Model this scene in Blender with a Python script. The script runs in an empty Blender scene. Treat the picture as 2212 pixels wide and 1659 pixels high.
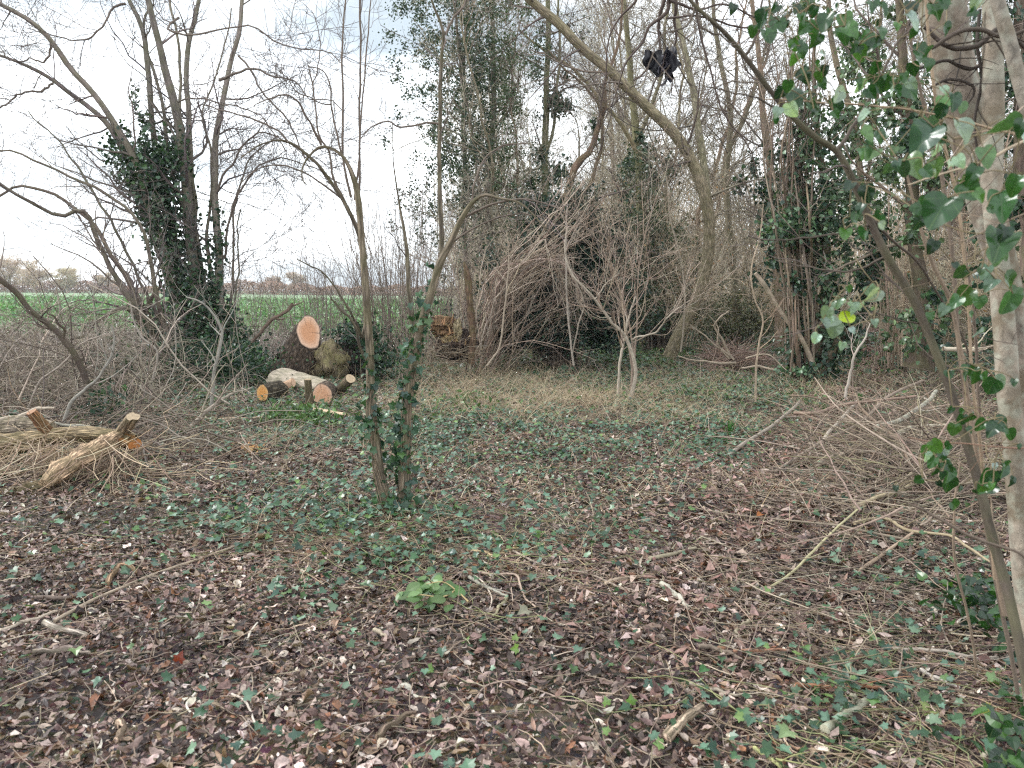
import bpy, math
import numpy as np
from mathutils import Matrix, Vector, Euler

# ------------------------------------------------------------------ camera, sky, light
sc = bpy.context.scene
COL = sc.collection
CAM_H, PITCH, ROLL = 1.55, math.radians(6.8), math.radians(0.5)
cam_data = bpy.data.cameras.new("camera")
cam_data.sensor_width = 36.0
cam_data.lens = 27.03
cam_data.clip_start = 0.05
cam_data.clip_end = 2000.0
cam = bpy.data.objects.new("camera", cam_data)
COL.objects.link(cam)
CAM_M = Matrix.Rotation(math.pi / 2 - PITCH, 4, 'X') @ Matrix.Rotation(ROLL, 4, 'Z')
cam.matrix_world = Matrix.Translation((0, 0, CAM_H)) @ CAM_M
sc.camera = cam
cam_data.dof.use_dof = True
cam_data.dof.focus_distance = 9.0
cam_data.dof.aperture_fstop = 5.0

SUN_EL, SUN_AZ = math.radians(38), math.radians(-75)      # high veiled sun from the field side
world = bpy.data.worlds.new("World")
sc.world = world
world.use_nodes = True
wt = world.node_tree
wt.nodes.clear()
def wn(t, **k):
    n = wt.nodes.new(t)
    for a, b in k.items():
        setattr(n, a, b)
    return n
w_out = wn('ShaderNodeOutputWorld')
w_bg = wn('ShaderNodeBackground')
w_bg.inputs['Strength'].default_value = 0.1
w_sky = wn('ShaderNodeTexSky', sky_type='NISHITA', sun_disc=False, sun_elevation=SUN_EL, sun_rotation=SUN_AZ)
w_tc = wn('ShaderNodeTexCoord')
w_map = wn('ShaderNodeMapping')
w_map.inputs['Scale'].default_value = (1.0, 1.0, 5.0)
w_no = wn('ShaderNodeTexNoise')
w_no.inputs['Scale'].default_value = 1.6
w_no.inputs['Detail'].default_value = 6.0
w_r = wn('ShaderNodeValToRGB')
w_r.color_ramp.elements[0].position = 0.36
w_r.color_ramp.elements[0].color = (0.85, 0.85, 0.85, 1)
w_r.color_ramp.elements[1].position = 0.60
w_r.color_ramp.elements[1].color = (1, 1, 1, 1)
w_mix = wn('ShaderNodeMixRGB')
w_n2 = wn('ShaderNodeTexNoise')
w_n2.inputs['Scale'].default_value = 2.3
w_n2.inputs['Detail'].default_value = 7.0
w_r2 = wn('ShaderNodeValToRGB')
w_r2.color_ramp.elements[0].position = 0.36
w_r2.color_ramp.elements[0].color = (0.30, 0.345, 0.38, 1)
w_r2.color_ramp.elements[1].position = 0.56
w_r2.color_ramp.elements[1].color = (0.92, 0.965, 1.0, 1)
w_s2 = wn('ShaderNodeVectorMath', operation='SCALE')
w_s2.inputs['Scale'].default_value = 12.0
wt.links.new(w_map.outputs[0], w_n2.inputs['Vector'])
wt.links.new(w_n2.outputs['Fac'], w_r2.inputs['Fac'])
wt.links.new(w_r2.outputs[0], w_s2.inputs[0])
wt.links.new(w_s2.outputs[0], w_mix.inputs['Color2'])
wt.links.new(w_tc.outputs['Generated'], w_map.inputs['Vector'])
wt.links.new(w_map.outputs[0], w_no.inputs['Vector'])
wt.links.new(w_no.outputs['Fac'], w_r.inputs['Fac'])
wt.links.new(w_r.outputs[0], w_mix.inputs['Fac'])
wt.links.new(w_sky.outputs[0], w_mix.inputs['Color1'])
wt.links.new(w_mix.outputs[0], w_bg.inputs['Color'])
wt.links.new(w_bg.outputs[0], w_out.inputs['Surface'])

sd = bpy.data.lights.new("sun", 'SUN')
sd.energy = 1.5
sd.angle = math.radians(15)
sd.color = (1.0, 0.985, 0.96)
sun = bpy.data.objects.new("sun", sd)
COL.objects.link(sun)
sdir = Vector((math.sin(SUN_AZ) * math.cos(SUN_EL), math.cos(SUN_AZ) * math.cos(SUN_EL), math.sin(SUN_EL)))
sun.rotation_euler = sdir.to_track_quat('Z', 'Y').to_euler()
sun.location = (0, 0, 30)

sc.view_settings.view_transform = 'Standard'
sc.view_settings.look = 'None'
sc.view_settings.exposure = 1.15
sc.view_settings.gamma = 1.0
sc.cycles.max_bounces = 6
sc.cycles.diffuse_bounces = 5
sc.cycles.glossy_bounces = 2
sc.cycles.transmission_bounces = 3
sc.cycles.transparent_max_bounces = 4
sc.cycles.use_denoising = False
sc.cycles.pixel_filter_type = 'BLACKMAN_HARRIS'
sc.cycles.filter_width = 1.25

# ------------------------------------------------------------------ where things stand: photo direction + distance -> metres
F = 1661.0
CX, CY = 1106.0, 829.5
CR = np.array(CAM_M.to_3x3())
def ray(px, py):
    d = CR @ np.array([(px - CX) / F, -(py - CY) / F, -1.0])
    return d
def P(px, py, Y):
    d = ray(px, py)
    return np.array([0, 0, CAM_H]) + d * (Y / d[1])
def Gp(px, py, z=0.0):
    d = ray(px, py)
    t = (z - CAM_H) / d[2]
    return np.array([0, 0, CAM_H]) + d * t
def proj(x, y, z):
    q = np.stack([x, y, z - CAM_H], -1) @ CR
    return CX - q[..., 0] / q[..., 2] * F, CY + q[..., 1] / q[..., 2] * F

def hgt(x, y):
    x = np.asarray(x, float); y = np.asarray(y, float)
    h = 0.030 * np.sin(x * 0.9 + 1.3) * np.cos(y * 0.7 + .4) + 0.018 * np.sin(x * 2.3 + y * 1.7) + 0.012 * np.sin(x * 5.1 - y * 3.3 + 2)
    return h * np.clip((60 - y) / 30, 0, 1)
def nrm(v):
    return v / np.maximum(np.linalg.norm(v, axis=-1, keepdims=True), 1e-9)

# ------------------------------------------------------------------ mesh gathering
class M:
    def __init__(s):
        s.V, s.C, s.B, s.F, s.S, s.MI, s.n = [], [], [], [], [], [], 0
    def add(s, v, f, col, bk=None, smooth=True, mi=0):
        v = np.asarray(v, np.float32).reshape(-1, 3)
        n = len(v)
        col = np.asarray(col, np.float32)
        if col.ndim == 1:
            col = np.tile(col[:3], (n, 1))
        s.V.append(v); s.C.append(col.reshape(-1, 3)[:, :3])
        s.B.append(v if bk is None else np.asarray(bk, np.float32).reshape(-1, 3))
        f = np.asarray(f, np.int64)
        s.F.append(f + s.n); s.S.append(np.full(len(f), smooth)); s.MI.append(np.full(len(f), mi))
        s.n += n
        return s
    def mesh(s, name, mats, org=(0, 0, 0)):
        me = bpy.data.meshes.new(name)
        if not s.V:
            return me
        V = np.concatenate(s.V) - np.asarray(org, np.float32)
        me.vertices.add(len(V)); me.vertices.foreach_set('co', V.astype(np.float32).ravel())
        fl = np.concatenate([f.ravel() for f in s.F]).astype(np.int32)
        cnt = np.concatenate([np.full(len(f), f.shape[1]) for f in s.F])
        me.loops.add(len(fl)); me.loops.foreach_set('vertex_index', fl)
        me.polygons.add(len(cnt))
        st = np.concatenate([[0], np.cumsum(cnt)[:-1]]).astype(np.int32)
        me.polygons.foreach_set('loop_start', st)
        me.polygons.foreach_set('use_smooth', np.concatenate(s.S))
        me.polygons.foreach_set('material_index', np.concatenate(s.MI).astype(np.int32))
        a = me.attributes.new('Col', 'FLOAT_COLOR', 'POINT')
        C4 = np.ones((len(V), 4), np.float32); C4[:, :3] = np.concatenate(s.C)
        a.data.foreach_set('color', C4.ravel())
        b = me.attributes.new('bark', 'FLOAT_VECTOR', 'POINT')
        b.data.foreach_set('vector', np.concatenate(s.B).astype(np.float32).ravel())
        for m in (mats if isinstance(mats, (list, tuple)) else [mats]):
            me.materials.append(m)
        me.update()
        return me
    def build(s, name, mats, parent=None, label=None):
        org = parent['_o'] if parent is not None else (0, 0, 0)
        o = bpy.data.objects.new(name, s.mesh(name, mats, org))
        COL.objects.link(o)
        o['_o'] = [float(c) for c in org]
        if parent is not None:
            o.parent = parent
        if label:
            o['label'] = label
        return o

def tag(o, label=None, cat=None, group=None, kind=None):
    if label: o['label'] = label
    if cat: o['category'] = cat
    if group: o['group'] = group
    if kind: o['kind'] = kind
    return o
def thing(name, label, cat, loc, group=None):
    o = bpy.data.objects.new(name, None)
    o.empty_display_size = 0.2
    COL.objects.link(o)
    o.location = tuple(float(c) for c in loc)
    o['_o'] = [float(c) for c in loc]
    ALL.append(o)
    return tag(o, label, cat, group)
ALL = []
def copy_thing(o, loc, rz, s, label=None, group=None):
    c = o.copy(); COL.objects.link(c)
    c.location = tuple(float(v) for v in loc); c.rotation_euler = (0, 0, rz); c.scale = (s[0], s[0], s[1])
    if label: c['label'] = label
    if group: c['group'] = group
    for ch in list(o.children):
        d = ch.copy(); COL.objects.link(d); d.parent = c
        for g in ch.children:
            e = g.copy(); COL.objects.link(e); e.parent = d
    return c

# ------------------------------------------------------------------ shapes
def resample(pts, n):
    """smooth curve through the points; columns beyond the first three (radius) ride along"""
    p = np.asarray(pts, float)
    if len(p) == 2:
        t = np.linspace(0, 1, n)[:, None]
        return p[0] * (1 - t) + p[1] * t
    L = np.concatenate([[0], np.cumsum(np.linalg.norm(np.diff(p[:, :3], axis=0), axis=1) + 1e-6)])
    m = np.gradient(p, L, axis=0)
    t = np.linspace(0, L[-1], n)
    i = np.clip(np.searchsorted(L, t, side='right') - 1, 0, len(L) - 2)
    h = (L[i + 1] - L[i])[:, None]; u = ((t - L[i])[:, None]) / h
    return (2*u**3-3*u**2+1)*p[i] + (u**3-2*u**2+u)*h*m[i] + (-2*u**3+3*u**2)*p[i+1] + (u**3-u**2)*h*m[i+1]

def tubes(mb, Pt, R, sides, col, rng=None, lump=0.0, cap=False, mi=0, flare=0):
    """Pt (T,N,3), R (T,N): one tapered tube per path"""
    Pt = np.asarray(Pt, float); R = np.asarray(R, float)
    T, N, _ = Pt.shape
    if T == 0: return
    tg = nrm(np.gradient(Pt, axis=1))
    mean = nrm(Pt[:, -1] - Pt[:, 0] + 1e-6)
    ref = np.where(np.abs(mean[:, 2:3]) > .8, np.array([[0.13, .99, 0.]]), np.array([[0.1, 0.05, 1.]]))[:, None, :]
    n1 = nrm(np.cross(tg, ref)); n2 = np.cross(tg, n1)
    a = np.arange(sides) * 2 * np.pi / sides
    rr = R[:, :, None] * np.ones(sides)
    if lump:
        rng = rng or np.random.default_rng(1)
        ph = rng.uniform(0, 6.3, (T, 1, 5)); s_ = np.linspace(0, 1, N)[None, :]
        for k, (ka, kz, am) in enumerate(((2, 3, 1), (3, 7, .8), (5, 2, .6), (7, 11, .35), (4, 19, .4))):
            rr = rr * (1 + lump * am * np.sin(ka * a[None, None] + kz * s_[..., None] * 3 + ph[:, :, k][..., None]) * np.cos(kz * s_[..., None] * 4 + ph[:, :, (k + 2) % 5][..., None]))
    if flare:
        s_ = np.linspace(0, 1, N)[None, :, None]
        rr = rr * (1 + flare * np.exp(-s_ * 14) * (1 + .45 * np.sin(5 * a + 1.1)))
    V = Pt[:, :, None, :] + rr[..., None] * (np.cos(a)[None, None, :, None] * n1[:, :, None, :] + np.sin(a)[None, None, :, None] * n2[:, :, None, :])
    lens = np.concatenate([np.zeros((T, 1)), np.cumsum(np.linalg.norm(np.diff(Pt, axis=1), axis=2), axis=1)], axis=1)
    off = np.arange(T)[:, None, None] * 1.37
    B = np.stack([rr * np.cos(a) + off, rr * np.sin(a) + off * .3, np.broadcast_to(lens[:, :, None], rr.shape)], -1)
    i = np.arange(N - 1)[:, None]; j = np.arange(sides)[None, :]
    q = np.stack([i * sides + j, i * sides + (j + 1) % sides, (i + 1) * sides + (j + 1) % sides, (i + 1) * sides + j], -1).reshape(-1, 4)
    f = (q[None] + (np.arange(T) * N * sides)[:, None, None]).reshape(-1, 4)
    col = np.asarray(col, float)
    c = np.broadcast_to(col.reshape(1, 1, 1, 3) if col.ndim == 1 else col[:, None, None, :], V.shape)
    mb.add(V, f, c.reshape(-1, 3), B, mi=mi)
    if cap and sides > 3:
        for tt in range(T):
            for e in (0, N - 1):
                vv = V[tt, e]; cc = vv.mean(0)
                vs = np.concatenate([vv, cc[None]])
                k = np.arange(sides)
                ff = np.stack([k, (k + 1) % sides, np.full(sides, sides)], -1)
                if e == 0: ff = ff[:, ::-1]
                mb.add(vs, ff, np.clip(np.asarray(col if col.ndim == 1 else col[tt]) * 1.5, 0, 1), smooth=False, mi=mi)

def grow(Pt, R, n, ln, ang, rr, npts, rng, up=0.0, wig=.15, t0=.3, t1=1.0, rmin=.0012, taper=.25, pull=None):
    T, N, _ = Pt.shape
    k = T * n
    pi = np.repeat(np.arange(T), n)
    t = rng.uniform(t0, t1, k) * (N - 1)
    i = np.clip(t.astype(int), 0, N - 2); u = (t - i)[:, None]
    pos = Pt[pi, i] * (1 - u) + Pt[pi, i + 1] * u
    tg = nrm(Pt[pi, i + 1] - Pt[pi, i])
    r0 = (R[pi, i] * (1 - u[:, 0]) + R[pi, i + 1] * u[:, 0]) * rr
    L = rng.uniform(ln[0], ln[1], k)
    an = np.radians(rng.uniform(ang[0], ang[1], k))[:, None]
    q = rng.normal(size=(k, 3)); q = nrm(q - (q * tg).sum(1, keepdims=True) * tg)
    d = np.cos(an) * tg + np.sin(an) * q
    out = np.empty((k, npts, 3)); out[:, 0] = pos
    st = (L / (npts - 1))[:, None]
    for s in range(1, npts):
        d = d + rng.normal(size=(k, 3)) * wig
        d[:, 2] += up
        if pull is not None: d = d + np.asarray(pull)
        d = nrm(d)
        pos = pos + d * st
        out[:, s] = pos
    tp = np.linspace(1, taper, npts)[None]
    return out, np.maximum(r0[:, None] * tp, rmin)

def stems_px(specs, n):
    """specs: list of [(px,py,Y,width_px), ...] -> paths and radii in metres"""
    A, B = [], []
    for s in specs:
        q = np.array([np.append(P(a, b, Y), w * .81 / 2 * Y / F) for a, b, Y, w in s])
        q = resample(q, n)
        A.append(q[:, :3]); B.append(np.maximum(q[:, 3], .001))
    return np.array(A), np.array(B)

def jig(Pt, rng, amp):
    """small natural kinks along a path"""
    T, N, _ = Pt.shape
    e = np.zeros((T, N, 3))
    for k in (2, 5, 9):
        ph = rng.uniform(0, 6.3, (T, 1, 3)); s_ = np.linspace(0, 1, N)[None, :, None]
        e += np.sin(s_ * 6.3 * k + ph) * amp / k
    return Pt + e

IVY = np.array([(0, 0), (.26, -.16), (.52, -.02), (.44, .22), (.70, .46), (.34, .52), (0, 1.0), (-.34, .52), (-.70, .46), (-.44, .22), (-.52, -.02), (-.26, -.16), (0, .34)])
HEART = np.array([(0, 0), (.20, -.08), (.38, -.02), (.46, .18), (.45, .42), (.30, .70), (0, 1.0), (-.30, .70), (-.45, .42), (-.46, .18), (-.38, -.02), (-.20, -.08), (0, .3)])
OVAL = np.array([(0, 0), (.14, .1), (.25, .3), (.28, .5), (.22, .72), (.1, .9), (0, 1.0), (-.1, .9), (-.22, .72), (-.28, .5), (-.25, .3), (-.14, .1), (0, .45)])
def fanleaf(mb, pos, tip, nor, size, col, tmpl=IVY, fold=.25, droop=.2, mi=0):
    """flat lobed leaves, folded on the midrib and drooping at the tip; tip, nor (n,3)"""
    n = len(pos)
    y = nrm(tip); z = nrm(nor - (nor * y).sum(1, keepdims=True) * y); x = np.cross(y, z)
    tx, ty = tmpl[:, 0][None], tmpl[:, 1][None]
    fold = np.broadcast_to(np.asarray(fold, float), (n,))[:, None]
    droop = np.broadcast_to(np.asarray(droop, float), (n,))[:, None]
    tz = np.abs(tx) * fold - droop * ty ** 2
    sz = size[:, None]
    V = pos[:, None] + (tx * sz)[..., None] * x[:, None] + (ty * sz)[..., None] * y[:, None] + (tz * sz)[..., None] * z[:, None]
    k = np.arange(12)
    f0 = np.stack([k, (k + 1) % 12, np.full(12, 12)], -1)
    f = (f0[None] + np.arange(n)[:, None, None] * 13).reshape(-1, 3)
    c = np.repeat(col[:, None], 13, 1)
    c = c * np.array([1.0] * 12 + [1.18])[None, :, None]
    b = np.zeros((n, 13, 3)); b[..., 0] = tx; b[..., 1] = ty; b[..., 2] = np.arange(n)[:, None] * .7
    mb.add(V, f, c.reshape(-1, 3), b, smooth=False, mi=mi)

def nearleaf(mb, pos, tip, nor, size, col, rng, tmpl=HEART, fold=.25, droop=.2):
    """leaf blade of three rings, cupped and rippled"""
    n = len(pos)
    y = nrm(tip); z = nrm(nor - (nor * y).sum(1, keepdims=True) * y); x = np.cross(y, z)
    out = resample(np.concatenate([tmpl[:12], tmpl[:1]]), 25)[:24] if len(tmpl) else None
    c0 = np.array([0, .36]); rings = [out, c0 + (out - c0) * .66, c0 + (out - c0) * .33]
    T = np.concatenate(rings + [c0[None]]); tx, ty = T[:, 0][None], T[:, 1][None]
    ph = rng.uniform(0, 6.3, n)[:, None]; rad = np.concatenate([np.full(24, 1.), np.full(24, .66), np.full(24, .33), [0]])[None]
    an = np.arctan2(ty - .36, tx)
    tz = np.abs(tx) * fold[:, None] - droop[:, None] * (ty - .1) ** 2 + .05 * rad ** 2 * np.sin(3 * an + ph) + .02 * rad * np.cos(7 * an + ph)
    sx = rng.uniform(.85, 1.12, n)[:, None]; sz = size[:, None]
    V = pos[:, None] + (tx * sz * sx)[..., None] * x[:, None] + (ty * sz)[..., None] * y[:, None] + (tz * sz)[..., None] * z[:, None]
    k = np.arange(24); fs = [np.stack([i * 24 + k, i * 24 + (k + 1) % 24, (i + 1) * 24 + (k + 1) % 24, (i + 1) * 24 + k], -1) for i in (0, 1)]
    q = np.concatenate(fs); tri = np.stack([48 + k, 48 + (k + 1) % 24, np.full(24, 72)], -1)
    off = (np.arange(n) * 73)[:, None, None]
    b = np.zeros((n, 73, 3)); b[..., 0] = tx; b[..., 1] = ty; b[..., 2] = np.arange(n)[:, None] * .7
    c = np.repeat(col[:, None], 73, 1) * (1 + .12 * np.sin(5 * an + ph))[..., None]
    mb.add(V, (q[None] + off).reshape(-1, 4), c.reshape(-1, 3), b)
    t2 = (tri[None] + off).reshape(-1, 3) + mb.n - n * 73
    mb.F.append(t2); mb.S.append(np.full(len(t2), True)); mb.MI.append(np.zeros(len(t2)))

def bentleaf(mb, pos, yaw, pitch, roll, length, width, c1, c2, col, rows=5):
    """curled dead leaves: an oval grid bent both ways"""
    n = len(pos)
    u = np.linspace(-.5, .5, rows); w = np.array([-1, 0, 1.])
    prof = np.sqrt(np.clip(1 - (2 * u) ** 2, 0, 1)) * (1 - .25 * u); prof[0] = .06; prof[-1] = .03
    U = np.repeat(u, 3)[None]; W = (prof[:, None] * w[None]).ravel()[None]
    X = U * length[:, None]; Y = W * width[:, None] * .5
    Z = c1[:, None] * (U * 2) ** 2 * length[:, None] * .5 + c2[:, None] * np.abs(W) * width[:, None] * .5 + .15 * width[:, None] * np.sin(U * 9 + c1[:, None] * 40) * np.sign(W) * np.abs(W)
    cy, sy, cp, sp, cr, sr = np.cos(yaw), np.sin(yaw), np.cos(pitch), np.sin(pitch), np.cos(roll), np.sin(roll)
    e1 = np.stack([cy * cp, sy * cp, sp], -1)
    e2 = np.stack([-sy * cr + cy * sp * sr, cy * cr + sy * sp * sr, -cp * sr], -1)
    e3 = np.cross(e1, e2)
    V = pos[:, None] + X[..., None] * e1[:, None] + Y[..., None] * e2[:, None] + Z[..., None] * e3[:, None]
    nv = rows * 3
    i = np.arange(rows - 1)[:, None]; j = np.arange(2)[None]
    q = np.stack([i * 3 + j, i * 3 + j + 1, (i + 1) * 3 + j + 1, (i + 1) * 3 + j], -1).reshape(-1, 4)
    f = (q[None] + np.arange(n)[:, None, None] * nv).reshape(-1, 4)
    c = np.repeat(col[:, None], nv, 1) * (1 - .25 * (1 - np.abs(W)))[..., None]
    mb.add(V, f, c.reshape(-1, 3), smooth=True)

def dialeaf(mb, pos, size, col, rng, up=.3, asp=.55, mi=0):
    """four-cornered folded leaf for foliage some way off"""
    n = len(pos)
    y = nrm(rng.normal(size=(n, 3)) + np.array([0, 0, -.25]))
    z = nrm(rng.normal(size=(n, 3)) + np.array([0, 0, up]))
    z = nrm(z - (z * y).sum(1, keepdims=True) * y); x = np.cross(y, z)
    s = size[:, None]
    V = np.stack([pos, pos + s * (.5 * y + asp * .5 * x + .12 * z), pos + s * y - s * .1 * z, pos + s * (.5 * y - asp * .5 * x + .12 * z)], 1)
    f = np.array([[0, 1, 2], [0, 2, 3]])
    f = (f[None] + np.arange(n)[:, None, None] * 4).reshape(-1, 3)
    mb.add(V, f, np.repeat(col, 4, 0), smooth=False, mi=mi)

def pal(rng, n, cols, wts, var=.25):
    cols = np.array(cols, float); wts = np.array(wts, float); wts /= wts.sum()
    c = cols[rng.choice(len(cols), n, p=wts)]
    return np.clip(c * rng.uniform(1 - var, 1 + var, (n, 1)) * rng.uniform(.94, 1.06, (n, 3)), 0, 1)

BRT = ([(.36, .28, .20), (.24, .18, .13), (.46, .38, .29)], [2, 2, 1])
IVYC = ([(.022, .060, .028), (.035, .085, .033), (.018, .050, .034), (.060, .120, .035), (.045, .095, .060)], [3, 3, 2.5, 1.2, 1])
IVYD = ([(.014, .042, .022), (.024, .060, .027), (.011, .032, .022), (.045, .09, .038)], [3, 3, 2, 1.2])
DEADC = ([(.120, .070, .058), (.215, .138, .115), (.36, .265, .225), (.036, .021, .018), (.21, .095, .05), (.58, .49, .42), (.27, .18, .12)], [3.0, 3.0, 2.4, 3.8, .7, 1.1, 1.2])
STRAW = ([(.50, .40, .27), (.40, .31, .20), (.60, .50, .36), (.24, .17, .115)], [3, 3, 1.8, 1.6])
TWIG = ([(.21, .16, .12), (.30, .235, .175), (.12, .09, .07), (.42, .34, .26)], [3, 3, 2, 1.8])
GREY = ([(.16, .13, .105), (.21, .175, .14), (.115, .092, .078)], [3, 2, 2])
REDT = ([(.28, .205, .155), (.37, .29, .225), (.17, .125, .10), (.48, .40, .32)], [3, 3, 1, 1.8])

# ------------------------------------------------------------------ materials
def mat(name):
    m = bpy.data.materials.new(name); m.use_nodes = True
    nt = m.node_tree; nt.nodes.clear()
    out = nt.nodes.new('ShaderNodeOutputMaterial'); bs = nt.nodes.new('ShaderNodeBsdfPrincipled')
    nt.links.new(bs.outputs[0], out.inputs['Surface'])
    def nd(t, **k):
        n = nt.nodes.new(t)
        for a, b in k.items():
            if a.startswith('i_'): n.inputs[a[2:].replace('_', ' ')].default_value = b
            else: setattr(n, a, b)
        return n
    return m, nt, bs, out, nd
def bark_mat(name, sx=38, sz=7, lo=.45, hi=1.5, bump=.6, moss=0.0, mosscol=(.10, .115, .035), rough=.9, dist=.012, lichen=0.0, furrow=False):
    m, nt, bs, out, nd = mat(name); L = nt.links.new
    at = nd('ShaderNodeAttribute', attribute_name='bark'); cl = nd('ShaderNodeAttribute', attribute_name='Col')
    mp = nd('ShaderNodeMapping'); mp.inputs['Scale'].default_value = (sx, sx, sz)
    L(at.outputs['Vector'], mp.inputs['Vector'])
    n1 = nd('ShaderNodeTexNoise', i_Scale=1.0, i_Detail=6.0, i_Roughness=.62, i_Distortion=.4)
    L(mp.outputs[0], n1.inputs['Vector'])
    n2 = nd('ShaderNodeTexNoise', i_Scale=5.0, i_Detail=4.0)
    L(at.outputs['Vector'], n2.inputs['Vector'])
    src = n1.outputs['Fac']
    if furrow:
        vo = nd('ShaderNodeTexVoronoi', feature='DISTANCE_TO_EDGE', i_Scale=.8)
        L(mp.outputs[0], vo.inputs['Vector'])
        mm = nd('ShaderNodeMath', operation='MULTIPLY_ADD', use_clamp=True); mm.inputs[1].default_value = 1.3; mm.inputs[2].default_value = -.08
        L(vo.outputs['Distance'], mm.inputs[0])
        m2 = nd('ShaderNodeMath', operation='ADD'); L(mm.outputs[0], m2.inputs[0]); L(n1.outputs['Fac'], m2.inputs[1])
        m3 = nd('ShaderNodeMath', operation='MULTIPLY'); m3.inputs[1].default_value = .68; L(m2.outputs[0], m3.inputs[0])
        src = m3.outputs[0]
    r = nd('ShaderNodeMapRange'); r.inputs['From Min'].default_value = .3; r.inputs['From Max'].default_value = .7
    r.inputs['To Min'].default_value = lo; r.inputs['To Max'].default_value = hi
    L(src, r.inputs['Value'])
    mul = nd('ShaderNodeVectorMath', operation='SCALE'); L(cl.outputs['Color'], mul.inputs[0]); L(r.outputs[0], mul.inputs['Scale'])
    last = mul.outputs[0]
    for amt, colr, lo_, nn in ((moss, mosscol, .5, 1.0), (lichen, (.40, .42, .34), .56, 3.1)):
        if amt:
            n3 = nd('ShaderNodeTexNoise', i_Scale=3.0 * nn * 2, i_Detail=5.0); L(at.outputs['Vector'], n3.inputs['Vector'])
            rr = nd('ShaderNodeMapRange'); rr.inputs['From Min'].default_value = lo_ - .08; rr.inputs['From Max'].default_value = lo_ + .08; rr.inputs['To Max'].default_value = amt
            L(n3.outputs['Fac'], rr.inputs['Value'])
            mx = nd('ShaderNodeMixRGB'); mx.inputs['Color2'].default_value = (*colr, 1)
            L(rr.outputs[0], mx.inputs['Fac']); L(last, mx.inputs['Color1']); last = mx.outputs[0]
    r2 = nd('ShaderNodeMapRange'); r2.inputs['To Min'].default_value = .7; r2.inputs['To Max'].default_value = 1.3; L(n2.outputs['Fac'], r2.inputs['Value'])
    sc2 = nd('ShaderNodeVectorMath', operation='SCALE'); L(last, sc2.inputs[0]); L(r2.outputs[0], sc2.inputs['Scale'])
    L(sc2.outputs[0], bs.inputs['Base Color'])
    bp = nd('ShaderNodeBump', i_Strength=bump, i_Distance=dist); L(src, bp.inputs['Height']); L(bp.outputs[0], bs.inputs['Normal'])
    bs.inputs['Roughness'].default_value = rough
    bs.inputs['Specular IOR Level'].default_value = .25
    return m
def simple_mat(name, rough=.8, spec=.3, transl=0.0, vein=False, noise=0.0, nscale=60):
    m, nt, bs, out, nd = mat(name); L = nt.links.new
    cl = nd('ShaderNodeAttribute', attribute_name='Col')
    last = cl.outputs['Color']
    if noise:
        tc = nd('ShaderNodeTexCoord'); n1 = nd('ShaderNodeTexNoise', i_Scale=nscale, i_Detail=4.0); L(tc.outputs['Object'], n1.inputs['Vector'])
        r = nd('ShaderNodeMapRange'); r.inputs['From Min'].default_value = .3; r.inputs['From Max'].default_value = .7
        r.inputs['To Min'].default_value = 1 - noise; r.inputs['To Max'].default_value = 1 + noise; L(n1.outputs['Fac'], r.inputs['Value'])
        s = nd('ShaderNodeVectorMath', operation='SCALE'); L(last, s.inputs[0]); L(r.outputs[0], s.inputs['Scale']); last = s.outputs[0]
        bp = nd('ShaderNodeBump', i_Strength=.4, i_Distance=.003); L(n1.outputs['Fac'], bp.inputs['Height']); L(bp.outputs[0], bs.inputs['Normal'])
    if vein:
        at = nd('ShaderNodeAttribute', attribute_name='bark')
        sp = nd('ShaderNodeSeparateXYZ'); L(at.outputs['Vector'], sp.inputs[0])
        ab = nd('ShaderNodeMath', operation='ABSOLUTE'); L(sp.outputs[0], ab.inputs[0])
        # midrib and five fanning veins from the stalk
        at2 = nd('ShaderNodeMath', operation='ARCTAN2'); ad = nd('ShaderNodeMath', operation='ADD'); ad.inputs[1].default_value = .02
        L(sp.outputs[1], ad.inputs[0]); L(sp.outputs[0], at2.inputs[0]); L(ad.outputs[0], at2.inputs[1])
        mu = nd('ShaderNodeMath', operation='MULTIPLY'); mu.inputs[1].default_value = 7.0; L(at2.outputs[0], mu.inputs[0])
        co = nd('ShaderNodeMath', operation='COSINE'); L(mu.outputs[0], co.inputs[0])
        r = nd('ShaderNodeMapRange'); r.inputs['From Min'].default_value = .975; r.inputs['From Max'].default_value = 1.0; r.inputs['To Max'].default_value = .28
        L(co.outputs[0], r.inputs['Value'])
        mx = nd('ShaderNodeMixRGB'); mx.inputs['Color2'].default_value = (.20, .28, .12, 1)
        L(r.outputs[0], mx.inputs['Fac']); L(last, mx.inputs['Color1']); last = mx.outputs[0]
    L(last, bs.inputs['Base Color'])
    bs.inputs['Roughness'].default_value = rough; bs.inputs['Specular IOR Level'].default_value = spec
    if transl:
        tr = nd('ShaderNodeBsdfTranslucent'); ms = nd('ShaderNodeMixShader'); ms.inputs[0].default_value = transl
        g = nd('ShaderNodeVectorMath', operation='MULTIPLY'); g.inputs[1].default_value = (1.8, 1.9, .7); L(last, g.inputs[0]); L(g.outputs[0], tr.inputs['Color'])
        L(bs.outputs[0], ms.inputs[1]); L(tr.outputs[0], ms.inputs[2]); L(ms.outputs[0], out.inputs['Surface'])
    return m
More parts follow.
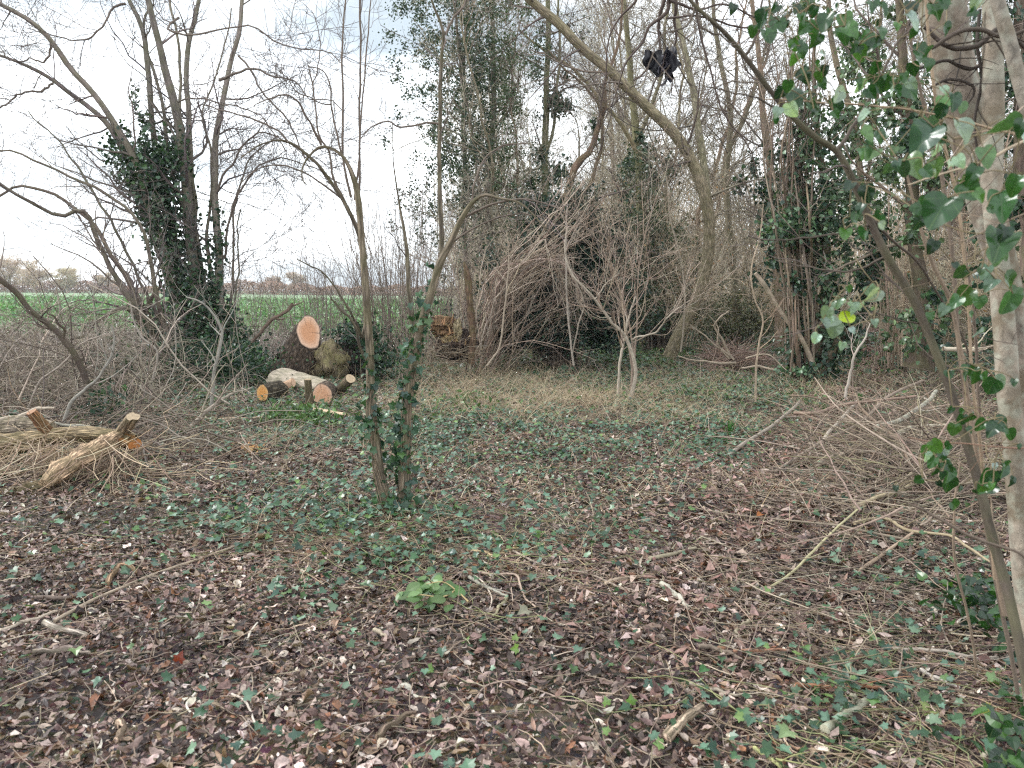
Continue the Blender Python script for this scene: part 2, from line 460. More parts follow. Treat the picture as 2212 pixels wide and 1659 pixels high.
def cut_mat(name, ring=60):
    m, nt, bs, out, nd = mat(name); L = nt.links.new
    at = nd('ShaderNodeAttribute', attribute_name='bark'); cl = nd('ShaderNodeAttribute', attribute_name='Col')
    ln = nd('ShaderNodeVectorMath', operation='LENGTH'); L(at.outputs['Vector'], ln.inputs[0])
    n1 = nd('ShaderNodeTexNoise', i_Scale=7.0, i_Detail=3.0); L(at.outputs['Vector'], n1.inputs['Vector'])
    ad = nd('ShaderNodeMath', operation='MULTIPLY_ADD'); ad.inputs[1].default_value = .05; L(n1.outputs['Fac'], ad.inputs[0]); L(ln.outputs['Value'], ad.inputs[2])
    mu = nd('ShaderNodeMath', operation='MULTIPLY'); mu.inputs[1].default_value = ring * 3; L(ad.outputs[0], mu.inputs[0])
    si = nd('ShaderNodeMath', operation='SINE'); L(mu.outputs[0], si.inputs[0])
    n2 = nd('ShaderNodeTexNoise', i_Scale=30.0, i_Detail=6.0); L(at.outputs['Vector'], n2.inputs['Vector'])
    r = nd('ShaderNodeMath', operation='MULTIPLY_ADD'); r.inputs[1].default_value = .06; r.inputs[2].default_value = .74; L(si.outputs[0], r.inputs[0])
    s2 = nd('ShaderNodeMath', operation='MULTIPLY_ADD'); s2.inputs[1].default_value = .5; L(n2.outputs['Fac'], s2.inputs[0]); L(r.outputs[0], s2.inputs[2])
    s = nd('ShaderNodeVectorMath', operation='SCALE'); L(cl.outputs['Color'], s.inputs[0]); L(s2.outputs[0], s.inputs['Scale'])
    sx = nd('ShaderNodeSeparateXYZ'); L(at.outputs['Vector'], sx.inputs[0])
    a2 = nd('ShaderNodeMath', operation='ARCTAN2'); L(sx.outputs[1], a2.inputs[0]); L(sx.outputs[0], a2.inputs[1])
    n3 = nd('ShaderNodeTexNoise', noise_dimensions='1D', i_Scale=3.2, i_Detail=3.0); L(a2.outputs[0], n3.inputs['W'])
    cr = nd('ShaderNodeMapRange'); cr.inputs['From Min'].default_value = .33; cr.inputs['From Max'].default_value = .40; cr.inputs['To Min'].default_value = .55; L(n3.outputs['Fac'], cr.inputs['Value'])
    s3 = nd('ShaderNodeVectorMath', operation='SCALE'); L(s.outputs[0], s3.inputs[0]); L(cr.outputs[0], s3.inputs['Scale'])
    L(s3.outputs[0], bs.inputs['Base Color']); bs.inputs['Roughness'].default_value = .75
    bp = nd('ShaderNodeBump', i_Strength=.4, i_Distance=.006); L(n2.outputs['Fac'], bp.inputs['Height']); L(bp.outputs[0], bs.inputs['Normal'])
    return m
def ground_mat():
    m, nt, bs, out, nd = mat('forest_soil'); L = nt.links.new
    tc = nd('ShaderNodeTexCoord')
    n1 = nd('ShaderNodeTexNoise', i_Scale=30.0, i_Detail=9.0, i_Roughness=.75); L(tc.outputs['Object'], n1.inputs['Vector'])
    v = nd('ShaderNodeTexVoronoi', i_Scale=34.0); L(tc.outputs['Object'], v.inputs['Vector'])
    r = nd('ShaderNodeValToRGB'); e = r.color_ramp.elements
    e[0].position = .3; e[0].color = (.045, .030, .024, 1); e[1].position = .75; e[1].color = (.33, .25, .195, 1)
    k = e.new(.5); k.color = (.15, .11, .085, 1)
    mx = nd('ShaderNodeMixRGB', blend_type='MULTIPLY'); mx.inputs[0].default_value = .6
    L(n1.outputs['Fac'], r.inputs['Fac']); L(r.outputs[0], mx.inputs['Color1']); L(v.outputs['Color'], mx.inputs['Color2'])
    n2 = nd('ShaderNodeTexNoise', i_Scale=.5, i_Detail=3.0); L(tc.outputs['Object'], n2.inputs['Vector'])
    g = nd('ShaderNodeMixRGB'); g.inputs['Color2'].default_value = (.055, .065, .03, 1)
    rr = nd('ShaderNodeMapRange'); rr.inputs['From Min'].default_value = .48; rr.inputs['From Max'].default_value = .62; rr.inputs['To Max'].default_value = .45
    L(n2.outputs['Fac'], rr.inputs['Value']); L(rr.outputs[0], g.inputs['Fac']); L(mx.outputs[0], g.inputs['Color1'])
    L(g.outputs[0], bs.inputs['Base Color']); bs.inputs['Roughness'].default_value = .95
    bp = nd('ShaderNodeBump', i_Strength=.9, i_Distance=.03); L(n1.outputs['Fac'], bp.inputs['Height']); L(bp.outputs[0], bs.inputs['Normal'])
    return m
def field_mat():
    m, nt, bs, out, nd = mat('crop_field'); L = nt.links.new
    tc = nd('ShaderNodeTexCoord')
    n1 = nd('ShaderNodeTexNoise', i_Scale=1.7, i_Detail=8.0, i_Roughness=.7); L(tc.outputs['Object'], n1.inputs['Vector'])
    r = nd('ShaderNodeValToRGB'); e = r.color_ramp.elements
    e[0].position = .32; e[0].color = (.15, .17, .09, 1); e[1].position = .6; e[1].color = (.18, .30, .14, 1)
    L(n1.outputs['Fac'], r.inputs['Fac']); L(r.outputs[0], bs.inputs['Base Color']); bs.inputs['Roughness'].default_value = .9
    return m

B_FURROW = bark_mat('furrowed_bark', 52, 7, .42, 1.45, 1.0, moss=.30, mosscol=(.15, .15, .06), furrow=True)
B_TRUNK = bark_mat('grey_bark', 34, 6, .5, 1.4, .8, moss=.35, mosscol=(.13, .14, .06))
B_PALE = bark_mat('pale_smooth_bark', 26, 15, .5, 1.28, .9, moss=.8, mosscol=(.17, .135, .09), lichen=.45, dist=.010)
B_TWIG = bark_mat('twig_bark', 60, 14, .7, 1.3, .3, rough=.8, dist=.003)
B_ROUGH = bark_mat('rugged_bark', 22, 7, .3, 1.6, 1.0, dist=.05, furrow=True)
B_ROT = bark_mat('rotten_wood', 60, 6, .34, 1.9, 1.0, moss=.45, mosscol=(.12, .11, .045), dist=.03, furrow=True)
B_MOSS = bark_mat('shaggy_mossy_bark', 30, 9, .35, 1.6, 1.0, dist=.04, moss=.55, mosscol=(.22, .20, .08))
B_LICH = bark_mat('lichened_bark', 30, 14, .6, 1.3, .6, moss=.3, lichen=.6)
CUT = cut_mat('cut_wood')
LEAF_IVY = simple_mat('ivy_leaf', .36, .5, .12, vein=True)
LEAF_FAR = simple_mat('evergreen_leaf', .40, .45, .12)
LEAF_FG = simple_mat('near_ivy_leaf', .24, .6, .26, vein=True)
LEAF_DEAD = simple_mat('dead_leaf', .55, .4, .05, noise=.28, nscale=90)
LEAF_LIME = simple_mat('laurel_leaf', .4, .45, .25)
STRAWM = simple_mat('dry_grass', .85, .15)
CLOTH = simple_mat('black_plastic', .5, .25)
SOIL = ground_mat()
FIELD = field_mat()

# ------------------------------------------------------------------ the ground and the field
def sheet(name, xs, ys, zf, material):
    X, Y = np.meshgrid(xs, ys)
    V = np.stack([X, Y, zf(X, Y)], -1).reshape(-1, 3)
    nx, ny = len(xs), len(ys)
    i = np.arange(ny - 1)[:, None]; j = np.arange(nx - 1)[None]
    q = np.stack([i * nx + j, i * nx + j + 1, (i + 1) * nx + j + 1, (i + 1) * nx + j], -1).reshape(-1, 4)
    o = M().add(V, q, (.1, .1, .1)).build(name, material)
    return tag(o, kind='structure')
gx = np.concatenate([[-700, -300, -120, -60], np.linspace(-35, 35, 281), [60, 120, 300, 700]])
gy = np.concatenate([[-40, -15], np.linspace(-6, 34, 161), [38, 44, 52, 62, 90, 150, 300, 1400]])
def zg(X, Y):
    fine = .012 * np.sin(X * 17 + 3 * np.sin(Y * 9)) * np.cos(Y * 15 + 2 * np.sin(X * 7))
    return hgt(X, Y) - .012 + fine * (np.abs(X) < 34)
sheet('ground', gx, gy, zg, SOIL)
def fedge(Y):
    return -0.075 * Y - .3
fy = np.array([23.5, 26, 30, 36, 44, 60, 90, 150, 280, 900.])
fu = np.linspace(0, 1, 24) ** 2.2
FX = np.stack([fedge(y) - fu * (60 + y * 1.3) for y in fy])
FV = np.stack([FX, np.repeat(fy[:, None], 24, 1), hgt(FX, fy[:, None]) * .3 + .05], -1).reshape(-1, 3)
i_ = np.arange(len(fy) - 1)[:, None]; j_ = np.arange(23)[None]
fq = np.stack([i_ * 24 + j_ + 1, i_ * 24 + j_, (i_ + 1) * 24 + j_, (i_ + 1) * 24 + j_ + 1], -1).reshape(-1, 4)
tag(M().add(FV, fq, (.1, .1, .1)).build('field', FIELD), kind='structure')

rng = np.random.default_rng(11)
mb = M()
n = 60000
y = 23.8 + (rng.uniform(0, 1, n) ** 1.6) * 95
x = fedge(y) - rng.uniform(0, 1, n) * (y * .78 - y * .075)
p = np.stack([x, y, np.full(n, .06) + rng.uniform(0, .16, n)], -1)
dialeaf(mb, p, rng.uniform(.12, .24, n) * (1 + y / 90), pal(rng, n, [(.10, .22, .085), (.15, .29, .12), (.26, .38, .22), (.08, .15, .07)], [3, 3, 2, 1.2]), rng, up=.8, asp=.8)
tag(mb.build('crop_plants', LEAF_FAR), kind='stuff')

# ------------------------------------------------------------------ far hedge and far trees beyond the field
rng = np.random.default_rng(12)
HB = np.array([-90., 262, 0])
h = thing('hedge', 'low russet brown hedge along the far edge of the green field', 'hedge', HB)
mb = M()
for (n, zr, s0) in ((60000, 4.6, .5),):
    x = rng.uniform(-235, 20, n); top = zr * (.72 + .3 * np.sin(x * .09) * np.sin(x * .023 + 1) + .12 * np.sin(x * .6))
    p = np.stack([x, 262 + rng.normal(0, 1.6, n), rng.uniform(0, 1, n) ** .8 * top], -1)
    dialeaf(mb, p, rng.uniform(.35, .9, n) * s0 * 1.6, pal(rng, n, [(.46, .29, .21), (.38, .25, .19), (.54, .37, .28), (.33, .24, .19)], [3, 2, 1, 1]), rng)  # distance haze is put into these lightened hedge colours
mb.build('foliage', STRAWM, h)
def far_tree(px, Y, hh, ww, label, colr):  # colr comes lightened: fading with distance is put into the twig colour
    base = P(px, 632, Y); base[2] = 0
    t = thing('field_tree', label, 'tree', base, 'trees on the far edge of the field')
    m1, m2 = M(), M()
    tr = np.array([[base, base + [0, 0, hh * .3], base + [.3, 0, hh * .62], base + [.1, 0, hh * .9]]])
    tr = np.array([resample(tr[0], 8)])
    R = np.linspace(.45, .08, 8)[None]
    tubes(m1, tr, R, 6, (.30, .25, .20))
    l1, r1 = grow(tr, R, 26, (hh * .28, hh * .5), (35, 80), .5, 6, rng, up=.12, wig=.2, t0=.25)
    tubes(m1, l1, r1, 4, (.36, .29, .22))
    m1.build('trunk', B_TWIG, t)
    l2, r2 = grow(l1, r1, 14, (hh * .12, hh * .24), (25, 70), .5, 4, rng, up=.06, wig=.3, t0=.2, rmin=.035)
    tubes(m2, l2, r2, 3, pal(rng, len(l2), [colr], [1]))
    l3, r3 = grow(l2, r2, 9, (hh * .05, hh * .11), (25, 70), .7, 3, rng, wig=.3, t0=.2, rmin=.03)
    tubes(m2, l3, r3, 3, pal(rng, len(l3), [colr], [1]))
    m2.build('crown', STRAWM, t)
    t.scale = (1.5, 1.5, 1.0)
far_tree(22, 255, 9.5, 9, 'broad bare tan tree behind the far hedge at the end by the leaning pole', (.60, .47, .35))
far_tree(74, 250, 8.2, 8, 'smaller bare tan tree next to the broad one behind the far hedge', (.62, .49, .36))
far_tree(146, 258, 7.2, 6, 'slim pale bare tree standing alone behind the far hedge', (.62, .53, .36))
far_tree(-60, 250, 9, 8, 'bare tan tree behind the outermost end of the far hedge', (.60, .47, .35))
far_tree(222, 262, 5.6, 6, 'low round bare tree on the far hedge before the ivy-clad tree', (.60, .49, .38))
far_tree(640, 265, 6.2, 7, 'low pale bare tree on the far hedge above the felled stump', (.62, .52, .42))
far_tree(590, 268, 5.0, 6, 'small faint bare tree on the far hedge between ivy-clad tree and stump', (.60, .50, .42))

# ------------------------------------------------------------------ ground cover densities (blobs on the floor, by where they lie)
def blob(px, py, L):
    d = np.zeros_like(px)
    for (cx, cy, sx, sy, a) in L:
        d += a * np.exp(-((px - cx) / sx) ** 2 - ((py - cy) / sy) ** 2)
    return d
IVYB = [(700, 1120, 170, 55, .8), (860, 1150, 150, 50, .55), (1150, 1180, 230, 60, .36), (820, 1220, 200, 45, .36), (640, 1290, 120, 50, .5), (450, 1130, 230, 60, .3),
        (1250, 990, 420, 70, .24), (1000, 930, 320, 60, .32), (1500, 900, 300, 60, .34), (1650, 975, 160, 50, .4), (2030, 1560, 240, 130, .8), (1750, 1520, 180, 90, .6),
        (1480, 1600, 100, 60, .25), (1950, 1300, 200, 100, .4), (1200, 775, 520, 32, .9), (1250, 830, 300, 25, .4), (1900, 750, 150, 40, .7), (1650, 850, 200, 30, .6),
        (560, 880, 300, 50, .5), (700, 940, 250, 30, .5), (1060, 1050, 200, 60, .2), (250, 1250, 160, 40, .12), (1000, 1080, 500, 200, .08)]
PATHB = [(1590, 1130, 150, 110, 1), (1720, 980, 110, 60, .9), (1500, 1300, 200, 120, .6), (1830, 850, 90, 60, .9), (1875, 770, 60, 40, 1), (1200, 1560, 250, 90, 1), (200, 1500, 400, 160, .5)]
def scatter(rng, n, d0, d1, wide=.86):
    y = np.sqrt(rng.uniform(d0 ** 2, d1 ** 2, n)); x = rng.uniform(-1, 1, n) * (y * wide + .7)
    return x, y
def wood_side(x, y):
    return (x > fedge(y) - .8) | (y < 23)

rng = np.random.default_rng(21)
mb = M()
for (d0, d1, den, sc_, rows) in ((1.7, 4.6, 3100, .86, 5), (4.6, 9, 1300, 1.05, 5), (9, 16, 420, 1.3, 3), (16, 30, 80, 2.1, 3)):
    n = int(den * .5 * (d1 ** 2 - d0 ** 2) * 1.72)
    x, y = scatter(rng, n, d0, d1)
    ok = wood_side(x, y); x, y = x[ok], y[ok]; n = len(x)
    px, py = proj(x, y, 0 * x)
    dens = np.clip(1.05 - .45 * blob(px, py, IVYB), .4, 1) * (1 - .75 * np.clip(blob(px, py, [(1130, 1530, 130, 40, 1), (1180, 1600, 60, 25, .7), (330, 1590, 60, 20, .6)]), 0, 1))
    ok = rng.uniform(0, 1, n) < dens; x, y = x[ok], y[ok]; n = len(x)
    big = rng.uniform(0, 1, n)
    L = (.013 + .050 * big ** 3.2 + .014 * rng.uniform(0, 1, n)) * sc_ + .008
    p = np.stack([x, y, hgt(x, y) + rng.uniform(.002, .026, n)], -1)
    col = pal(rng, n, *DEADC, var=.3)
    if d0 >= 9: col = np.where((rng.uniform(0, 1, n) < .45)[:, None], pal(rng, n, [(.50, .42, .31), (.36, .31, .20), (.24, .27, .14)], [2, 2, 1.6]), col)
    wet = 1 + .34 * np.sin(x * 1.9 + 2 * np.sin(y * 1.3)) * np.sin(y * 2.3 + 1.5 * np.sin(x * 1.1)) + .16 * np.sin(x * 5.3 + y * 2) * np.sin(y * 6.1)
    col = np.clip(col * wet[:, None], 0, 1)
    bentleaf(mb, p, rng.uniform(0, 6.3, n), rng.normal(0, .26, n), rng.normal(0, .34, n), L, L * rng.uniform(.20, .60, n), rng.normal(0, .5, n), rng.normal(.1, .6, n), col, rows)
pth = resample(np.array([Gp(1480, 1330)[:2], Gp(1590, 1120)[:2], Gp(1760, 930)[:2], Gp(1850, 800)[:2], Gp(1880, 745)[:2], Gp(1885, 705)[:2]]), 60)
n = 11000                  # the trodden strip: red-brown leaves
k = rng.integers(0, 60, n); x = pth[k, 0] + rng.normal(0, .42, n); y = pth[k, 1] + rng.normal(0, .42, n)
L = rng.uniform(.04, .10, n)
bentleaf(mb, np.stack([x, y, hgt(x, y) + rng.uniform(.01, .04, n)], -1), rng.uniform(0, 6.3, n), rng.normal(0, .26, n), rng.normal(0, .3, n), L, L * rng.uniform(.25, .6, n), rng.normal(0, .5, n), rng.normal(.1, .5, n), pal(rng, n, [(.26, .145, .115), (.34, .215, .18), (.13, .07, .055), (.45, .33, .28)], [3, 3, 2, 1.4]), 3)
n = 60000                  # crumbs of leaf, bark and husk between the leaves
x, y = scatter(rng, n, 1.7, 7.5)
dialeaf(mb, np.stack([x, y, hgt(x, y) + rng.uniform(.002, .02, n)], -1), rng.uniform(.005, .016, n), pal(rng, n, DEADC[0] + [(.55, .46, .36)], DEADC[1] + [1.5], .3), rng, up=.6, asp=.7)
tag(mb.build('leaf_litter', LEAF_DEAD), kind='stuff')

mb = M()
for (d0, d1, n, r0) in ((1.7, 5, 8500, .0010), (5, 10, 16000, .0014), (10, 20, 16000, .0024)):
    x, y = scatter(rng, n, d0, d1)
    px, py = proj(x, y, 0 * x)
    k = rng.uniform(0, 1, n) < np.clip(.45 + 1.2 * blob(px, py, [(1850, 1150, 350, 220, .9), (300, 930, 350, 90, .8), (1200, 840, 420, 45, 1.)]), 0, 1)
    x, y = x[k], y[k]; n = len(x)
    yaw = rng.uniform(0, 6.3, n); L = rng.uniform(.04, .26, n) * (1 + d0 * .05)
    s_ = np.linspace(-.5, .5, 5)[None]
    bend = rng.normal(0, .22, n)[:, None] * (s_ ** 2) * 4 * .25
    kx = s_ * L[:, None]; ky = bend * L[:, None]
    z = hgt(x, y)[:, None] + .014 + rng.uniform(0, .02, n)[:, None] + s_ * (rng.normal(0, .18, n) * L)[:, None]
    Pt = np.stack([x[:, None] + kx * np.cos(yaw)[:, None] - ky * np.sin(yaw)[:, None], y[:, None] + kx * np.sin(yaw)[:, None] + ky * np.cos(yaw)[:, None], z], -1)
    Pt += rng.normal(0, 1, Pt.shape) * (L[:, None, None] * .018)
    R = (rng.uniform(.8, 2.6, n) * r0)[:, None] * np.linspace(1.1, .6, 5)[None]
    tubes(mb, Pt, R, 4 if d0 < 5 else 3, pal(rng, n, TWIG[0] + [(.42, .33, .24)], TWIG[1] + [1.0], .3))
tag(mb.build('twig_litter', B_TWIG), kind='stuff')

# dry grass and straw, lying and standing
def grass_tufts(mb, rng, x, y, n_each, ln, colp, lean=.7, r0=.0013, spread=.10):
    T = len(x); k = T * n_each
    xx = np.repeat(x, n_each) + rng.normal(0, spread, k); yy = np.repeat(y, n_each) + rng.normal(0, spread, k)
    az = rng.uniform(0, 6.3, k); L = rng.uniform(ln[0], ln[1], k); tl = np.abs(rng.normal(lean, .35, k)).clip(0, 1.45)
    s_ = np.linspace(0, 1, 4)[None]
    th = tl[:, None] * (.35 + s_ * .9)
    rr = np.cumsum(np.concatenate([np.zeros((k, 1)), np.sin(th[:, 1:]) * L[:, None] / 3], 1), 1)
    zz = np.cumsum(np.concatenate([np.zeros((k, 1)), np.cos(th[:, 1:]) * L[:, None] / 3], 1), 1)
    z0 = hgt(xx, yy)[:, None]
    Pt = np.stack([xx[:, None] + rr * np.cos(az)[:, None], yy[:, None] + rr * np.sin(az)[:, None], np.maximum(z0 + zz, z0 + .012)], -1)
    R = r0 * rng.uniform(.7, 1.5, k)[:, None] * np.linspace(1, .4, 4)[None]
    tubes(mb, Pt, R, 3, pal(rng, k, *colp, var=.25))
mb = M()
for (cx, cy, sx, sy, n, ln, lean) in ((1180, 870, 190, 22, 150, (.15, .5), 1.2), (1060, 820, 110, 26, 90, (.15, .5), 1.1), (1420, 840, 240, 40, 110, (.1, .4), 1.1), (1560, 870, 220, 50, 90, (.1, .35), 1.1),
                                      (1000, 770, 80, 22, 90, (.3, .7), .8), (1350, 800, 300, 30, 120, (.1, .5), .9), (1850, 830, 200, 30, 80, (.1, .4), 1), (700, 900, 350, 40, 90, (.1, .35), 1.1), (1150, 1000, 500, 90, 160, (.05, .25), 1.2)):
    q = np.array([Gp(a, b) for a, b in zip(rng.normal(cx, sx, n), np.clip(rng.normal(cy, sy, n), 745, 1300))])
    grass_tufts(mb, rng, q[:, 0], q[:, 1], 14, ln, STRAW, lean, .0020, .16)
tag(mb.build('dry_grass', STRAWM), kind='stuff')

# ivy ground cover
mb = M()
for (d0, d1, den, s0) in ((1.8, 4.2, 850, .038), (4.2, 8.5, 1050, .040), (8.5, 15, 620, .049), (15, 32, 110, .115)):
    n = int(den * .5 * (d1 ** 2 - d0 ** 2) * 1.72)
    x, y = scatter(rng, n, d0, d1)
    px, py = proj(x, y, 0 * x)
    nz = .72 + .5 * np.sin(x * 3.1 + np.sin(y * 2.2) * 2) * np.sin(y * 2.7 + x) + .4 * np.sin(x * 7.3 + 1) * np.sin(y * 6.1)
    d = blob(px, py, IVYB) * np.clip(nz, .12, 1.6) + .05
    if d0 >= 15: d = d * 0 + .5
    d *= np.clip(1 - blob(px, py, PATHB), .05, 1)
    ok = (rng.uniform(0, 1, n) < d) & wood_side(x, y); x, y = x[ok], y[ok]; n = len(x)
    p = np.stack([x, y, hgt(x, y) + .018 + rng.uniform(0, .065, n)], -1)
    az = rng.uniform(0, 6.3, n)
    tip = np.stack([np.cos(az), np.sin(az), rng.normal(-.1, .25, n)], -1)
    nor = np.stack([rng.normal(0, .38, n), rng.normal(-.15, .38, n), np.ones(n)], -1)
    c = pal(rng, n, IVYC[0] + [(.11, .18, .05), (.13, .20, .13), (.075, .14, .09)], IVYC[1] + [.9, 2.0, 5], .35)
    fanleaf(mb, p, tip, nor, rng.uniform(.55, 1.25, n) * s0, c, IVY, rng.uniform(.05, .4, n), rng.uniform(0, .35, n))
tag(mb.build('ground_ivy', LEAF_IVY), kind='stuff')
mb = M(); n = 620            # creeping stems under the ivy leaves
px = np.concatenate([rng.normal(a, sx, int(k)) for a, b, sx, sy, k in [(760, 1140, 170, 50, 200), (1150, 1180, 200, 60, 140), (2000, 1540, 220, 90, 160), (1000, 960, 350, 50, 120)]])
py = np.concatenate([rng.normal(b, sy, int(k)) for a, b, sx, sy, k in [(760, 1140, 170, 50, 200), (1150, 1180, 200, 60, 140), (2000, 1540, 220, 90, 160), (1000, 960, 350, 50, 120)]])
p = np.array([Gp(a, b, .03) for a, b in zip(px, py)]); n = len(p); d = rng.uniform(0, 6.3, n); out = [p]; L = rng.uniform(.3, 1.1, n) / 11
for k in range(11):
    d = d + rng.normal(0, .32, n); p = p + np.stack([np.cos(d), np.sin(d), 0 * d], -1) * L[:, None]; p[:, 2] = hgt(p[:, 0], p[:, 1]) + .022 + rng.uniform(0, .014, n); out.append(p)
tubes(mb, np.stack(out, 1), rng.uniform(.0011, .0022, n)[:, None] * np.ones((1, 12)), 4, pal(rng, n, [(.30, .22, .15), (.20, .15, .10), (.26, .27, .13)], [2, 2, 1]))
tag(mb.build('ivy_runners', B_TWIG), kind='stuff')
# fresh pale shoots of nettle and grass
mb = M()
for (cx, cy, sx, sy, n) in ((1640, 760, 90, 14, 500), (1440, 775, 60, 14, 500), (1200, 770, 120, 14, 380), (660, 905, 50, 12, 420), (1540, 850, 200, 20, 260), (1000, 880, 60, 14, 160), (600, 800, 50, 10, 160), (1770, 800, 130, 12, 260), (1100, 850, 300, 20, 200)):
    q = np.array([Gp(a, b) for a, b in zip(rng.normal(cx, sx, n), np.clip(rng.normal(cy, sy, n), 735, 1000))])
    q[:, 2] = hgt(q[:, 0], q[:, 1]) + rng.uniform(.02, .16, n)
    dialeaf(mb, q, rng.uniform(.05, .11, n), pal(rng, n, [(.08, .155, .045), (.12, .20, .07), (.055, .11, .035)], [2, 1, 2]), rng, up=.5, asp=.5)
tag(mb.build('fresh_undergrowth', LEAF_FAR), kind='stuff')

# ------------------------------------------------------------------ helpers for trees
def part_stem(t, name, spec, n, sides, col, material, rng, lump=.05, jg=.0, flare=0, cap=False, label=None):
    A, R = stems_px([spec], n)
    if jg: A = jig(A, rng, jg)
    mb = M(); tubes(mb, A, R, sides, col, rng, lump, cap=cap, flare=flare)
    part_stem.last = mb.build(name, material, t, label)
    return A, R
def merge(lst):
    n = max(a.shape[1] for a, _ in lst)
    PA = np.concatenate([a if a.shape[1] == n else np.array([resample(q, n) for q in a]) for a, _ in lst])
    PR = np.concatenate([r if r.shape[1] == n else np.array([np.interp(np.linspace(0, 1, n), np.linspace(0, 1, r.shape[1]), q) for q in r]) for _, r in lst])
    return PA, PR
def twigs_part(t, A, R, rng, colp, levels, name='crown', material=None, keep=None):
    mb = M()
    for lv in levels:
        A, R = grow(A, R, lv['n'], lv['ln'], lv.get('ang', (25, 70)), lv.get('rr', .5), lv.get('np', 6), rng, lv.get('up', .04), lv.get('wig', .2), lv.get('t0', .25), 1.0, lv.get('rmin', .002), lv.get('taper', .3), lv.get('pull'))
        if lv.get('draw', True):
            tubes(mb, A, R, lv.get('s', 3), pal(rng, len(A), *colp))
    mb.build(name, material or B_TWIG, t)
    return A, R
def leaves_around(mb, A, R, rng, n, off, size, cols, tmpl=None, t0=0, t1=1):
    """ivy leaves standing off a set of paths"""
    T, N, _ = A.shape
    k = rng.integers(0, T, n); u = rng.uniform(t0, t1, n); cen = None
    if off > .19:
        m = max(8, n // 55); ck = rng.integers(0, T, m); cu = rng.uniform(t0, t1, m); cd = rng.normal(size=(m, 3)) * [1, 1, .6] * off * 1.15
        w = rng.integers(0, m, n); k = ck[w]; u = np.clip(cu[w] + rng.normal(0, .012, n), 0, 1); cen = cd[w]
    u = u * (N - 1); i = np.clip(u.astype(int), 0, N - 2); f = (u - i)[:, None]
    p = A[k, i] * (1 - f) + A[k, i + 1] * f
    d = nrm(rng.normal(size=(n, 3)) * np.array([1, 1, .7]))
    rr = R[k, i] * 1.0 + np.abs(rng.normal(0, off, n))
    p = p + (d * rr[:, None] if cen is None else cen + d * np.abs(rng.normal(0, .17, n))[:, None])
    c = pal(rng, n, *cols, var=.3)
    sz = rng.uniform(size[0], size[1], n)
    if tmpl is None:
        dialeaf(mb, p, sz * 1.7, c, rng, up=.2, asp=.8)
    else:
        tip = nrm(rng.normal(size=(n, 3)) * .7 + np.array([0, 0, -.7]) + d * .4)
        fanleaf(mb, p, tip, d + rng.normal(0, .4, (n, 3)) + np.array([0, -.1, .4]), sz, c, tmpl, rng.uniform(.05, .35, n), rng.uniform(0, .3, n))

# ------------------------------------------------------------------ ivy-clad many-stemmed tree by the field
rng = np.random.default_rng(31)
YT = 14.6
t = thing('ivy_clad_tree', 'tall many-stemmed bare tree by the field with dark ivy wrapped round its lower stems', 'tree', Gp(430, 806))
S = []
def st(pts, Y=YT, dy=0):
    return [(a, b, Y + dy * (i / max(1, len(pts) - 1)), w) for i, (a, b, w) in enumerate(pts)]
main = [
    st([(432, 812, 60), (428, 740, 48), (424, 640, 36), (418, 540, 32), (404, 420, 30), (388, 302, 27), (373, 218, 24), (356, 134, 21), (336, 50, 19), (318, -20, 17), (300, -90, 14)], dy=-.4),
    st([(400, 806, 46), (396, 700, 36), (384, 600, 28), (372, 500, 24), (352, 390, 20), (332, 290, 17), (316, 134, 15), (302, 50, 14), (279, 0, 12), (262, -60, 9)], dy=.5),
    st([(452, 806, 50), (440, 700, 40), (432, 600, 30), (424, 500, 22), (416, 430, 18), (410, 336, 16), (403, 161, 15), (417, 60, 14), (433, 0, 12), (446, -60, 9)], dy=.8),
    st([(482, 800, 40), (476, 700, 30), (471, 560, 24), (467, 437, 21), (466, 319, 18), (477, 228, 16), (487, 168, 15), (514, 84, 13), (524, 0, 11), (530, -60, 9)], dy=.4),
    st([(410, 760, 30), (380, 640, 26), (350, 530, 24), (312, 420, 22), (300, 365, 21), (279, 312, 20), (242, 255, 19), (202, 202, 18), (151, 148, 17), (111, 94, 15), (57, 44, 14), (0, 8, 12), (-60, -30, 9)], dy=-1.2),
    st([(405, 740, 28), (370, 620, 24), (335, 520, 22), (296, 420, 20), (268, 330, 18), (235, 272, 17), (202, 242, 15), (161, 208, 14), (124, 178, 12), (50, 138, 10), (0, 118, 8), (-60, 96, 6)], dy=.3),
    st([(424, 560, 14), (418, 430, 12), (396, 300, 10), (390, 200, 9), (383, 100, 8), (372, 20, 7), (366, -40, 6)], dy=1.),
    st([(415, 520, 14), (380, 400, 12), (356, 286, 11), (349, 218, 10), (329, 141, 9), (309, 64, 8), (312, 30, 7), (330, 8, 5)], dy=.6),
    st([(472, 640, 16), (450, 540, 12), (452, 440, 9), (455, 330, 8), (440, 250, 6), (470, 150, 5), (500, 20, 4)], dy=.6),
    st([(496, 790, 14), (498, 700, 10), (500, 600, 8), (505, 500, 7), (520, 400, 6), (545, 330, 5), (600, 290, 4)], dy=.3),
    st([(506, 790, 10), (508, 700, 7), (512, 600, 6), (514, 520, 5), (520, 450, 4)], dy=.3),
]
for i, s in enumerate(main):
    s = [(a, b, c, d * .84) for a, b, c, d in s]
    a, r = part_stem(t, 'stem', s, 34, 12 if i < 6 else 7, pal(rng, 1, [(.22, .19, .16), (.26, .225, .19), (.19, .165, .14)], [1, 1, 1], .1)[0], B_TRUNK, rng, .05, .045, flare=.35 if s[0][1] > 780 else 0)
    S.append((a, r)); TS = globals().setdefault('TS', []); TS.append(part_stem.last)
A, R = merge(S)
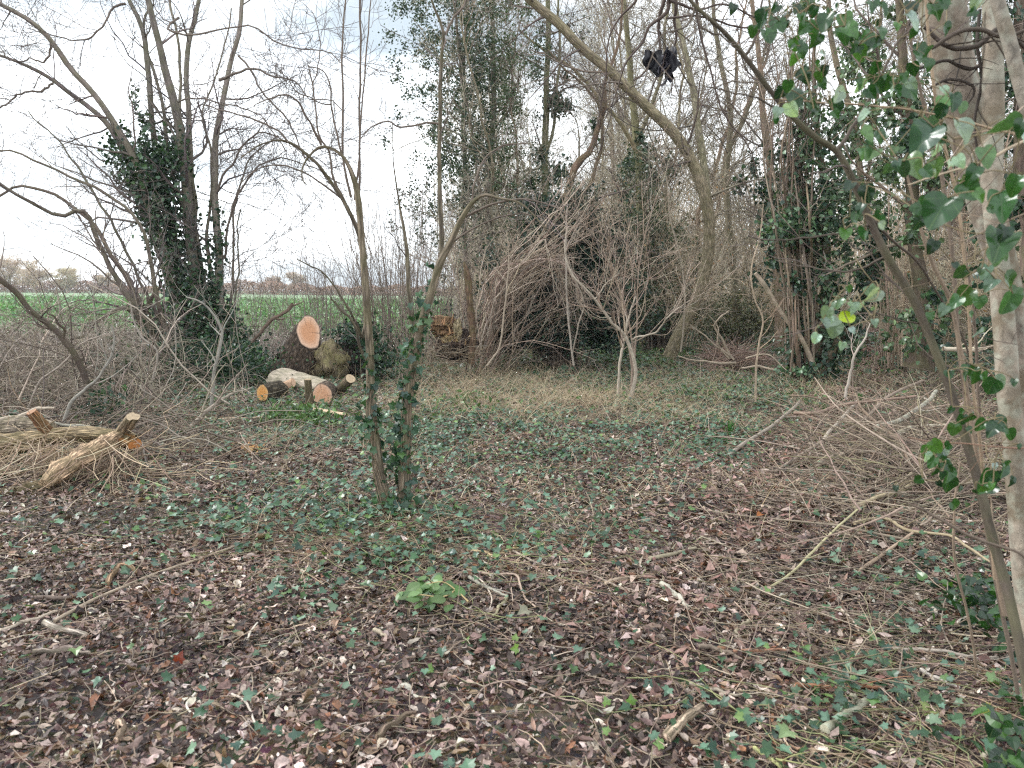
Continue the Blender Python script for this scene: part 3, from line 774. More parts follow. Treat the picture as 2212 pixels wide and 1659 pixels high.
# hand-traced boughs
boughs = [st([(471, 171, 9), (500, 157, 7), (555, 153, 6), (590, 168, 5), (639, 172, 4), (672, 215, 3), (715, 222, 3), (740, 240, 2)], dy=-.8),
          st([(385, 40, 6), (360, 60, 6), (420, 70, 5), (540, 62, 4), (620, 96, 4), (700, 112, 3), (745, 150, 2)], dy=-1),
          st([(276, 8, 7), (240, 20, 6), (222, 50, 5), (195, 84, 5), (160, 90, 4), (100, 70, 3), (60, 60, 2)], dy=-.5),
          st([(118, 180, 7), (80, 195, 6), (40, 208, 5), (0, 228, 5), (-40, 250, 4)], dy=-.4),
          st([(108, 96, 7), (95, 130, 5), (70, 130, 4), (30, 128, 4), (0, 115, 3)], dy=.2),
          st([(510, 120, 6), (560, 180, 5), (600, 240, 5), (640, 290, 4), (665, 350, 3)], dy=-.4),
          st([(360, 230, 5), (420, 215, 4), (500, 225, 4), (570, 262, 3), (620, 320, 3)], dy=-.8),
          st([(467, 420, 7), (500, 350, 6), (540, 300, 5), (590, 290, 4), (640, 320, 3), (670, 370, 3)], dy=-.5),
          st([(480, 560, 7), (505, 450, 6), (545, 372, 5), (600, 340, 4), (660, 352, 3), (730, 400, 3)], dy=-.5)]
for s, own in zip(boughs, (3, 0, 1, 5, 4, 3, 0, 3, 3)):
    a, r = part_stem(TS[own], 'branch', s, 22, 5, (.17, .135, .11), B_TWIG, rng, .03, .06)
    S.append((a, r))
A, R = merge(S)
TL = [dict(n=9, ln=(.6, 1.9), ang=(30, 75), rr=.38, np=8, wig=.20, t0=.30, rmin=.005, s=4, up=.03), dict(n=6, ln=(.3, .9), ang=(25, 70), rr=.6, np=6, wig=.24, t0=.15, rmin=.0035, up=.02), dict(n=5, ln=(.10, .42), ang=(25, 65), rr=.7, np=4, wig=.25, t0=.15, rmin=.0028)]
twigs_part(t, A, R, rng, ([(.15, .125, .115), (.20, .16, .14), (.115, .10, .10)], [1, 1, 1]), TL)
# ivy
mb = M()
IV = [(300, 350, 42, 36, 900), (345, 335, 40, 40, 800), (380, 350, 24, 34, 420), (320, 400, 44, 44, 1100), (360, 430, 40, 44, 900), (340, 480, 34, 40, 800), (375, 540, 34, 46, 1000), (400, 610, 30, 44, 800), (310, 270, 14, 36, 130), (290, 215, 8, 26, 60), (250, 330, 26, 22, 160),
      (275, 380, 26, 26, 260), (385, 690, 40, 40, 1100), (440, 660, 34, 50, 1000), (430, 750, 70, 34, 2600), (500, 760, 44, 34, 1200), (490, 690, 28, 28, 300), (395, 310, 14, 40, 200), (240, 300, 14, 18, 60), (470, 520, 16, 30, 120), (455, 590, 20, 40, 220), (265, 285, 14, 20, 90), (345, 690, 22, 26, 200)]
for (cx, cy, sx, sy, n) in IV:
    n = int(n * .62)
    a = np.linspace(0, 6.3, n)
    q = np.array([P(u, v, YT + w) for u, v, w in zip(rng.normal(cx, sx * .62, n), rng.normal(cy, sy * .62, n), rng.normal(-.05, .34, n))])
    q[:, 2] = np.maximum(q[:, 2], .05)
    tip = nrm(rng.normal(size=(n, 3)) * .8 + np.array([0, 0, -.5])); nr = rng.normal(size=(n, 3)) + np.array([-.2, -.4, .5])
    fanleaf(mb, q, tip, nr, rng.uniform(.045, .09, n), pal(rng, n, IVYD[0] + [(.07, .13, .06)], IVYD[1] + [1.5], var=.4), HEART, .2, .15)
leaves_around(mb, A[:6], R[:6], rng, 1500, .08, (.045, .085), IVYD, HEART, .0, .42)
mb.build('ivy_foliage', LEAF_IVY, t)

# ------------------------------------------------------------------ arching multi-stem shrub beside it, leaning pole
rng = np.random.default_rng(32)
t = thing('arching_tree', 'leaning bare shrub with long arching branches sweeping over the field', 'tree', Gp(345, 815))
Yc = 12.6
specs = [st([(350, 815, 26), (330, 740, 24), (306, 690, 22), (262, 610, 14), (210, 520, 12), (168, 452, 11), (128, 470, 10), (84, 450, 9), (40, 420, 8), (0, 393, 8), (-50, 370, 6)], Yc, -1.5),
         st([(352, 815, 24), (326, 720, 20), (300, 640, 14), (250, 560, 12), (200, 490, 10), (150, 440, 9), (110, 415, 8), (60, 400, 7), (0, 430, 6)], Yc, -.4),
         st([(360, 810, 20), (352, 700, 14), (335, 600, 11), (319, 524, 9), (269, 454, 8), (220, 410, 8), (168, 386, 7), (100, 352, 6), (34, 333, 5), (-30, 330, 4)], Yc, -1),
         st([(340, 760, 18), (310, 700, 14), (280, 670, 12), (220, 690, 9), (180, 720, 8), (120, 745, 6)], Yc, -1.2),
         st([(345, 790, 20), (318, 660, 14), (346, 615, 9), (349, 610, 12)], Yc, -.1),
         st([(350, 700, 9), (300, 600, 8), (240, 480, 7), (180, 380, 6), (130, 310, 4), (60, 240, 3)], Yc, .8)]
S = [part_stem(t, 'stem', s, 30, 7, pal(rng, 1, *GREY)[0], B_TRUNK, rng, .05, .06) for s in specs]
A, R = merge(S)
twigs_part(t, A, R, rng, ([(.16, .13, .12), (.20, .16, .14)], [1, 1]), [dict(n=10, ln=(.5, 1.5), ang=(25, 60), rr=.4, np=7, wig=.2, rmin=.004, s=4), dict(n=5, ln=(.25, .7), rr=.6, np=5, wig=.22, rmin=.003), dict(n=3, ln=(.1, .3), rr=.7, np=4, wig=.25, rmin=.0024)])
mb = M(); leaves_around(mb, A[:2], R[:2], rng, 260, .06, (.04, .08), IVYD, HEART, .05, .3); mb.build('ivy_foliage', LEAF_IVY, t)

t = thing('leaning_pole', 'dark bare young trunk leaning out of the bramble thicket toward the frame edge', 'tree', Gp(200, 850))
S = [part_stem(t, 'trunk', st([(200, 850, 20), (175, 790, 17), (144, 741, 16), (100, 700, 15), (67, 671, 14), (30, 625, 14), (0, 600, 15), (-60, 560, 12), (-140, 470, 9)], 9.2, -1), 26, 9, (.125, .095, .08), B_TRUNK, rng, .05, .02)]
S.append(part_stem(t, 'branch', st([(140, 735, 8), (134, 705, 7), (120, 690, 5), (100, 672, 3)], 8.8, -.2), 12, 6, (.12, .09, .07), B_TRUNK, rng, .05, .02))
A, R = merge(S)
twigs_part(t, A, R, rng, GREY, [dict(n=10, ln=(.3, .9), rr=.35, np=6, wig=.2, rmin=.003), dict(n=3, ln=(.1, .4), rr=.6, np=4, rmin=.002)])

# ------------------------------------------------------------------ the double-stemmed sapling
rng = np.random.default_rng(33)
YD = 5.35
t = thing('double_stemmed_sapling', 'young double-stemmed tree with ivy creeping up its furrowed bark in the middle of the clearing', 'tree', Gp(852, 1100))
BK = (.25, .20, .145)
S = []
Ls = st([(838, 1108, 44), (831, 1080, 37), (824, 1030, 31), (815, 985, 29), (807, 920, 27), (802, 872, 25), (798, 788, 24), (795, 720, 22), (792, 654, 21), (785, 553, 18), (779, 470, 17), (775, 437, 16), (765, 391, 14), (752, 359, 11), (739, 336, 9), (718, 320, 8), (695, 315, 8), (666, 336, 6), (651, 365, 5), (653, 388, 4), (662, 400, 3)], YD, -.25)
Rs = st([(866, 1108, 44), (870, 1070, 38), (872, 1020, 33), (874, 973, 31), (880, 889, 30), (890, 805, 29), (900, 745, 28), (914, 690, 26), (930, 637, 24), (953, 560, 22), (972, 524, 19), (1000, 470, 15), (1020, 440, 12), (1044, 422, 9), (1080, 428, 7), (1121, 436, 6), (1160, 470, 4), (1200, 520, 3)], YD + .05, -.5)
S.append(part_stem(t, 'stem', [(a, b, c, d * .92) for a, b, c, d in Ls], 80, 20, BK, B_FURROW, rng, .08, .008, flare=.06, label='thinner straighter stem of the pair')); LS = part_stem.last
S.append(part_stem(t, 'stem', [(a, b, c, d * .90) for a, b, c, d in Rs], 80, 20, BK, B_FURROW, rng, .08, .008, flare=.06, label='thicker stem that leans away and arches over')); RS = part_stem.last
brs = [st([(897, 735, 14), (888, 690, 13), (885, 640, 12), (882, 590, 12), (880, 553, 11), (872, 500, 8), (860, 425, 5), (850, 340, 3), (846, 250, 1.5)], YD + .1, .2),
       st([(952, 570, 13), (953, 520, 13), (952, 437, 12), (949, 330, 11), (950, 218, 10), (955, 120, 9), (960, 74, 8), (940, 25, 6), (925, -20, 5)], YD, .1),
       st([(960, 74, 7), (980, 40, 6), (1004, 8, 5), (1020, -20, 4)], YD + .1, .1),
       st([(787, 560, 16), (766, 480, 12), (742, 432, 10), (711, 388, 9), (687, 359, 8), (664, 336, 8), (622, 307, 7), (596, 302, 5), (565, 310, 4), (518, 341, 3)], YD, -.4),
       st([(622, 307, 6), (600, 283, 5), (583, 273, 5), (552, 258, 5), (518, 250, 4), (480, 238, 4), (443, 225, 3)], YD - .3, -.1),
       st([(695, 314, 7), (675, 275, 6), (661, 250, 5), (643, 219, 5), (622, 206, 4), (583, 211, 4), (549, 229, 2)], YD - .1, -.3),
       st([(744, 440, 8), (720, 380, 6), (706, 320, 5), (698, 312, 5), (682, 221, 4), (674, 180, 4), (664, 141, 3)], YD, -.1),
       st([(674, 180, 3), (687, 148, 3), (690, 91, 2.5), (684, 47, 2), (671, 21, 1.5)], YD, 0),
       st([(739, 336, 6), (726, 286, 5), (716, 224, 4), (710, 177, 4), (698, 154, 3), (664, 141, 2.5)], YD, 0),
       st([(757, 427, 7), (746, 372, 6), (741, 312, 6), (740, 230, 5.5), (739, 146, 5), (742, 65, 4.5), (745, 0, 4), (747, -50, 4)], YD, .15),
       st([(776, 445, 8), (776, 350, 6.5), (777, 260, 6), (778, 170, 5.5), (778, 83, 5), (778, 0, 5), (778, -50, 4)], YD, -.15),
       st([(766, 432, 6), (774, 350, 5), (778, 286, 4.5), (785, 200, 4), (789, 130, 4), (796, 60, 3.5), (802, 0, 3), (806, -40, 3)], YD, .2),
       st([(789, 700, 12), (779, 755, 1), (779, 755, 1)][:1] + [(782, 730, 9), (772, 700, 7), (755, 672, 6), (735, 640, 5), (700, 590, 4), (640, 560, 3)], YD, -.3),
       st([(799, 795, 12), (790, 775, 9), (779, 752, 8), (770, 715, 7), (755, 687, 6), (735, 665, 6), (715, 645, 4)], YD - .03, -.25),
       st([(716, 224, 4), (690, 223, 3), (665, 208, 3), (640, 196, 3), (620, 170, 2.5), (600, 150, 2)], YD, -.3),
       st([(840, 400, 1), (840, 400, 1)][:0] + [(905, 400, 4), (870, 275, 0)][:0] + [(948, 268, 7), (925, 266, 6), (894, 270, 5), (864, 274, 5), (835, 263, 4), (800, 275, 3), (780, 300, 2)], YD, -.1),
       st([(742, 432, 5), (700, 400, 5), (650, 370, 4), (600, 355, 4), (560, 365, 3), (520, 395, 2.5)], YD, -.3),
       st([(1000, 470, 7), (1050, 445, 6), (1120, 432, 5), (1180, 440, 4), (1240, 470, 3), (1290, 520, 2)], YD - .2, -.2),
       st([(965, 535, 7), (1010, 500, 5), (1080, 470, 4), (1130, 460, 3), (1200, 480, 2)], YD, -.2),
       st([(1018, 440, 6), (1030, 380, 5), (1040, 350, 4), (1090, 315, 4), (1140, 308, 3)], YD, .2)]
for s in brs:
    wv = s[0][3]
    if len(s) > 1:
        S.append(part_stem(LS if s[0][0] < 832 else RS, 'branch', s, 26, 7, (.16, .125, .10) if wv < 10 else (.18, .145, .11), B_TWIG if wv < 9 else B_FURROW, rng, .05, .008))
A, R = merge(S[2:])
twigs_part(t, A, R, rng, ([(.15, .12, .11), (.19, .155, .14)], [1, 1]), [dict(n=5, ln=(.15, .55), ang=(25, 60), rr=.38, np=7, wig=.16, rmin=.0016, s=4, up=.05, t0=.35), dict(n=3, ln=(.07, .25), rr=.6, np=5, wig=.2, rmin=.0011)], name='twigs')
# climbing ivy: clinging stalks and leaves
mb = M(); mk = M()
for (a, r), t1, cnt in ((S[0], .42, 90), (S[1], .52, 170)):
    for k in range(5):
        s_ = np.linspace(0, t1 * rng.uniform(.5, 1), 30) * (a.shape[1] - 1); i = s_.astype(int).clip(0, a.shape[1] - 2)
        c = a[0, i]; rad = r[0, i] * 1.13 + .003
        an = rng.uniform(0, 6.3) + np.sin(np.linspace(0, 5, 30) + rng.uniform(0, 6)) * .7
        pt = c + np.stack([np.cos(an) * rad, np.sin(an) * rad, 0 * an], -1)
        tubes(mk, pt[None], np.full((1, 30), .0026), 4, (.27, .20, .14))
    leaves_around(mb, a, r, rng, cnt, .022, (.030, .060), IVYC, IVY, .02, t1)
for (cx, cy, sx, sy, n) in ((800, 905, 24, 26, 40), (885, 770, 18, 50, 26), (872, 905, 18, 60, 46), (865, 990, 24, 40, 40), (930, 600, 10, 50, 10), (905, 660, 16, 40, 12), (850, 1090, 40, 18, 50)):
    q = np.array([P(u, v, YD + w) for u, v, w in zip(rng.normal(cx, sx * .6, n), rng.normal(cy, sy * .7, n), rng.normal(-.06, .05, n))])
    tip = nrm(rng.normal(size=(n, 3)) * .6 + np.array([0, -.2, -.6])); nr = rng.normal(size=(n, 3)) * .5 + np.array([-.1, -.7, .6])
    fanleaf(mb, q, tip, nr, rng.uniform(.035, .062, n), pal(rng, n, *IVYC, var=.35), IVY, .2, .15)
mk.build('ivy_stalks', B_TWIG, t)
mb.build('ivy_foliage', LEAF_IVY, t)

# ------------------------------------------------------------------ logs and stumps
def make_log(t, p0, p1, r0, r1, n1, barkcol, cutcol, rng, barkm, lump=.06, sides=40, rings=16, name='log_bark', n0=None, flare=0, rimcol=None, squash=1.0):
    """a log from p0 to p1; the saw cut at p1 faces n1"""
    p0 = np.asarray(p0, float); p1 = np.asarray(p1, float); ax = nrm(p1 - p0)
    n1 = nrm(np.asarray(n1, float)) if n1 is not None else ax
    n0 = nrm(np.asarray(n0, float)) if n0 is not None else ax
    a = np.arange(sides) * 2 * np.pi / sides; ph = rng.uniform(0, 6.3, 8)
    outl = 1 + lump * (np.sin(2 * a + ph[0]) + .6 * np.sin(3 * a + ph[1]) + .35 * np.sin(5 * a + ph[2]) + .25 * np.sin(9 * a + ph[3]))
    V, B = [], []
    for k in range(rings):
        s = k / (rings - 1); c = p0 * (1 - s) + p1 * s
        nn = nrm(n0 * (1 - s) ** 2 + ax * 2 * s * (1 - s) + n1 * s ** 2)
        ref = np.array([0, 0, 1.]) if abs(nn[2]) < .9 else np.array([1., 0, 0])
        e1 = nrm(np.cross(ref, nn)); e2 = np.cross(nn, e1)
        r = (r0 * (1 - s) + r1 * s) * outl * (1 + lump * .7 * np.sin(4 * a + 9 * s + ph[4]) * np.sin(11 * s + ph[5]) * (s < .98)) * (1 + flare * (1 - s) ** 3 * (1 + .5 * np.sin(4 * a)))
        V.append(c + (r * np.cos(a))[:, None] * e1 + (r * squash * np.sin(a))[:, None] * e2)
        B.append(np.stack([r * np.cos(a), r * np.sin(a), np.full(sides, s * np.linalg.norm(p1 - p0))], -1))
    V = np.array(V); B = np.array(B)
    i = np.arange(rings - 1)[:, None]; j = np.arange(sides)[None]
    q = np.stack([i * sides + j, i * sides + (j + 1) % sides, (i + 1) * sides + (j + 1) % sides, (i + 1) * sides + j], -1).reshape(-1, 4)
    M().add(V, q, barkcol, B).build(name, barkm, t)
    for e, nn, sgn in ((rings - 1, n1, 1), (0, n0, -1)):
        ring = V[e]; c = ring.mean(0); mbc = M(); rows = [1.0, .90, .72, .5, .28, .1]
        vv = np.concatenate([c + (ring - c) * f for f in rows] + [c[None]]); bb = np.concatenate([np.stack([B[e, :, 0] * f, B[e, :, 1] * f, 0 * a], -1) for f in rows] + [np.zeros((1, 3))])
        cc = np.tile(np.array(cutcol, float), (len(vv), 1))
        rim = np.array(rimcol if rimcol is not None else np.array(cutcol) * 1.15, float)
        cc[:sides] = np.array(barkcol) * .7; cc[sides:2 * sides] = rim; cc[2 * sides:3 * sides] = rim * .5 + np.array(cutcol) * .5
        vv = vv + nrm(nn) * sgn * .003
        ii = np.arange(len(rows) - 1)[:, None]
        q2 = np.stack([ii * sides + j, ii * sides + (j + 1) % sides, (ii + 1) * sides + (j + 1) % sides, (ii + 1) * sides + j], -1).reshape(-1, 4)
        k = np.arange(sides); o5 = (len(rows) - 1) * sides
        tri = np.stack([o5 + k, o5 + (k + 1) % sides, np.full(sides, len(vv) - 1)], -1)
        mbc.add(vv, q2, cc, bb, smooth=False); mbc.F.append(tri); mbc.S.append(np.full(len(tri), False)); mbc.MI.append(np.zeros(len(tri)))
        mbc.build('cut_face' if sgn > 0 else 'end_face', CUT, t)
def lumpy(mb, c, rad, col, rng, nu=48, nv=30, amp=.16, freq=5):
    """an irregular rounded mass"""
    u = np.linspace(0, 2 * np.pi, nu, endpoint=False)[None]; v = np.linspace(.04, np.pi - .04, nv)[:, None]
    d = np.stack([np.cos(u) * np.sin(v), np.sin(u) * np.sin(v), np.cos(v) * np.ones_like(u)], -1)
    s = np.zeros((nv, nu))
    for k in range(9):
        w = rng.normal(size=3); f = freq * (.5 + k * .35); s += np.sin((d * w).sum(-1) * f + rng.uniform(0, 6)) / (1 + k * .5)
    V = np.asarray(c) + d * np.asarray(rad) * (1 + amp * s * .5)[..., None]
    i = np.arange(nv - 1)[:, None]; j = np.arange(nu)[None]
    q = np.stack([i * nu + j, (i + 1) * nu + j, (i + 1) * nu + (j + 1) % nu, i * nu + (j + 1) % nu], -1).reshape(-1, 4)
    mb.add(V, q, col, V - np.asarray(c))
rng = np.random.default_rng(41)
ORANGE, PINK = (.60, .30, .16), (.72, .47, .33)
YS = 13.2
t = thing('cut_stump', 'thick dark rugged stump leaning out with a fresh round orange saw cut on top', 'stump', Gp(655, 822))
make_log(t, P(642, 812, YS + .1), P(667, 718, YS - .30), .43, .235, (.70, -.62, .32), (.12, .088, .066), ORANGE, rng, B_ROUGH, .07, 48, 20, flare=.12, rimcol=PINK, squash=1.22)
make_log(t, P(622, 772, YS), P(598, 768, YS - .15), .075, .05, (-.9, -.4, .1), (.05, .04, .034), (.12, .08, .05), rng, B_ROUGH, .1, 16, 8, name='broken_side_stub')
make_log(t, P(616, 800, YS - .1), P(600, 770, YS - .12), .05, .03, (-.5, -.4, .6), (.05, .04, .034), (.12, .08, .05), rng, B_ROUGH, .1, 12, 8, name='broken_side_stub')
t = thing('mossy_root_mass', 'shaggy mossy yellow-brown root mass beside the dark cut stump', 'root mass', P(712, 800, YS + .1) * [1, 1, 0])
mb = M(); lumpy(mb, P(710, 782, YS - .1), (.34, .34, .36), (.22, .175, .11), rng, 80, 50, .26, 3.2)
mb.build('root_burr', B_MOSS, t)
mb = M(); lumpy(mb, P(756, 785, YS + .35), (.46, .36, .42), (.07, .055, .045), rng, 48, 30, .25, 7)  # near-black lump standing in for the shade of the hollow
mb.build('hollow_shade_mass', B_ROUGH, t)
mb = M()
n = 260
d = nrm(rng.normal(size=(n, 3)) * [1, .6, 1] + [0, -.7, 0]); p0 = P(710, 782, YS - .1) + d * np.array([.34, .34, .35])
pp = np.stack([p0, p0 + d * .02 + nrm(rng.normal(size=(n, 3))) * .03 + [0, 0, -.02], p0 + d * .03 + rng.normal(0, .04, (n, 3)) + [0, 0, -.07]], 1)
tubes(mb, pp, np.tile([.006, .005, .002], (n, 1)), 3, pal(rng, n, [(.30, .25, .15), (.19, .15, .095), (.07, .055, .04)], [1, 1, 1.6]))
mb.build('hanging_fibres', STRAWM, t)
mb = M(); n = 620
q = np.array([P(u, v, w) for u, v, w in zip(rng.normal(765, 26, n), rng.normal(722, 14, n), rng.normal(YS + .3, .25, n))]); q[:, 2] = np.maximum(q[:, 2], .1)
dialeaf(mb, q, rng.uniform(.04, .09, n), pal(rng, n, *IVYD), rng, asp=.8)
n = 700
q = np.array([P(u, v, w) for u, v, w in zip(rng.normal(800, 26, n), rng.normal(765, 34, n), rng.normal(YS + .2, .2, n))]); q[:, 2] = np.maximum(q[:, 2], .05)
dialeaf(mb, q, rng.uniform(.04, .09, n), pal(rng, n, *IVYD), rng, asp=.8)
mb.build('ivy_foliage', LEAF_FAR, t)

t = thing('pale_felled_trunk', 'big pale grey-brown trunk section lying in front of the dark stump', 'log', Gp(650, 850))
make_log(t, P(608, 828, 12.4), P(708, 842, 11.9), .34, .20, (.95, -.1, .1), (.50, .42, .33), (.50, .38, .24), rng, B_TRUNK, .08, 40, 16, squash=.7)
t = thing('round_log', 'short log with an amber sawn end, nearest the ivy-clad tree', 'log', Gp(572, 872))
make_log(t, P(604, 842, 11.3), P(567, 849, 10.6), .125, .112, (-.5, -.84, .10), (.115, .092, .062), (.60, .28, .075), rng, B_ROUGH, .06, 32, 10, rimcol=(.62, .36, .14), squash=1.1)
t = thing('round_log', 'short log with a pinkish orange sawn end behind the upright post', 'log', Gp(697, 880))
make_log(t, P(708, 846, 11.4), P(696, 853, 10.5), .150, .145, (.06, -.99, .08), (.15, .11, .08), (.62, .33, .19), rng, B_ROUGH, .06, 36, 10, rimcol=(.66, .41, .28))
t = thing('wood_chunk', 'small pinkish wood chunk resting on the pale trunk', 'log', P(618, 840, 11.9) * [1, 1, 0] )
make_log(t, P(604, 838, 11.85), P(634, 826, 11.8), .055, .06, (.9, -.3, .2), (.58, .38, .25), (.66, .44, .30), rng, B_TWIG, .15, 16, 8)
t = thing('upright_post', 'short upright brown stub standing in front of the pinkish log', 'stump', Gp(668, 893))
make_log(t, P(672, 900, 9.9), P(665, 820, 9.85), .058, .048, (.05, -.1, 1), (.14, .105, .065), (.30, .22, .13), rng, B_FURROW, .10, 20, 18, flare=.7)
t = thing('tilted_log', 'thin brown log tilted up with a pale end next to the double-stemmed tree', 'log', Gp(735, 862))
make_log(t, P(722, 856, 11.4), P(757, 818, 11.1), .062, .072, (.3, -.7, .55), (.16, .12, .08), (.46, .34, .22), rng, B_FURROW, .06, 22, 10)
t = thing('split_plank', 'long cream split plank lying beneath the pinkish log', 'wood piece', Gp(712, 893))
make_log(t, Gp(678, 884, .05), Gp(744, 895, .05), .035, .025, None, (.62, .47, .32), (.62, .47, .32), rng, B_TWIG, .18, 10, 8, squash=.6)
t = thing('wood_chip_heap', 'small pile of orange wood chips on the litter', 'wood chips', Gp(545, 965))
mb = M(); n = 60
q = np.array([Gp(a, b, .02) for a, b in zip(rng.normal(545, 16, n), rng.normal(965, 5, n))])
bentleaf(mb, q, rng.uniform(0, 6, n), rng.normal(0, .5, n), rng.normal(0, .5, n), rng.uniform(.05, .13, n), rng.uniform(.015, .04, n), rng.normal(0, .1, n), rng.normal(0, .1, n), pal(rng, n, [(.66, .42, .22), (.58, .32, .14)], [1, 1]), 3)
mb.build('chips', STRAWM, t)

# rotten broken stump with pale heart wood
rng = np.random.default_rng(42)
YR = 14.0
t = thing('rotten_stump', 'broken rotten stump with pale yellow heartwood showing under the thicket', 'stump', Gp(985, 778))
mb = M(); lumpy(mb, P(985, 745, YR), (.36, .40, .26), (.075, .05, .038), rng, 56, 34, .22, 8); mb.build('rotten_base', B_ROUGH, t)
mb = M(); lumpy(mb, P(962, 708, YR - .18), (.23, .20, .17), (.34, .20, .11), rng, 70, 46, .34, 16); mb.build('crumbling_wood', B_ROT, t)
mb = M(); lumpy(mb, P(989, 712, YR - .34), (.075, .06, .17), (.60, .48, .30), rng, 60, 44, .4, 14); lumpy(mb, P(972, 734, YR - .34), (.13, .07, .07), (.52, .36, .18), rng, 60, 34, .45, 14)
mb.build('pale_heartwood', B_ROT, t)
mb = M(); n = 34
q = np.array([P(a, b, YR - .32 + w) for a, b, w in zip(rng.normal(975, 17, n), rng.normal(715, 16, n), rng.normal(0, .08, n))]); q2 = q + np.stack([rng.normal(.02, .06, n), rng.normal(-.02, .04, n), rng.normal(.03, .06, n)], -1)
tubes(mb, np.stack([q - [0, 0, .03], (q + q2) / 2 + rng.normal(0, .008, (n, 3)), q2], 1), np.tile([.016, .012, .003], (n, 1)), 4, pal(rng, n, [(.55, .42, .25), (.42, .25, .13), (.20, .12, .075), (.10, .06, .045)], [2, 2, 2, 2]))
n = 160; q = np.array([P(a, b, YR - .42) for a, b in zip(rng.normal(975, 34, n), rng.normal(765, 14, n))]); q[:, 2] = np.maximum(q[:, 2], .03)
dd = nrm(np.stack([rng.normal(0, 1, n), rng.normal(-.2, .4, n), rng.uniform(-.1, .9, n)], -1)) * rng.uniform(.15, .6, n)[:, None]
tubes(mb, np.stack([q, q + dd * .5 + rng.normal(0, .03, (n, 3)), q + dd * [1, 1, .7]], 1), np.tile([.005, .004, .002], (n, 1)), 3, pal(rng, n, *BRT))
mb.build('splinters', STRAWM, t)
mb = M(); lumpy(mb, P(955, 690, YR - .1), (.14, .12, .07), (.40, .24, .15), rng, 30, 18, .5, 8); mb.build('bark_flap', B_ROT, t)
t = thing('dead_post', 'brown broken dead stem standing upright beside the rotten stump', 'dead tree', Gp(1018, 785))
part_stem(t, 'trunk', st([(1018, 785, 22), (1020, 740, 18), (1019, 690, 19), (1014, 640, 18), (1010, 600, 17), (1006, 578, 12), (1003, 566, 4)], 13.6), 26, 12, (.19, .12, .08), B_FURROW, rng, .12, .01)

# dead rotting logs in the lower corner, under old vines
rng = np.random.default_rng(43)
t = thing('mossy_fallen_log', 'long curved mossy log lying across the heap with a torn orange end', 'log', Gp(130, 1010))
q = stems_px([[(-90, 995, 6.6, 60), (0, 966, 6.6, 55), (60, 952, 6.6, 50), (120, 942, 6.6, 46), (200, 938, 6.55, 44), (245, 943, 6.5, 42), (285, 956, 6.4, 40)]], 50)
mb = M(); tubes(mb, *q, 28, (.36, .27, .16), rng, .14); mb.build('log_bark', B_ROT, t)
make_log(t, P(262, 950, 6.42), P(292, 960, 6.36), .062, .05, (.8, -.5, -.2), (.36, .17, .06), (.50, .20, .06), rng, B_ROT, .3, 20, 8, name='torn_end')
t = thing('rotten_branch_stub', 'pale flaking stub sticking up from the end of the mossy log', 'wood piece', P(262, 955, 6.5) * [1, 1, 0])
make_log(t, P(252, 950, 6.5), P(287, 900, 6.35), .060, .045, (.3, -.6, .6), (.40, .30, .20), (.45, .34, .22), rng, B_ROT, .2, 24, 14)
t = thing('rotten_branch_stub', 'reddish brown rotten stub jutting up behind the mossy log', 'wood piece', P(85, 950, 6.75) * [1, 1, 0])
make_log(t, P(108, 940, 6.6), P(68, 890, 6.5), .080, .062, (-.4, -.4, .8), (.34, .17, .085), (.26, .12, .05), rng, B_ROT, .16, 24, 14, squash=.6)
t = thing('split_fibrous_log', 'split pale fibrous log lying below the mossy log, one end toward the viewer', 'log', Gp(150, 1040))
q = stems_px([[(250, 948, 6.4, 44), (220, 965, 6.2, 48), (185, 985, 6.0, 50), (150, 1005, 5.85, 50), (120, 1025, 5.7, 46), (95, 1045, 5.6, 32)]], 40)
mb = M(); tubes(mb, *q, 24, (.62, .43, .28), rng, .18, cap=True); mb.build('log_bark', B_ROT, t)
t = thing('rotten_log', 'dark grey log half buried behind the mossy log', 'log', Gp(20, 980))
q = stems_px([[(-80, 935, 7.4, 60), (0, 925, 7.3, 54), (60, 920, 7.2, 48), (110, 925, 7.1, 36)]], 30)
mb = M(); tubes(mb, *q, 24, (.30, .24, .18), rng, .12, cap=True); mb.build('log_bark', B_ROT, t)
t = thing('rotten_log', 'crumbling log at the bottom of the heap under the dry vines', 'log', Gp(60, 1090))
q = stems_px([[(-60, 1095, 5.6, 50), (20, 1075, 5.6, 46), (80, 1058, 5.7, 40), (130, 1045, 5.8, 30)]], 30)
mb = M(); tubes(mb, *q, 22, (.24, .185, .11), rng, .2, cap=True); mb.build('log_bark', B_ROT, t)
# dry vines hanging over the heap
mb = M(); n = 190
x0 = rng.uniform(-80, 300, n); y0 = rng.uniform(945, 1000, n)
pts = []
for a, b in zip(x0, y0):
    Y = rng.uniform(5.9, 6.6); dx = rng.normal(-45, 75); dd = rng.uniform(20, 120)
    pts.append(resample(np.array([P(a, b, Y), P(a + dx * .3 + rng.normal(0, 8), b + dd * .35, Y - .15), P(a + dx * .8, b + dd * .75, Y - .35), np.maximum(P(a + dx * 1.3, b + dd, Y - .5), [-99, 0, .02])]), 8))
tubes(mb, np.array(pts), np.full((n, 8), 1.) * rng.uniform(.0015, .0042, n)[:, None], 4, pal(rng, n, [(.42, .32, .23), (.30, .22, .155), (.20, .14, .10), (.55, .45, .33)], [2, 2, 2, 1]))
n = 130
p0 = np.array([P(a, b, 6.2) for a, b in zip(rng.normal(150, 110, n), rng.normal(1000, 28, n))]); p0[:, 2] = np.maximum(p0[:, 2], .06)
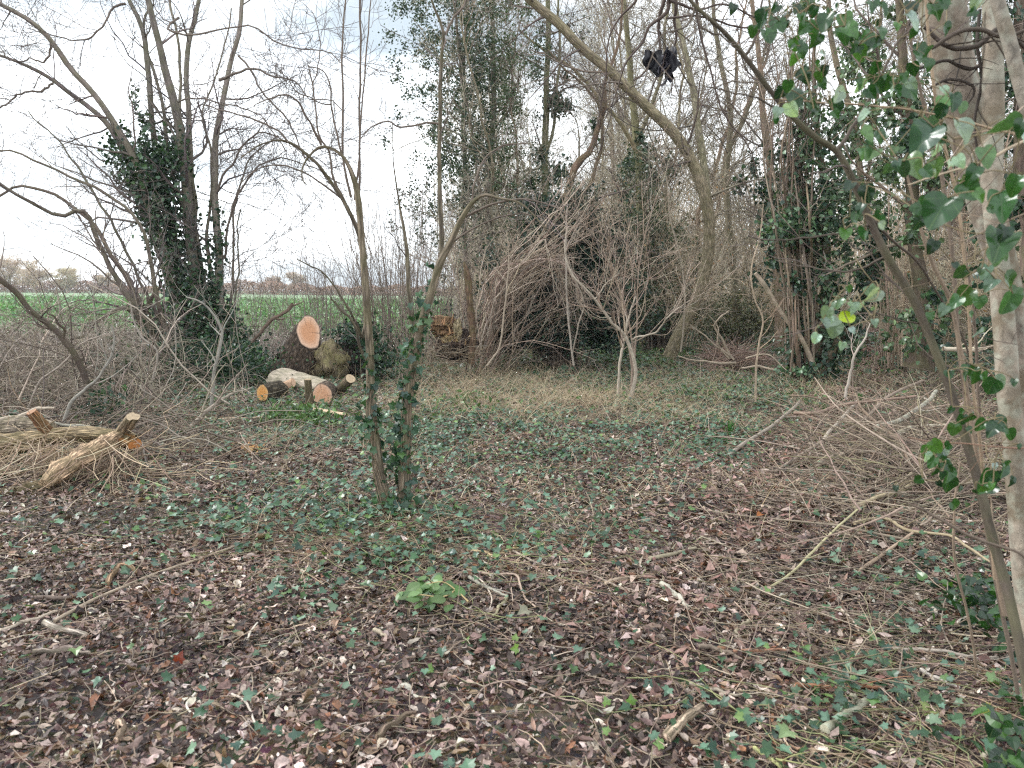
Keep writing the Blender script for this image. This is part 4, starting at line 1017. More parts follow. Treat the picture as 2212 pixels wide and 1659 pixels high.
A = p0[:, None] + np.cumsum(np.concatenate([np.zeros((n, 1, 3)), rng.normal(0, .07, (n, 6, 3)) + rng.normal(0, .07, (n, 1, 3))], 1), 1) * [1, .6, .5]; A[..., 2] = np.maximum(A[..., 2], .02)
tubes(mb, A, np.full((n, 7), .0028), 3, pal(rng, n, *STRAW))
tag(mb.build('dry_vines', STRAWM), kind='stuff')

# ------------------------------------------------------------------ bramble thicket and dead stems on the field side
def tangle(mb, rng, n, fx, fy, Yr, hh, r0, colp, npts=9, ln=(.5, 1.6), arch=.16, s=3, zcap=None):
    """arching canes rooted on the ground in a patch given by its outline as seen; hh = upward start"""
    px = fx(n); Y = rng.uniform(Yr[0], Yr[1], n)
    base = np.array([P(a, 800, b) for a, b in zip(px, Y)]); base[:, 2] = rng.uniform(0, 1, n) ** 1.5 * fy
    az = rng.uniform(0, 6.3, n); el = rng.uniform(hh[0], hh[1], n)
    d = np.stack([np.cos(az) * np.cos(el), np.sin(az) * np.cos(el), np.sin(el)], -1)
    L = rng.uniform(ln[0], ln[1], n); out = [base]; p = base
    for k in range(npts - 1):
        d = d + rng.normal(0, .13, (n, 3)); d[:, 2] -= arch; d = nrm(d); p = p + d * (L / (npts - 1))[:, None]
        lo = p[:, 2] < .02; p[lo, 2] = .02; d[lo, 2] = np.abs(d[lo, 2]) * .3; out.append(p)
    A = np.stack(out, 1); R = (r0 * rng.uniform(.6, 1.5, n))[:, None] * np.linspace(1, .45, npts)[None]
    qx, qy = proj(A[..., 0], A[..., 1], A[..., 2]); hit = ((qx > 545) & (qx < 1010) & (A[..., 1] < 14.2) & (A[..., 1] > 8)).any(1) | (((qx > 375) & (qx < 560) & (A[..., 1] < 14.4) & (A[..., 1] > 8.5)).any(1) & (rng.uniform(0, 1, n) < .72))
    A, R = A[~hit], R[~hit]; n = len(A)
    tubes(mb, A, R, s, pal(rng, n, *colp, var=.3))
    return A, R
rng = np.random.default_rng(51)
BR = ([(.33, .275, .215), (.24, .195, .15), (.44, .375, .30), (.12, .095, .075)], [3, 3, 2, 2.2])
mb = M()
A, R = tangle(mb, rng, 900, lambda n: rng.uniform(-150, 560, n), .35, (9, 13), (.3, 1.4), .0042, BR, ln=(.5, 1.7))
A2, R2 = grow(A, R, 2, (.2, .6), (25, 70), .6, 5, rng, 0, .2, rmin=.0025); A2[..., 2] = np.maximum(A2[..., 2], .02); tubes(mb, A2, R2, 3, pal(rng, len(A2), *BR))
BR2 = ([(.44, .37, .325), (.33, .27, .235), (.55, .48, .43), (.18, .145, .125)], [3, 3, 2, 1.3])
A, R = tangle(mb, rng, 3000, lambda n: rng.uniform(-200, 700, n), .25, (13.6, 19), (.3, 1.4), .0046, BR2, ln=(.4, 1.15))
A, R = tangle(mb, rng, 2000, lambda n: rng.uniform(-200, 860, n), .2, (19, 24), (.5, 1.5), .0055, BR2, ln=(.4, .95))
for _ in range(2):
    A, R = tangle(mb, rng, 170, lambda n: rng.uniform(-150, 620, n), .3, (9, 16), (.4, 1.4), .0095, ([(.40, .34, .28), (.30, .25, .20), (.14, .11, .09)], [1, 1, 1]), ln=(.8, 2.2), arch=.1)
    A2, R2 = grow(A, R, 4, (.2, .8), (25, 70), .6, 5, rng, 0, .2, rmin=.003); A2[..., 2] = np.maximum(A2[..., 2], .02); tubes(mb, A2, R2, 3, pal(rng, len(A2), *BR))
tag(mb.build('bramble_thicket', B_TWIG), kind='stuff')
mb = M()
A, R = tangle(mb, rng, 420, lambda n: rng.uniform(-120, 520, n), .12, (6.9, 9.5), (.0, .8), .0034, TWIG, ln=(.4, 1.3))
A, R = tangle(mb, rng, 120, lambda n: rng.uniform(-120, 520, n), .12, (6.9, 9.5), (.0, .6), .0085, GREY, ln=(.6, 1.7), arch=.08, s=5)
B_, S_ = grow(A, R, 3, (.1, .5), (25, 60), .6, 5, rng, 0, .2); B_[..., 2] = np.maximum(B_[..., 2], .02); tubes(mb, B_, S_, 3, pal(rng, len(B_), *TWIG))
A, R = tangle(mb, rng, 700, lambda n: rng.uniform(250, 900, n), .05, (9, 13), (-.1, .4), .0045, TWIG, ln=(.3, 1.0))
tag(mb.build('brushwood', B_TWIG), kind='stuff')
mb = M(); n = 5200
cl = [(420, 800, 90, 30, 12.8, 1500), (520, 790, 40, 26, 12.6, 600), (240, 790, 60, 30, 11.5, 350), (225, 880, 24, 26, 9, 260), (820, 775, 34, 20, 13.2, 350), (470, 770, 60, 20, 13, 700), (560, 800, 30, 14, 13.6, 200)]
for (cx, cy, sx, sy, Y, n) in cl:
    q = np.array([P(u, v, w) for u, v, w in zip(rng.normal(cx, sx, n), rng.normal(cy, sy, n), rng.normal(Y, .4, n))]); q[:, 2] = np.maximum(q[:, 2], .03)
    dialeaf(mb, q, rng.uniform(.04, .09, n), pal(rng, n, IVYD[0] + [(.05, .12, .035)], IVYD[1] + [1], var=.35), rng, asp=.8)
tag(mb.build('low_ivy_growth', LEAF_FAR), kind='stuff')

def dead_stem(label, spec, colr, material=B_TWIG, name='dead_branch', nt=4, rng=rng, cap=False, sides=8, ln=(.2, .7)):
    t = thing(name, label, 'branch', P(*spec[0][:3]))
    a, r = part_stem(t, 'main_stem', spec, 26, sides, colr, material, rng, .05, .015, cap=cap)
    if nt: twigs_part(t, a, r, rng, ([colr], [1]), [dict(n=nt, ln=ln, ang=(25, 55), rr=.55, np=6, wig=.14, rmin=.0022, s=4, t0=.25), dict(n=2, ln=(.08, .3), rr=.6, np=4, rmin=.0016)], name='side_twigs')
    return t
GB = (.27, .25, .215)
dead_stem('blue-grey curved sapling rising from the brushwood in front of the ivy-clad tree', st([(455, 876, 11), (465, 800, 9), (476, 740, 8), (478, 715, 7), (462, 680, 6), (430, 650, 5), (400, 640, 3)], 9.4), GB, nt=5)
dead_stem('pale grey forked dead bough leaning out of the brushwood by the red stub', st([(138, 910, 11), (150, 880, 10), (185, 840, 9), (215, 810, 7), (245, 760, 6), (240, 700, 4)], 8.0), GB, nt=6)
dead_stem('thick grey branch propped up from the litter toward the logs', st([(392, 962, 13), (410, 925, 12), (440, 895, 11), (470, 870, 9), (500, 850, 6), (545, 838, 3)], 8.2, 1.2), (.30, .25, .20), nt=6)
dead_stem('grey kinked cane standing in the brambles below the arching shrub', st([(320, 880, 7), (330, 820, 6), (340, 760, 5), (300, 720, 5), (280, 650, 3)], 9.5), (.30, .26, .22))
dead_stem('thin bleached stem slanting over the brambles at the edge of the field', st([(60, 880, 6), (90, 820, 6), (130, 790, 5), (180, 740, 4), (230, 720, 3)], 9.0), (.36, .30, .25))
dead_stem('long brown branch sloping down across the rotten heap', st([(-80, 1125, 16), (0, 1100, 15), (80, 1078, 14), (151, 1050, 14), (240, 1005, 12), (326, 956, 8)], 5.5, .9), (.20, .145, .10), nt=3)
dead_stem('straight grey pole lying behind the mossy log', st([(110, 915, 9), (160, 920, 9), (226, 926, 8)], 7.3), (.28, .26, .21), nt=0, cap=True)
dead_stem('pale forked stick lying by the reddish stub', st([(-40, 912, 12), (0, 908, 12), (50, 895, 11), (80, 885, 10), (118, 880, 5)], 7.9), (.42, .35, .27), nt=2)
dead_stem('dark broken limb slanting behind the cut stump', st([(538, 750, 6), (560, 720, 9), (590, 690, 10), (620, 670, 9), (634, 658, 12)], 13.8), (.17, .12, .09), nt=2)

# fan of hazel shoots behind the logs
def shoots(name, label, px, py, Y, n, rng, spread, ln, r0, colp, lean=(0, 0), twig=4, nn=10, cat='shrub', up=.05, wig=.07, br=.10, twig2=2, tl=(.15, .6), tw=.17):
    base = Gp(px, py) if Y is None else P(px, py, Y); base[2] = 0
    t = thing(name, label, cat, base)
    az = rng.uniform(0, 6.3, n); a = np.abs(rng.normal(0, spread, n))
    d = nrm(np.stack([np.cos(az) * np.sin(a) + lean[0], np.sin(az) * np.sin(a) * .7 + lean[1], np.cos(a)], -1))
    p = base + np.stack([np.cos(az), np.sin(az), 0 * az], -1) * rng.uniform(0, br * 2, n)[:, None]; out = [p]; L = rng.uniform(ln[0], ln[1], n)
    for k in range(nn - 1):
        d = d + rng.normal(0, wig, (n, 3)); d[:, 2] += up; d = nrm(d); p = p + d * (L / (nn - 1))[:, None]; p[:, 2] = np.maximum(p[:, 2], .02); out.append(p)
    A = np.stack(out, 1); R = (r0 * rng.uniform(.6, 1.4, n))[:, None] * np.linspace(1, .25, nn)[None]
    mb = M(); tubes(mb, A, R, 5, pal(rng, n, *colp)); mb.build('stems', B_TWIG, t)
    if twig:
        lv = [dict(n=twig, ln=tl, ang=(20, 55), rr=.5, np=6, wig=tw, rmin=.0026, t0=.2)]
        if twig2: lv.append(dict(n=twig2, ln=(tl[0] * .5, tl[1] * .5), ang=(20, 60), rr=.7, np=4, wig=.2, rmin=.0022))
        twigs_part(t, A, R, rng, colp, lv, name='twigs')
    return t
rng = np.random.default_rng(52)
shoots('hazel_shrub', 'thin upright fan of hazel shoots rising behind the orange-topped stump', 705, 742, 16.5, 46, rng, .42, (1.6, 3.8), .010, ([(.24, .195, .165), (.30, .25, .21)], [1, 1]), (-.02, 0), 7, br=.4, tl=(.2, .9))
shoots('hazel_shrub', 'spreading hazel shoots against the sky behind the double-stemmed tree', 840, 740, 17.5, 44, rng, .40, (1.8, 4.2), .011, ([(.22, .18, .15), (.28, .23, .19)], [1, 1]), (.0, 0), 7, br=.4, tl=(.2, .9))
shoots('hazel_shrub', 'thin arching shoots between the ivy-clad tree and the orange-topped stump', 560, 745, 18, 30, rng, .5, (1.4, 3.2), .009, ([(.24, .20, .17), (.30, .25, .21)], [1, 1]), (.05, 0), 6, br=.4, tl=(.2, .8))
shoots('hazel_shrub', 'wispy hazel clump at the field edge just past the double-stemmed tree', 905, 745, 19, 50, rng, .34, (2.5, 5.5), .012, ([(.20, .165, .14), (.26, .21, .17)], [1, 1]), (-.05, 0), 8, br=.5, tl=(.3, 1.1))
shoots('hazel_shrub', 'upright tan hazel canes standing right beside the woodland path', 1965, 765, 16.0, 40, rng, .07, (2.5, 5), .016, ([(.48, .38, .28), (.38, .30, .22)], [1, 1]), (0, 0), 4, br=.35, tl=(.2, .7))
shoots('hazel_shrub', 'second clump of tan canes farther along the woodland path', 1940, 745, 22, 30, rng, .08, (2.5, 5), .017, ([(.50, .40, .30), (.40, .32, .24)], [1, 1]), (0, 0), 4, br=.35, tl=(.2, .7))
# the reddish arching thicket right of the rotten stump
shoots('arching_thicket', 'dense tangle of reddish-brown stems arching over beside the rotten stump', 1040, 765, 14.6, 44, rng, .30, (1.6, 3.6), .0105, REDT, (.36, 0), 7, up=-.05, wig=.15, br=.26, tl=(.2, .9), tw=.26)
t = thing('arching_thicket', 'dense brown twig mass sweeping down from the twisted tree over the holly bush', 'shrub', Gp(1050, 770))
sp_ = []
for k in range(64):
    j1, j2, j3 = rng.normal(0, 9), rng.normal(0, 22), rng.normal(0, 34); Y_ = 15.0 + rng.normal(0, .35)
    if k % 2: sp_.append([(1046 + j1, 768, Y_, 4), (1062 + j1 + j2 * .4, 670 + j2 * .3, Y_, 3.6), (1100 + j2, 600 + j2 * .8, Y_, 3), (1165 + j2, 535 + j3, Y_, 2.6), (1225 + j3, 480 + j2 + j3 * .6, Y_, 2.2), (1275 + j3, 420 + j3 + j2, Y_ + .3, 1.6)])
    else: sp_.append([(1046 + j1, 768, Y_, 4), (1070 + j1, 660, Y_, 3.2), (1120 + j2, 580 + j2 * .5, Y_ - .2, 2.8), (1185 + j2, 552 + j3 * .6, Y_ - .3, 2.4), (1235 + j3, 600 + j2 + j3, Y_ - .4, 2), (1262 + j3, 660 + j2, Y_ - .5, 1.4)])
A, R = stems_px(sp_, 26); A = jig(A, rng, .09); mb = M(); tubes(mb, A, R, 4, pal(rng, len(A), *REDT)); mb.build('stems', B_TWIG, t)
twigs_part(t, A, R, rng, REDT, [dict(n=7, ln=(.2, .8), ang=(25, 75), rr=.6, np=6, wig=.28, rmin=.003, t0=.2, up=-.02), dict(n=2, ln=(.08, .35), rr=.7, np=4, wig=.3, rmin=.0024)], name='twigs')
shoots('arching_thicket', 'upright grey-brown thicket behind the rotten stump', 975, 750, 16.4, 56, rng, .32, (1.6, 4.2), .010, ([(.27, .215, .18), (.36, .29, .24), (.18, .14, .12)], [1, 1, 1]), (.05, 0), 8, up=.01, br=.6, tl=(.2, .9), wig=.11, tw=.24)

# ------------------------------------------------------------------ evergreen masses
def evergreen(name, label, px, py, Y, blobs, rng, size=(.05, .10), cols=IVYD, cat='shrub', stems=8, hh=3.0):
    base = P(px, py, Y); base[2] = 0
    t = thing(name, label, cat, base)
    mb = M(); cs = []
    for (cx, cy, dY, sx, sy, n) in blobs:
        c = P(cx, cy, Y + dY); sxm, sym = sx * Y / F, sy * Y / F
        k = max(6, n // 26)                     # sprays: leaves gather at the ends of small twigs
        cc = c + rng.normal(size=(k, 3)) * np.array([sxm, sxm * .7, sym]) * .62
        cs.append(cc[rng.choice(k, min(k, 14), replace=False)])
        q = cc[rng.integers(0, k, n)] + rng.normal(size=(n, 3)) * .105
        q[:, 2] = np.maximum(q[:, 2], .03)
        dialeaf(mb, q, rng.uniform(size[0], size[1], n), pal(rng, n, *cols, var=.4), rng, up=.25, asp=.6)
    mb.build('foliage', LEAF_FAR, t)
    ms = M(); cs = np.concatenate(cs); st0 = base + rng.normal(0, .18, (len(cs), 3)) * [1, 1, 0]
    A = np.stack([st0, st0 * .62 + cs * .38 + [0, 0, .25], st0 * .25 + cs * .75 + [0, 0, .1], cs], 1)
    A = np.array([resample(a, 8) for a in A])
    tubes(ms, A, np.tile(np.linspace(.016, .004, 8), (len(A), 1)), 4, (.12, .095, .075)); ms.build('stems', B_TWIG, t)
    return t
rng = np.random.default_rng(61)
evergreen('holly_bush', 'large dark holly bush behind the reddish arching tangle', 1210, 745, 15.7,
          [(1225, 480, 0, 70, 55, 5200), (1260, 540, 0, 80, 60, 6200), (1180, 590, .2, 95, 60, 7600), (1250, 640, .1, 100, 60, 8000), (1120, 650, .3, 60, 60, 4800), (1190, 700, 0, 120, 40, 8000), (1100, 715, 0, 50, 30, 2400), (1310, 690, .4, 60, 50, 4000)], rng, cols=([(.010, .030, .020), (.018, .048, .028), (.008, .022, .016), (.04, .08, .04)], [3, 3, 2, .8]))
evergreen('holly_bush', 'dense dark yew-like bush under the great curved trunk', 1420, 745, 20.5,
          [(1400, 480, 0, 50, 60, 1500), (1400, 580, 0, 60, 70, 2200), (1420, 680, 0, 80, 50, 3200), (1340, 560, .5, 50, 90, 2000), (1480, 640, .6, 50, 60, 1500), (1390, 380, .3, 40, 50, 600)], rng, (.05, .11), ([(.06, .085, .045), (.085, .105, .055), (.035, .055, .03), (.12, .13, .075)], [3, 3, 1, 1.4]))
evergreen('low_evergreen', 'low olive evergreen thicket between the great curved trunk and the ivy-clad coppice', 1600, 735, 24,
          [(1600, 670, 0, 70, 30, 1300), (1560, 705, 0, 90, 20, 2200), (1660, 700, 0, 50, 20, 900)], rng, (.06, .12), ([(.12, .135, .075), (.18, .17, .10), (.08, .095, .05)], [1, 1, 1]))

# ------------------------------------------------------------------ named trees of the wood
def wood_tree(name, label, stems, Y, rng, colr, barkm=B_TRUNK, sides=12, n=34, lv=None, ivy=None, isz=(.05, .1), jg=.05, lump=.05, crowncol=None, flare=.35, group=None, ivycol=IVYD, ground=True):
    b = P(stems[0][0][0], stems[0][0][1], stems[0][0][2] if len(stems[0][0]) == 4 else Y); b[2] = 0
    t = thing(name, label, 'tree', b, group)
    S = []
    for i, s in enumerate(stems):
        s4 = [q if len(q) == 4 else (q[0], q[1], Y, q[2]) for q in s]
        limb = i > 0 and s4[0][1] < 640
        S.append(part_stem(first if limb else t, 'limb' if limb else ('trunk' if len(stems) < 8 else 'stem'), s4, n, sides, pal(rng, 1, [colr], [1], .1)[0], barkm, rng, lump, jg, flare=flare if s4[0][1] > 700 else 0))
        if i == 0: first = part_stem.last
    A, R = merge(S)
    if lv is None:
        lv = [dict(n=12, ln=(.7, 2.2), ang=(30, 75), rr=.35, np=8, wig=.18, t0=.3, rmin=.006, s=4), dict(n=6, ln=(.3, 1.0), rr=.6, np=6, wig=.22, rmin=.0042), dict(n=4, ln=(.12, .4), rr=.7, np=4, wig=.25, rmin=.003)]
    twigs_part(t, A, R, rng, crowncol or ([(.19, .15, .125), (.24, .19, .15), (.14, .11, .095)], [1, 1, 1]), lv)
    if ivy:
        mb = M()
        for (k, off, t0, t1, si) in ivy:
            leaves_around(mb, A[si], R[si], rng, k, off, isz, ivycol, HEART if isz[0] > .045 else None, t0, t1)
        mb.build('ivy_foliage', LEAF_IVY, t)
    return t
rng = np.random.default_rng(71)
YB = 17.6
OLV = (.25, .20, .12)
def thin(p, Y, dy=0):
    return st([(a, b, w * .74) for a, b, w in p], Y, dy)
wood_tree('curved_tree', 'great bare tree with ribbed olive bark whose trunk curves up and leans over the clearing',
          [thin([(1446, 772, 42), (1474, 705, 40), (1503, 645, 39), (1522, 590, 40), (1533, 530, 39), (1532, 470, 40), (1520, 405, 42), (1492, 345, 38), (1450, 285, 36), (1410, 245, 35), (1370, 205, 34), (1330, 165, 33), (1290, 128, 32), (1250, 92, 31), (1210, 52, 31), (1150, 5, 29), (1100, -40, 26)], YB, -1.6),
           thin([(1530, 480, 30), (1524, 400, 26), (1518, 330, 24), (1508, 260, 23), (1497, 200, 22), (1484, 140, 21), (1472, 80, 19), (1460, 20, 18), (1448, -50, 15)], YB, .6)],
          YB, rng, (.38, .315, .225), B_FURROW, 22, 70, jg=.03, lump=.05, flare=.12, lv=[dict(n=16, ln=(.7, 2.4), ang=(30, 75), rr=.25, np=8, wig=.18, t0=.35, rmin=.007, s=4), dict(n=6, ln=(.3, 1.0), rr=.6, np=6, wig=.22, rmin=.0045), dict(n=4, ln=(.12, .4), rr=.7, np=4, wig=.25, rmin=.003)])
wood_tree('bare_tree', 'straight olive-green trunk with an ivy tuft halfway up, rising behind the holly bush',
          [st([(1180, 745, 26), (1178, 600, 20), (1177, 480, 18), (1175, 400, 18), (1176, 330, 17), (1181, 240, 16), (1184, 150, 14), (1183, 60, 13), (1182, -40, 11)], 19, .3),
           st([(1180, 330, 9), (1198, 260, 8), (1205, 180, 7), (1208, 60, 6), (1206, -40, 5)], 19.2)], 19, rng, (.22, .20, .115), ivy=[(900, .28, .30, .55, [0]), (500, .22, .1, .5, [1])])
wood_tree('bare_tree', 'tall grey trunk wrapped in sparse ivy, nearest the open sky',
          [st([(1062, 760, 24), (1062, 640, 18), (1060, 500, 16), (1058, 380, 15), (1064, 250, 14), (1068, 130, 13), (1062, 0, 11), (1060, -60, 10)], 18.5, .3),
           st([(1040, 420, 8), (1020, 300, 7), (1000, 180, 7), (985, 60, 6), (975, -40, 5)], 18.3)],
          18.5, rng, (.21, .17, .14), ivy=[(9000, .62, .3, .98, [0]), (6000, .6, .1, 1, [1])], isz=(.030, .0449), ivycol=([(.03, .06, .03), (.05, .085, .045), (.02, .045, .03), (.07, .10, .05)], [1, 1, 1, 1]))
wood_tree('bare_tree', 'slender grey trunk just behind the sapling pole, thick with evergreen sprays near the top',
          [st([(1015, 760, 18), (1010, 620, 14), (1000, 480, 12), (1005, 360, 11), (1003, 250, 11), (1000, 120, 10), (1010, 0, 8), (1014, -50, 7)], 20, .3)],
          20, rng, (.20, .165, .14), ivy=[(9000, .75, .35, .98, [0])], isz=(.030, .0449), ivycol=([(.03, .06, .03), (.05, .085, .045), (.02, .045, .03)], [1, 1, 1]))
wood_tree('twisted_tree', 'reddish twisted trunk with two bends standing above the holly bush',
          [st([(1180, 750, 24), (1190, 620, 20), (1208, 478, 20), (1226, 420, 19), (1236, 380, 18), (1249, 350, 17), (1277, 325, 16), (1290, 285, 14), (1303, 240, 12), (1305, 180, 10), (1330, 110, 8), (1345, 30, 6), (1350, -40, 5)], 17, .3),
           st([(1240, 440, 10), (1275, 400, 10), (1292, 350, 9), (1300, 300, 8), (1296, 250, 7), (1270, 190, 6), (1225, 150, 5), (1180, 110, 4)], 17.1)], 17, rng, (.27, .18, .135), B_FURROW, 10)
wood_tree('bare_tree', 'straight mossy trunk with dark ivy behind the bend of the great curved tree',
          [st([(1395, 750, 30), (1390, 640, 24), (1385, 520, 22), (1380, 430, 21), (1378, 340, 20), (1372, 250, 18), (1362, 150, 15), (1350, 40, 12), (1345, -40, 10)], 22, .3),
           st([(1376, 330, 12), (1340, 270, 10), (1310, 230, 9), (1250, 160, 8), (1190, 120, 7), (1120, 60, 5)], 21.8),
           st([(1374, 300, 12), (1410, 230, 10), (1430, 150, 8), (1440, 50, 7), (1455, -40, 6)], 22)], 22, rng, (.23, .20, .12), ivy=[(1700, .45, .25, .6, [0])], isz=(.06, .12))
wood_tree('bare_tree', 'grey trunk rising from the undergrowth beside the second stem of the great curved tree',
          [st([(1590, 745, 22), (1585, 620, 18), (1578, 500, 17), (1570, 380, 15), (1576, 260, 14), (1560, 150, 12), (1545, 40, 10), (1540, -40, 8)], 24),
           st([(1575, 330, 9), (1610, 250, 8), (1640, 160, 7), (1660, 60, 6), (1665, -40, 5)], 24)], 24, rng, (.24, .19, .14))
wood_tree('bare_tree', 'pale-brown leaning trunk behind the coppice, forking high up',
          [st([(1690, 745, 26), (1680, 600, 20), (1668, 480, 18), (1662, 360, 17), (1650, 250, 16), (1640, 130, 13), (1625, 20, 11), (1620, -40, 9)], 21),
           st([(1655, 300, 10), (1690, 220, 9), (1715, 130, 8), (1730, 30, 7), (1735, -40, 6)], 21)], 21, rng, (.27, .20, .14), ivy=[(900, .3, .15, .5, [0])], isz=(.06, .12))
wood_tree('bare_tree', 'tall trunk with patchy ivy showing between the near ivy leaves',
          [st([(1912, 728, 26), (1906, 640, 22), (1896, 560, 20), (1880, 480, 18), (1860, 380, 17), (1838, 250, 16), (1805, 120, 14), (1790, 0, 12), (1784, -60, 10)], 18.5),
           st([(1870, 430, 10), (1880, 340, 9), (1892, 230, 8), (1900, 100, 7), (1908, -30, 5)], 18.5)], 18.5, rng, (.25, .19, .14), ivy=[(2600, .42, .1, .95, [0]), (1500, .4, 0, .9, [1])], isz=(.06, .11), ivycol=([(.06, .11, .05), (.10, .16, .07), (.04, .075, .04), (.17, .24, .13)], [2, 2, 1.2, 1.4]))
wood_tree('bare_tree', 'leaning dark ivy-covered trunk between the near sapling branch and the pale trunks',
          [st([(1985, 800, 56), (1990, 700, 46), (1985, 600, 38), (1975, 480, 34), (1968, 350, 30), (1955, 220, 26), (1950, 90, 22), (1945, -40, 18)], 12.5),
           st([(1975, 500, 14), (2010, 380, 12), (2040, 250, 10), (2060, 120, 8), (2065, -30, 6)], 12.6)], 12.5, rng, (.14, .105, .08), ivy=[(1900, .34, .05, .95, [0]), (900, .4, 0, .9, [1])], isz=(.05, .095), ivycol=([(.06, .11, .05), (.10, .16, .07), (.04, .075, .04), (.17, .24, .13)], [2, 2, 1.2, 1.4]))
wood_tree('bare_tree', 'stout dark trunk with ivy at the edge of the wood beyond the pale trunks',
          [st([(2230, 830, 60), (2225, 700, 50), (2222, 560, 44), (2215, 400, 40), (2210, 250, 34), (2204, 100, 30), (2200, -40, 26)], 10.5)], 10.5, rng, (.16, .12, .09), ivy=[(3800, .5, .05, .95, [0])], isz=(.05, .095))

# ivy-clad coppice stool with many thin stems
rng = np.random.default_rng(72)
YC = 13.4
stems = []
for k in range(26):
    x0 = 1702 + rng.uniform(0, 66); x1 = 1672 + (x0 - 1702) * 1.35 + rng.normal(0, 10); w = rng.uniform(3, 8)
    stems.append([(x0, 812, YC + rng.normal(0, .2), w * 1.3), (x0 * .8 + x1 * .2, 700, YC + rng.normal(0, .25), w * 1.1), (x0 * .5 + x1 * .5, 600, YC + rng.normal(0, .25), w), (x1, 470, YC + rng.normal(0, .3), w * .9), (x1 + rng.normal(-4, 12), 330, YC + rng.normal(0, .4), w * .7), (x1 + rng.normal(-6, 30), rng.uniform(60, 220), YC, w * .4)])
t = wood_tree('ivy_clad_coppice', 'coppiced stool of many thin upright stems half hidden by dark ivy', stems, YC, rng, (.22, .165, .12), B_TWIG, 6, 22,
          lv=[dict(n=5, ln=(.4, 1.3), ang=(20, 60), rr=.5, np=6, wig=.15, t0=.4, rmin=.004), dict(n=4, ln=(.2, .6), rr=.7, np=4, wig=.2, rmin=.003)], ivy=None, flare=0, jg=.03)
a1, r1 = part_stem(t, 'stem', st([(1768, 815, 30), (1800, 755, 26), (1830, 705, 24), (1858, 665, 20), (1880, 600, 15), (1894, 532, 12), (1900, 430, 9)], YC - .2), 30, 12, (.15, .115, .08), B_TRUNK, rng, .08, .02)
a2, r2 = part_stem(t, 'stem', st([(1765, 812, 26), (1774, 700, 24), (1784, 600, 24), (1785, 500, 22), (1780, 400, 18), (1765, 300, 14), (1760, 150, 10), (1765, 30, 7)], YC), 30, 12, (.15, .115, .08), B_TRUNK, rng, .08, .03)
a3, r3 = part_stem(t, 'stem', st([(1715, 812, 22), (1716, 700, 20), (1722, 600, 20), (1728, 520, 22), (1735, 450, 18), (1722, 380, 14), (1690, 300, 8)], YC + .1), 30, 12, (.15, .115, .08), B_TRUNK, rng, .08, .03)
a4, r4 = part_stem(t, 'stem', st([(1768, 810, 16), (1735, 740, 13), (1700, 690, 12), (1672, 650, 11), (1648, 612, 12), (1632, 590, 9)], YC - .3), 20, 10, (.42, .33, .25), B_TRUNK, rng, .08, .01, cap=True, label='bleached broken stem slanting out of the stool')
mb = M()
leaves_around(mb, a1, r1, rng, 1100, .10, (.045, .085), IVYD, HEART, 0, .9)
leaves_around(mb, a2, r2, rng, 2000, .24, (.045, .09), ([(.05, .09, .045), (.09, .15, .08), (.03, .06, .03)], [2, 2, 1]), HEART, 0, .75)
leaves_around(mb, a3, r3, rng, 1500, .20, (.045, .09), IVYD, HEART, .35, 1)
leaves_around(mb, a3, r3, rng, 500, .10, (.045, .08), IVYD, HEART, 0, .4)
for (cx, cy, sx, sy, n) in ((1775, 480, 46, 36, 900), (1720, 500, 50, 22, 650), (1800, 400, 30, 60, 420), (1700, 480, 30, 22, 300), (1792, 610, 22, 50, 420), (1760, 330, 36, 60, 260), (1745, 800, 40, 12, 300)):
    q = np.array([P(u, v, YC + w) for u, v, w in zip(rng.normal(cx, sx * .7, n), rng.normal(cy, sy * .7, n), rng.normal(-.1, .3, n))]); q[:, 2] = np.maximum(q[:, 2], .03)
    fanleaf(mb, q, nrm(rng.normal(size=(n, 3)) + [0, 0, -.5]), rng.normal(size=(n, 3)) + [-.2, -.4, .5], rng.uniform(.045, .09, n), pal(rng, n, IVYC[0] + [(.12, .19, .11)], IVYC[1] + [7], var=.4), HEART, .2, .15)
mb.build('ivy_foliage', LEAF_IVY, t)

# the pale crooked shrub
rng = np.random.default_rng(73)
t = thing('pale_shrub', 'small pale-barked shrub with a long crooked limb in the middle of the clearing', 'shrub', Gp(1362, 866))
YP = 10.9
PW = (.40, .34, .27)
sp = [st([(1362, 868, 16), (1367, 845, 12), (1374, 815, 10), (1373, 788, 9), (1360, 750, 9), (1354, 732, 9), (1338, 712, 8), (1323, 700, 8), (1304, 672, 7), (1286, 647, 6.5), (1262, 620, 6), (1239, 597, 6), (1225, 570, 5), (1219, 530, 4), (1228, 490, 3)], YP, -.3),
      st([(1334, 850, 8), (1338, 800, 7), (1343, 761, 7), (1350, 722, 6), (1358, 690, 5), (1372, 640, 4)], YP),
      st([(1365, 860, 7), (1364, 790, 6), (1356, 730, 5), (1346, 650, 4), (1352, 560, 3), (1360, 480, 2)], YP + .2),
      st([(1364, 735, 6), (1375, 729, 5), (1395, 724, 5), (1417, 718, 4.5), (1430, 702, 4), (1441, 687, 4), (1467, 664, 3)], YP - .1, -.4),
      st([(1368, 790, 6), (1366, 740, 5), (1360, 700, 5), (1348, 660, 4), (1338, 630, 4), (1325, 590, 3), (1300, 540, 2)], YP + .1),
      st([(1369, 800, 5), (1375, 720, 5), (1376, 640, 4), (1384, 560, 3), (1400, 480, 2.5), (1420, 420, 2)], YP + .3),
      st([(1286, 647, 4), (1300, 625, 3.5), (1312, 610, 3), (1340, 590, 2)], YP - .3),
      st([(1225, 745, 7), (1228, 690, 5), (1226, 600, 4), (1222, 540, 3.5), (1224, 470, 3)], 15, 0)]
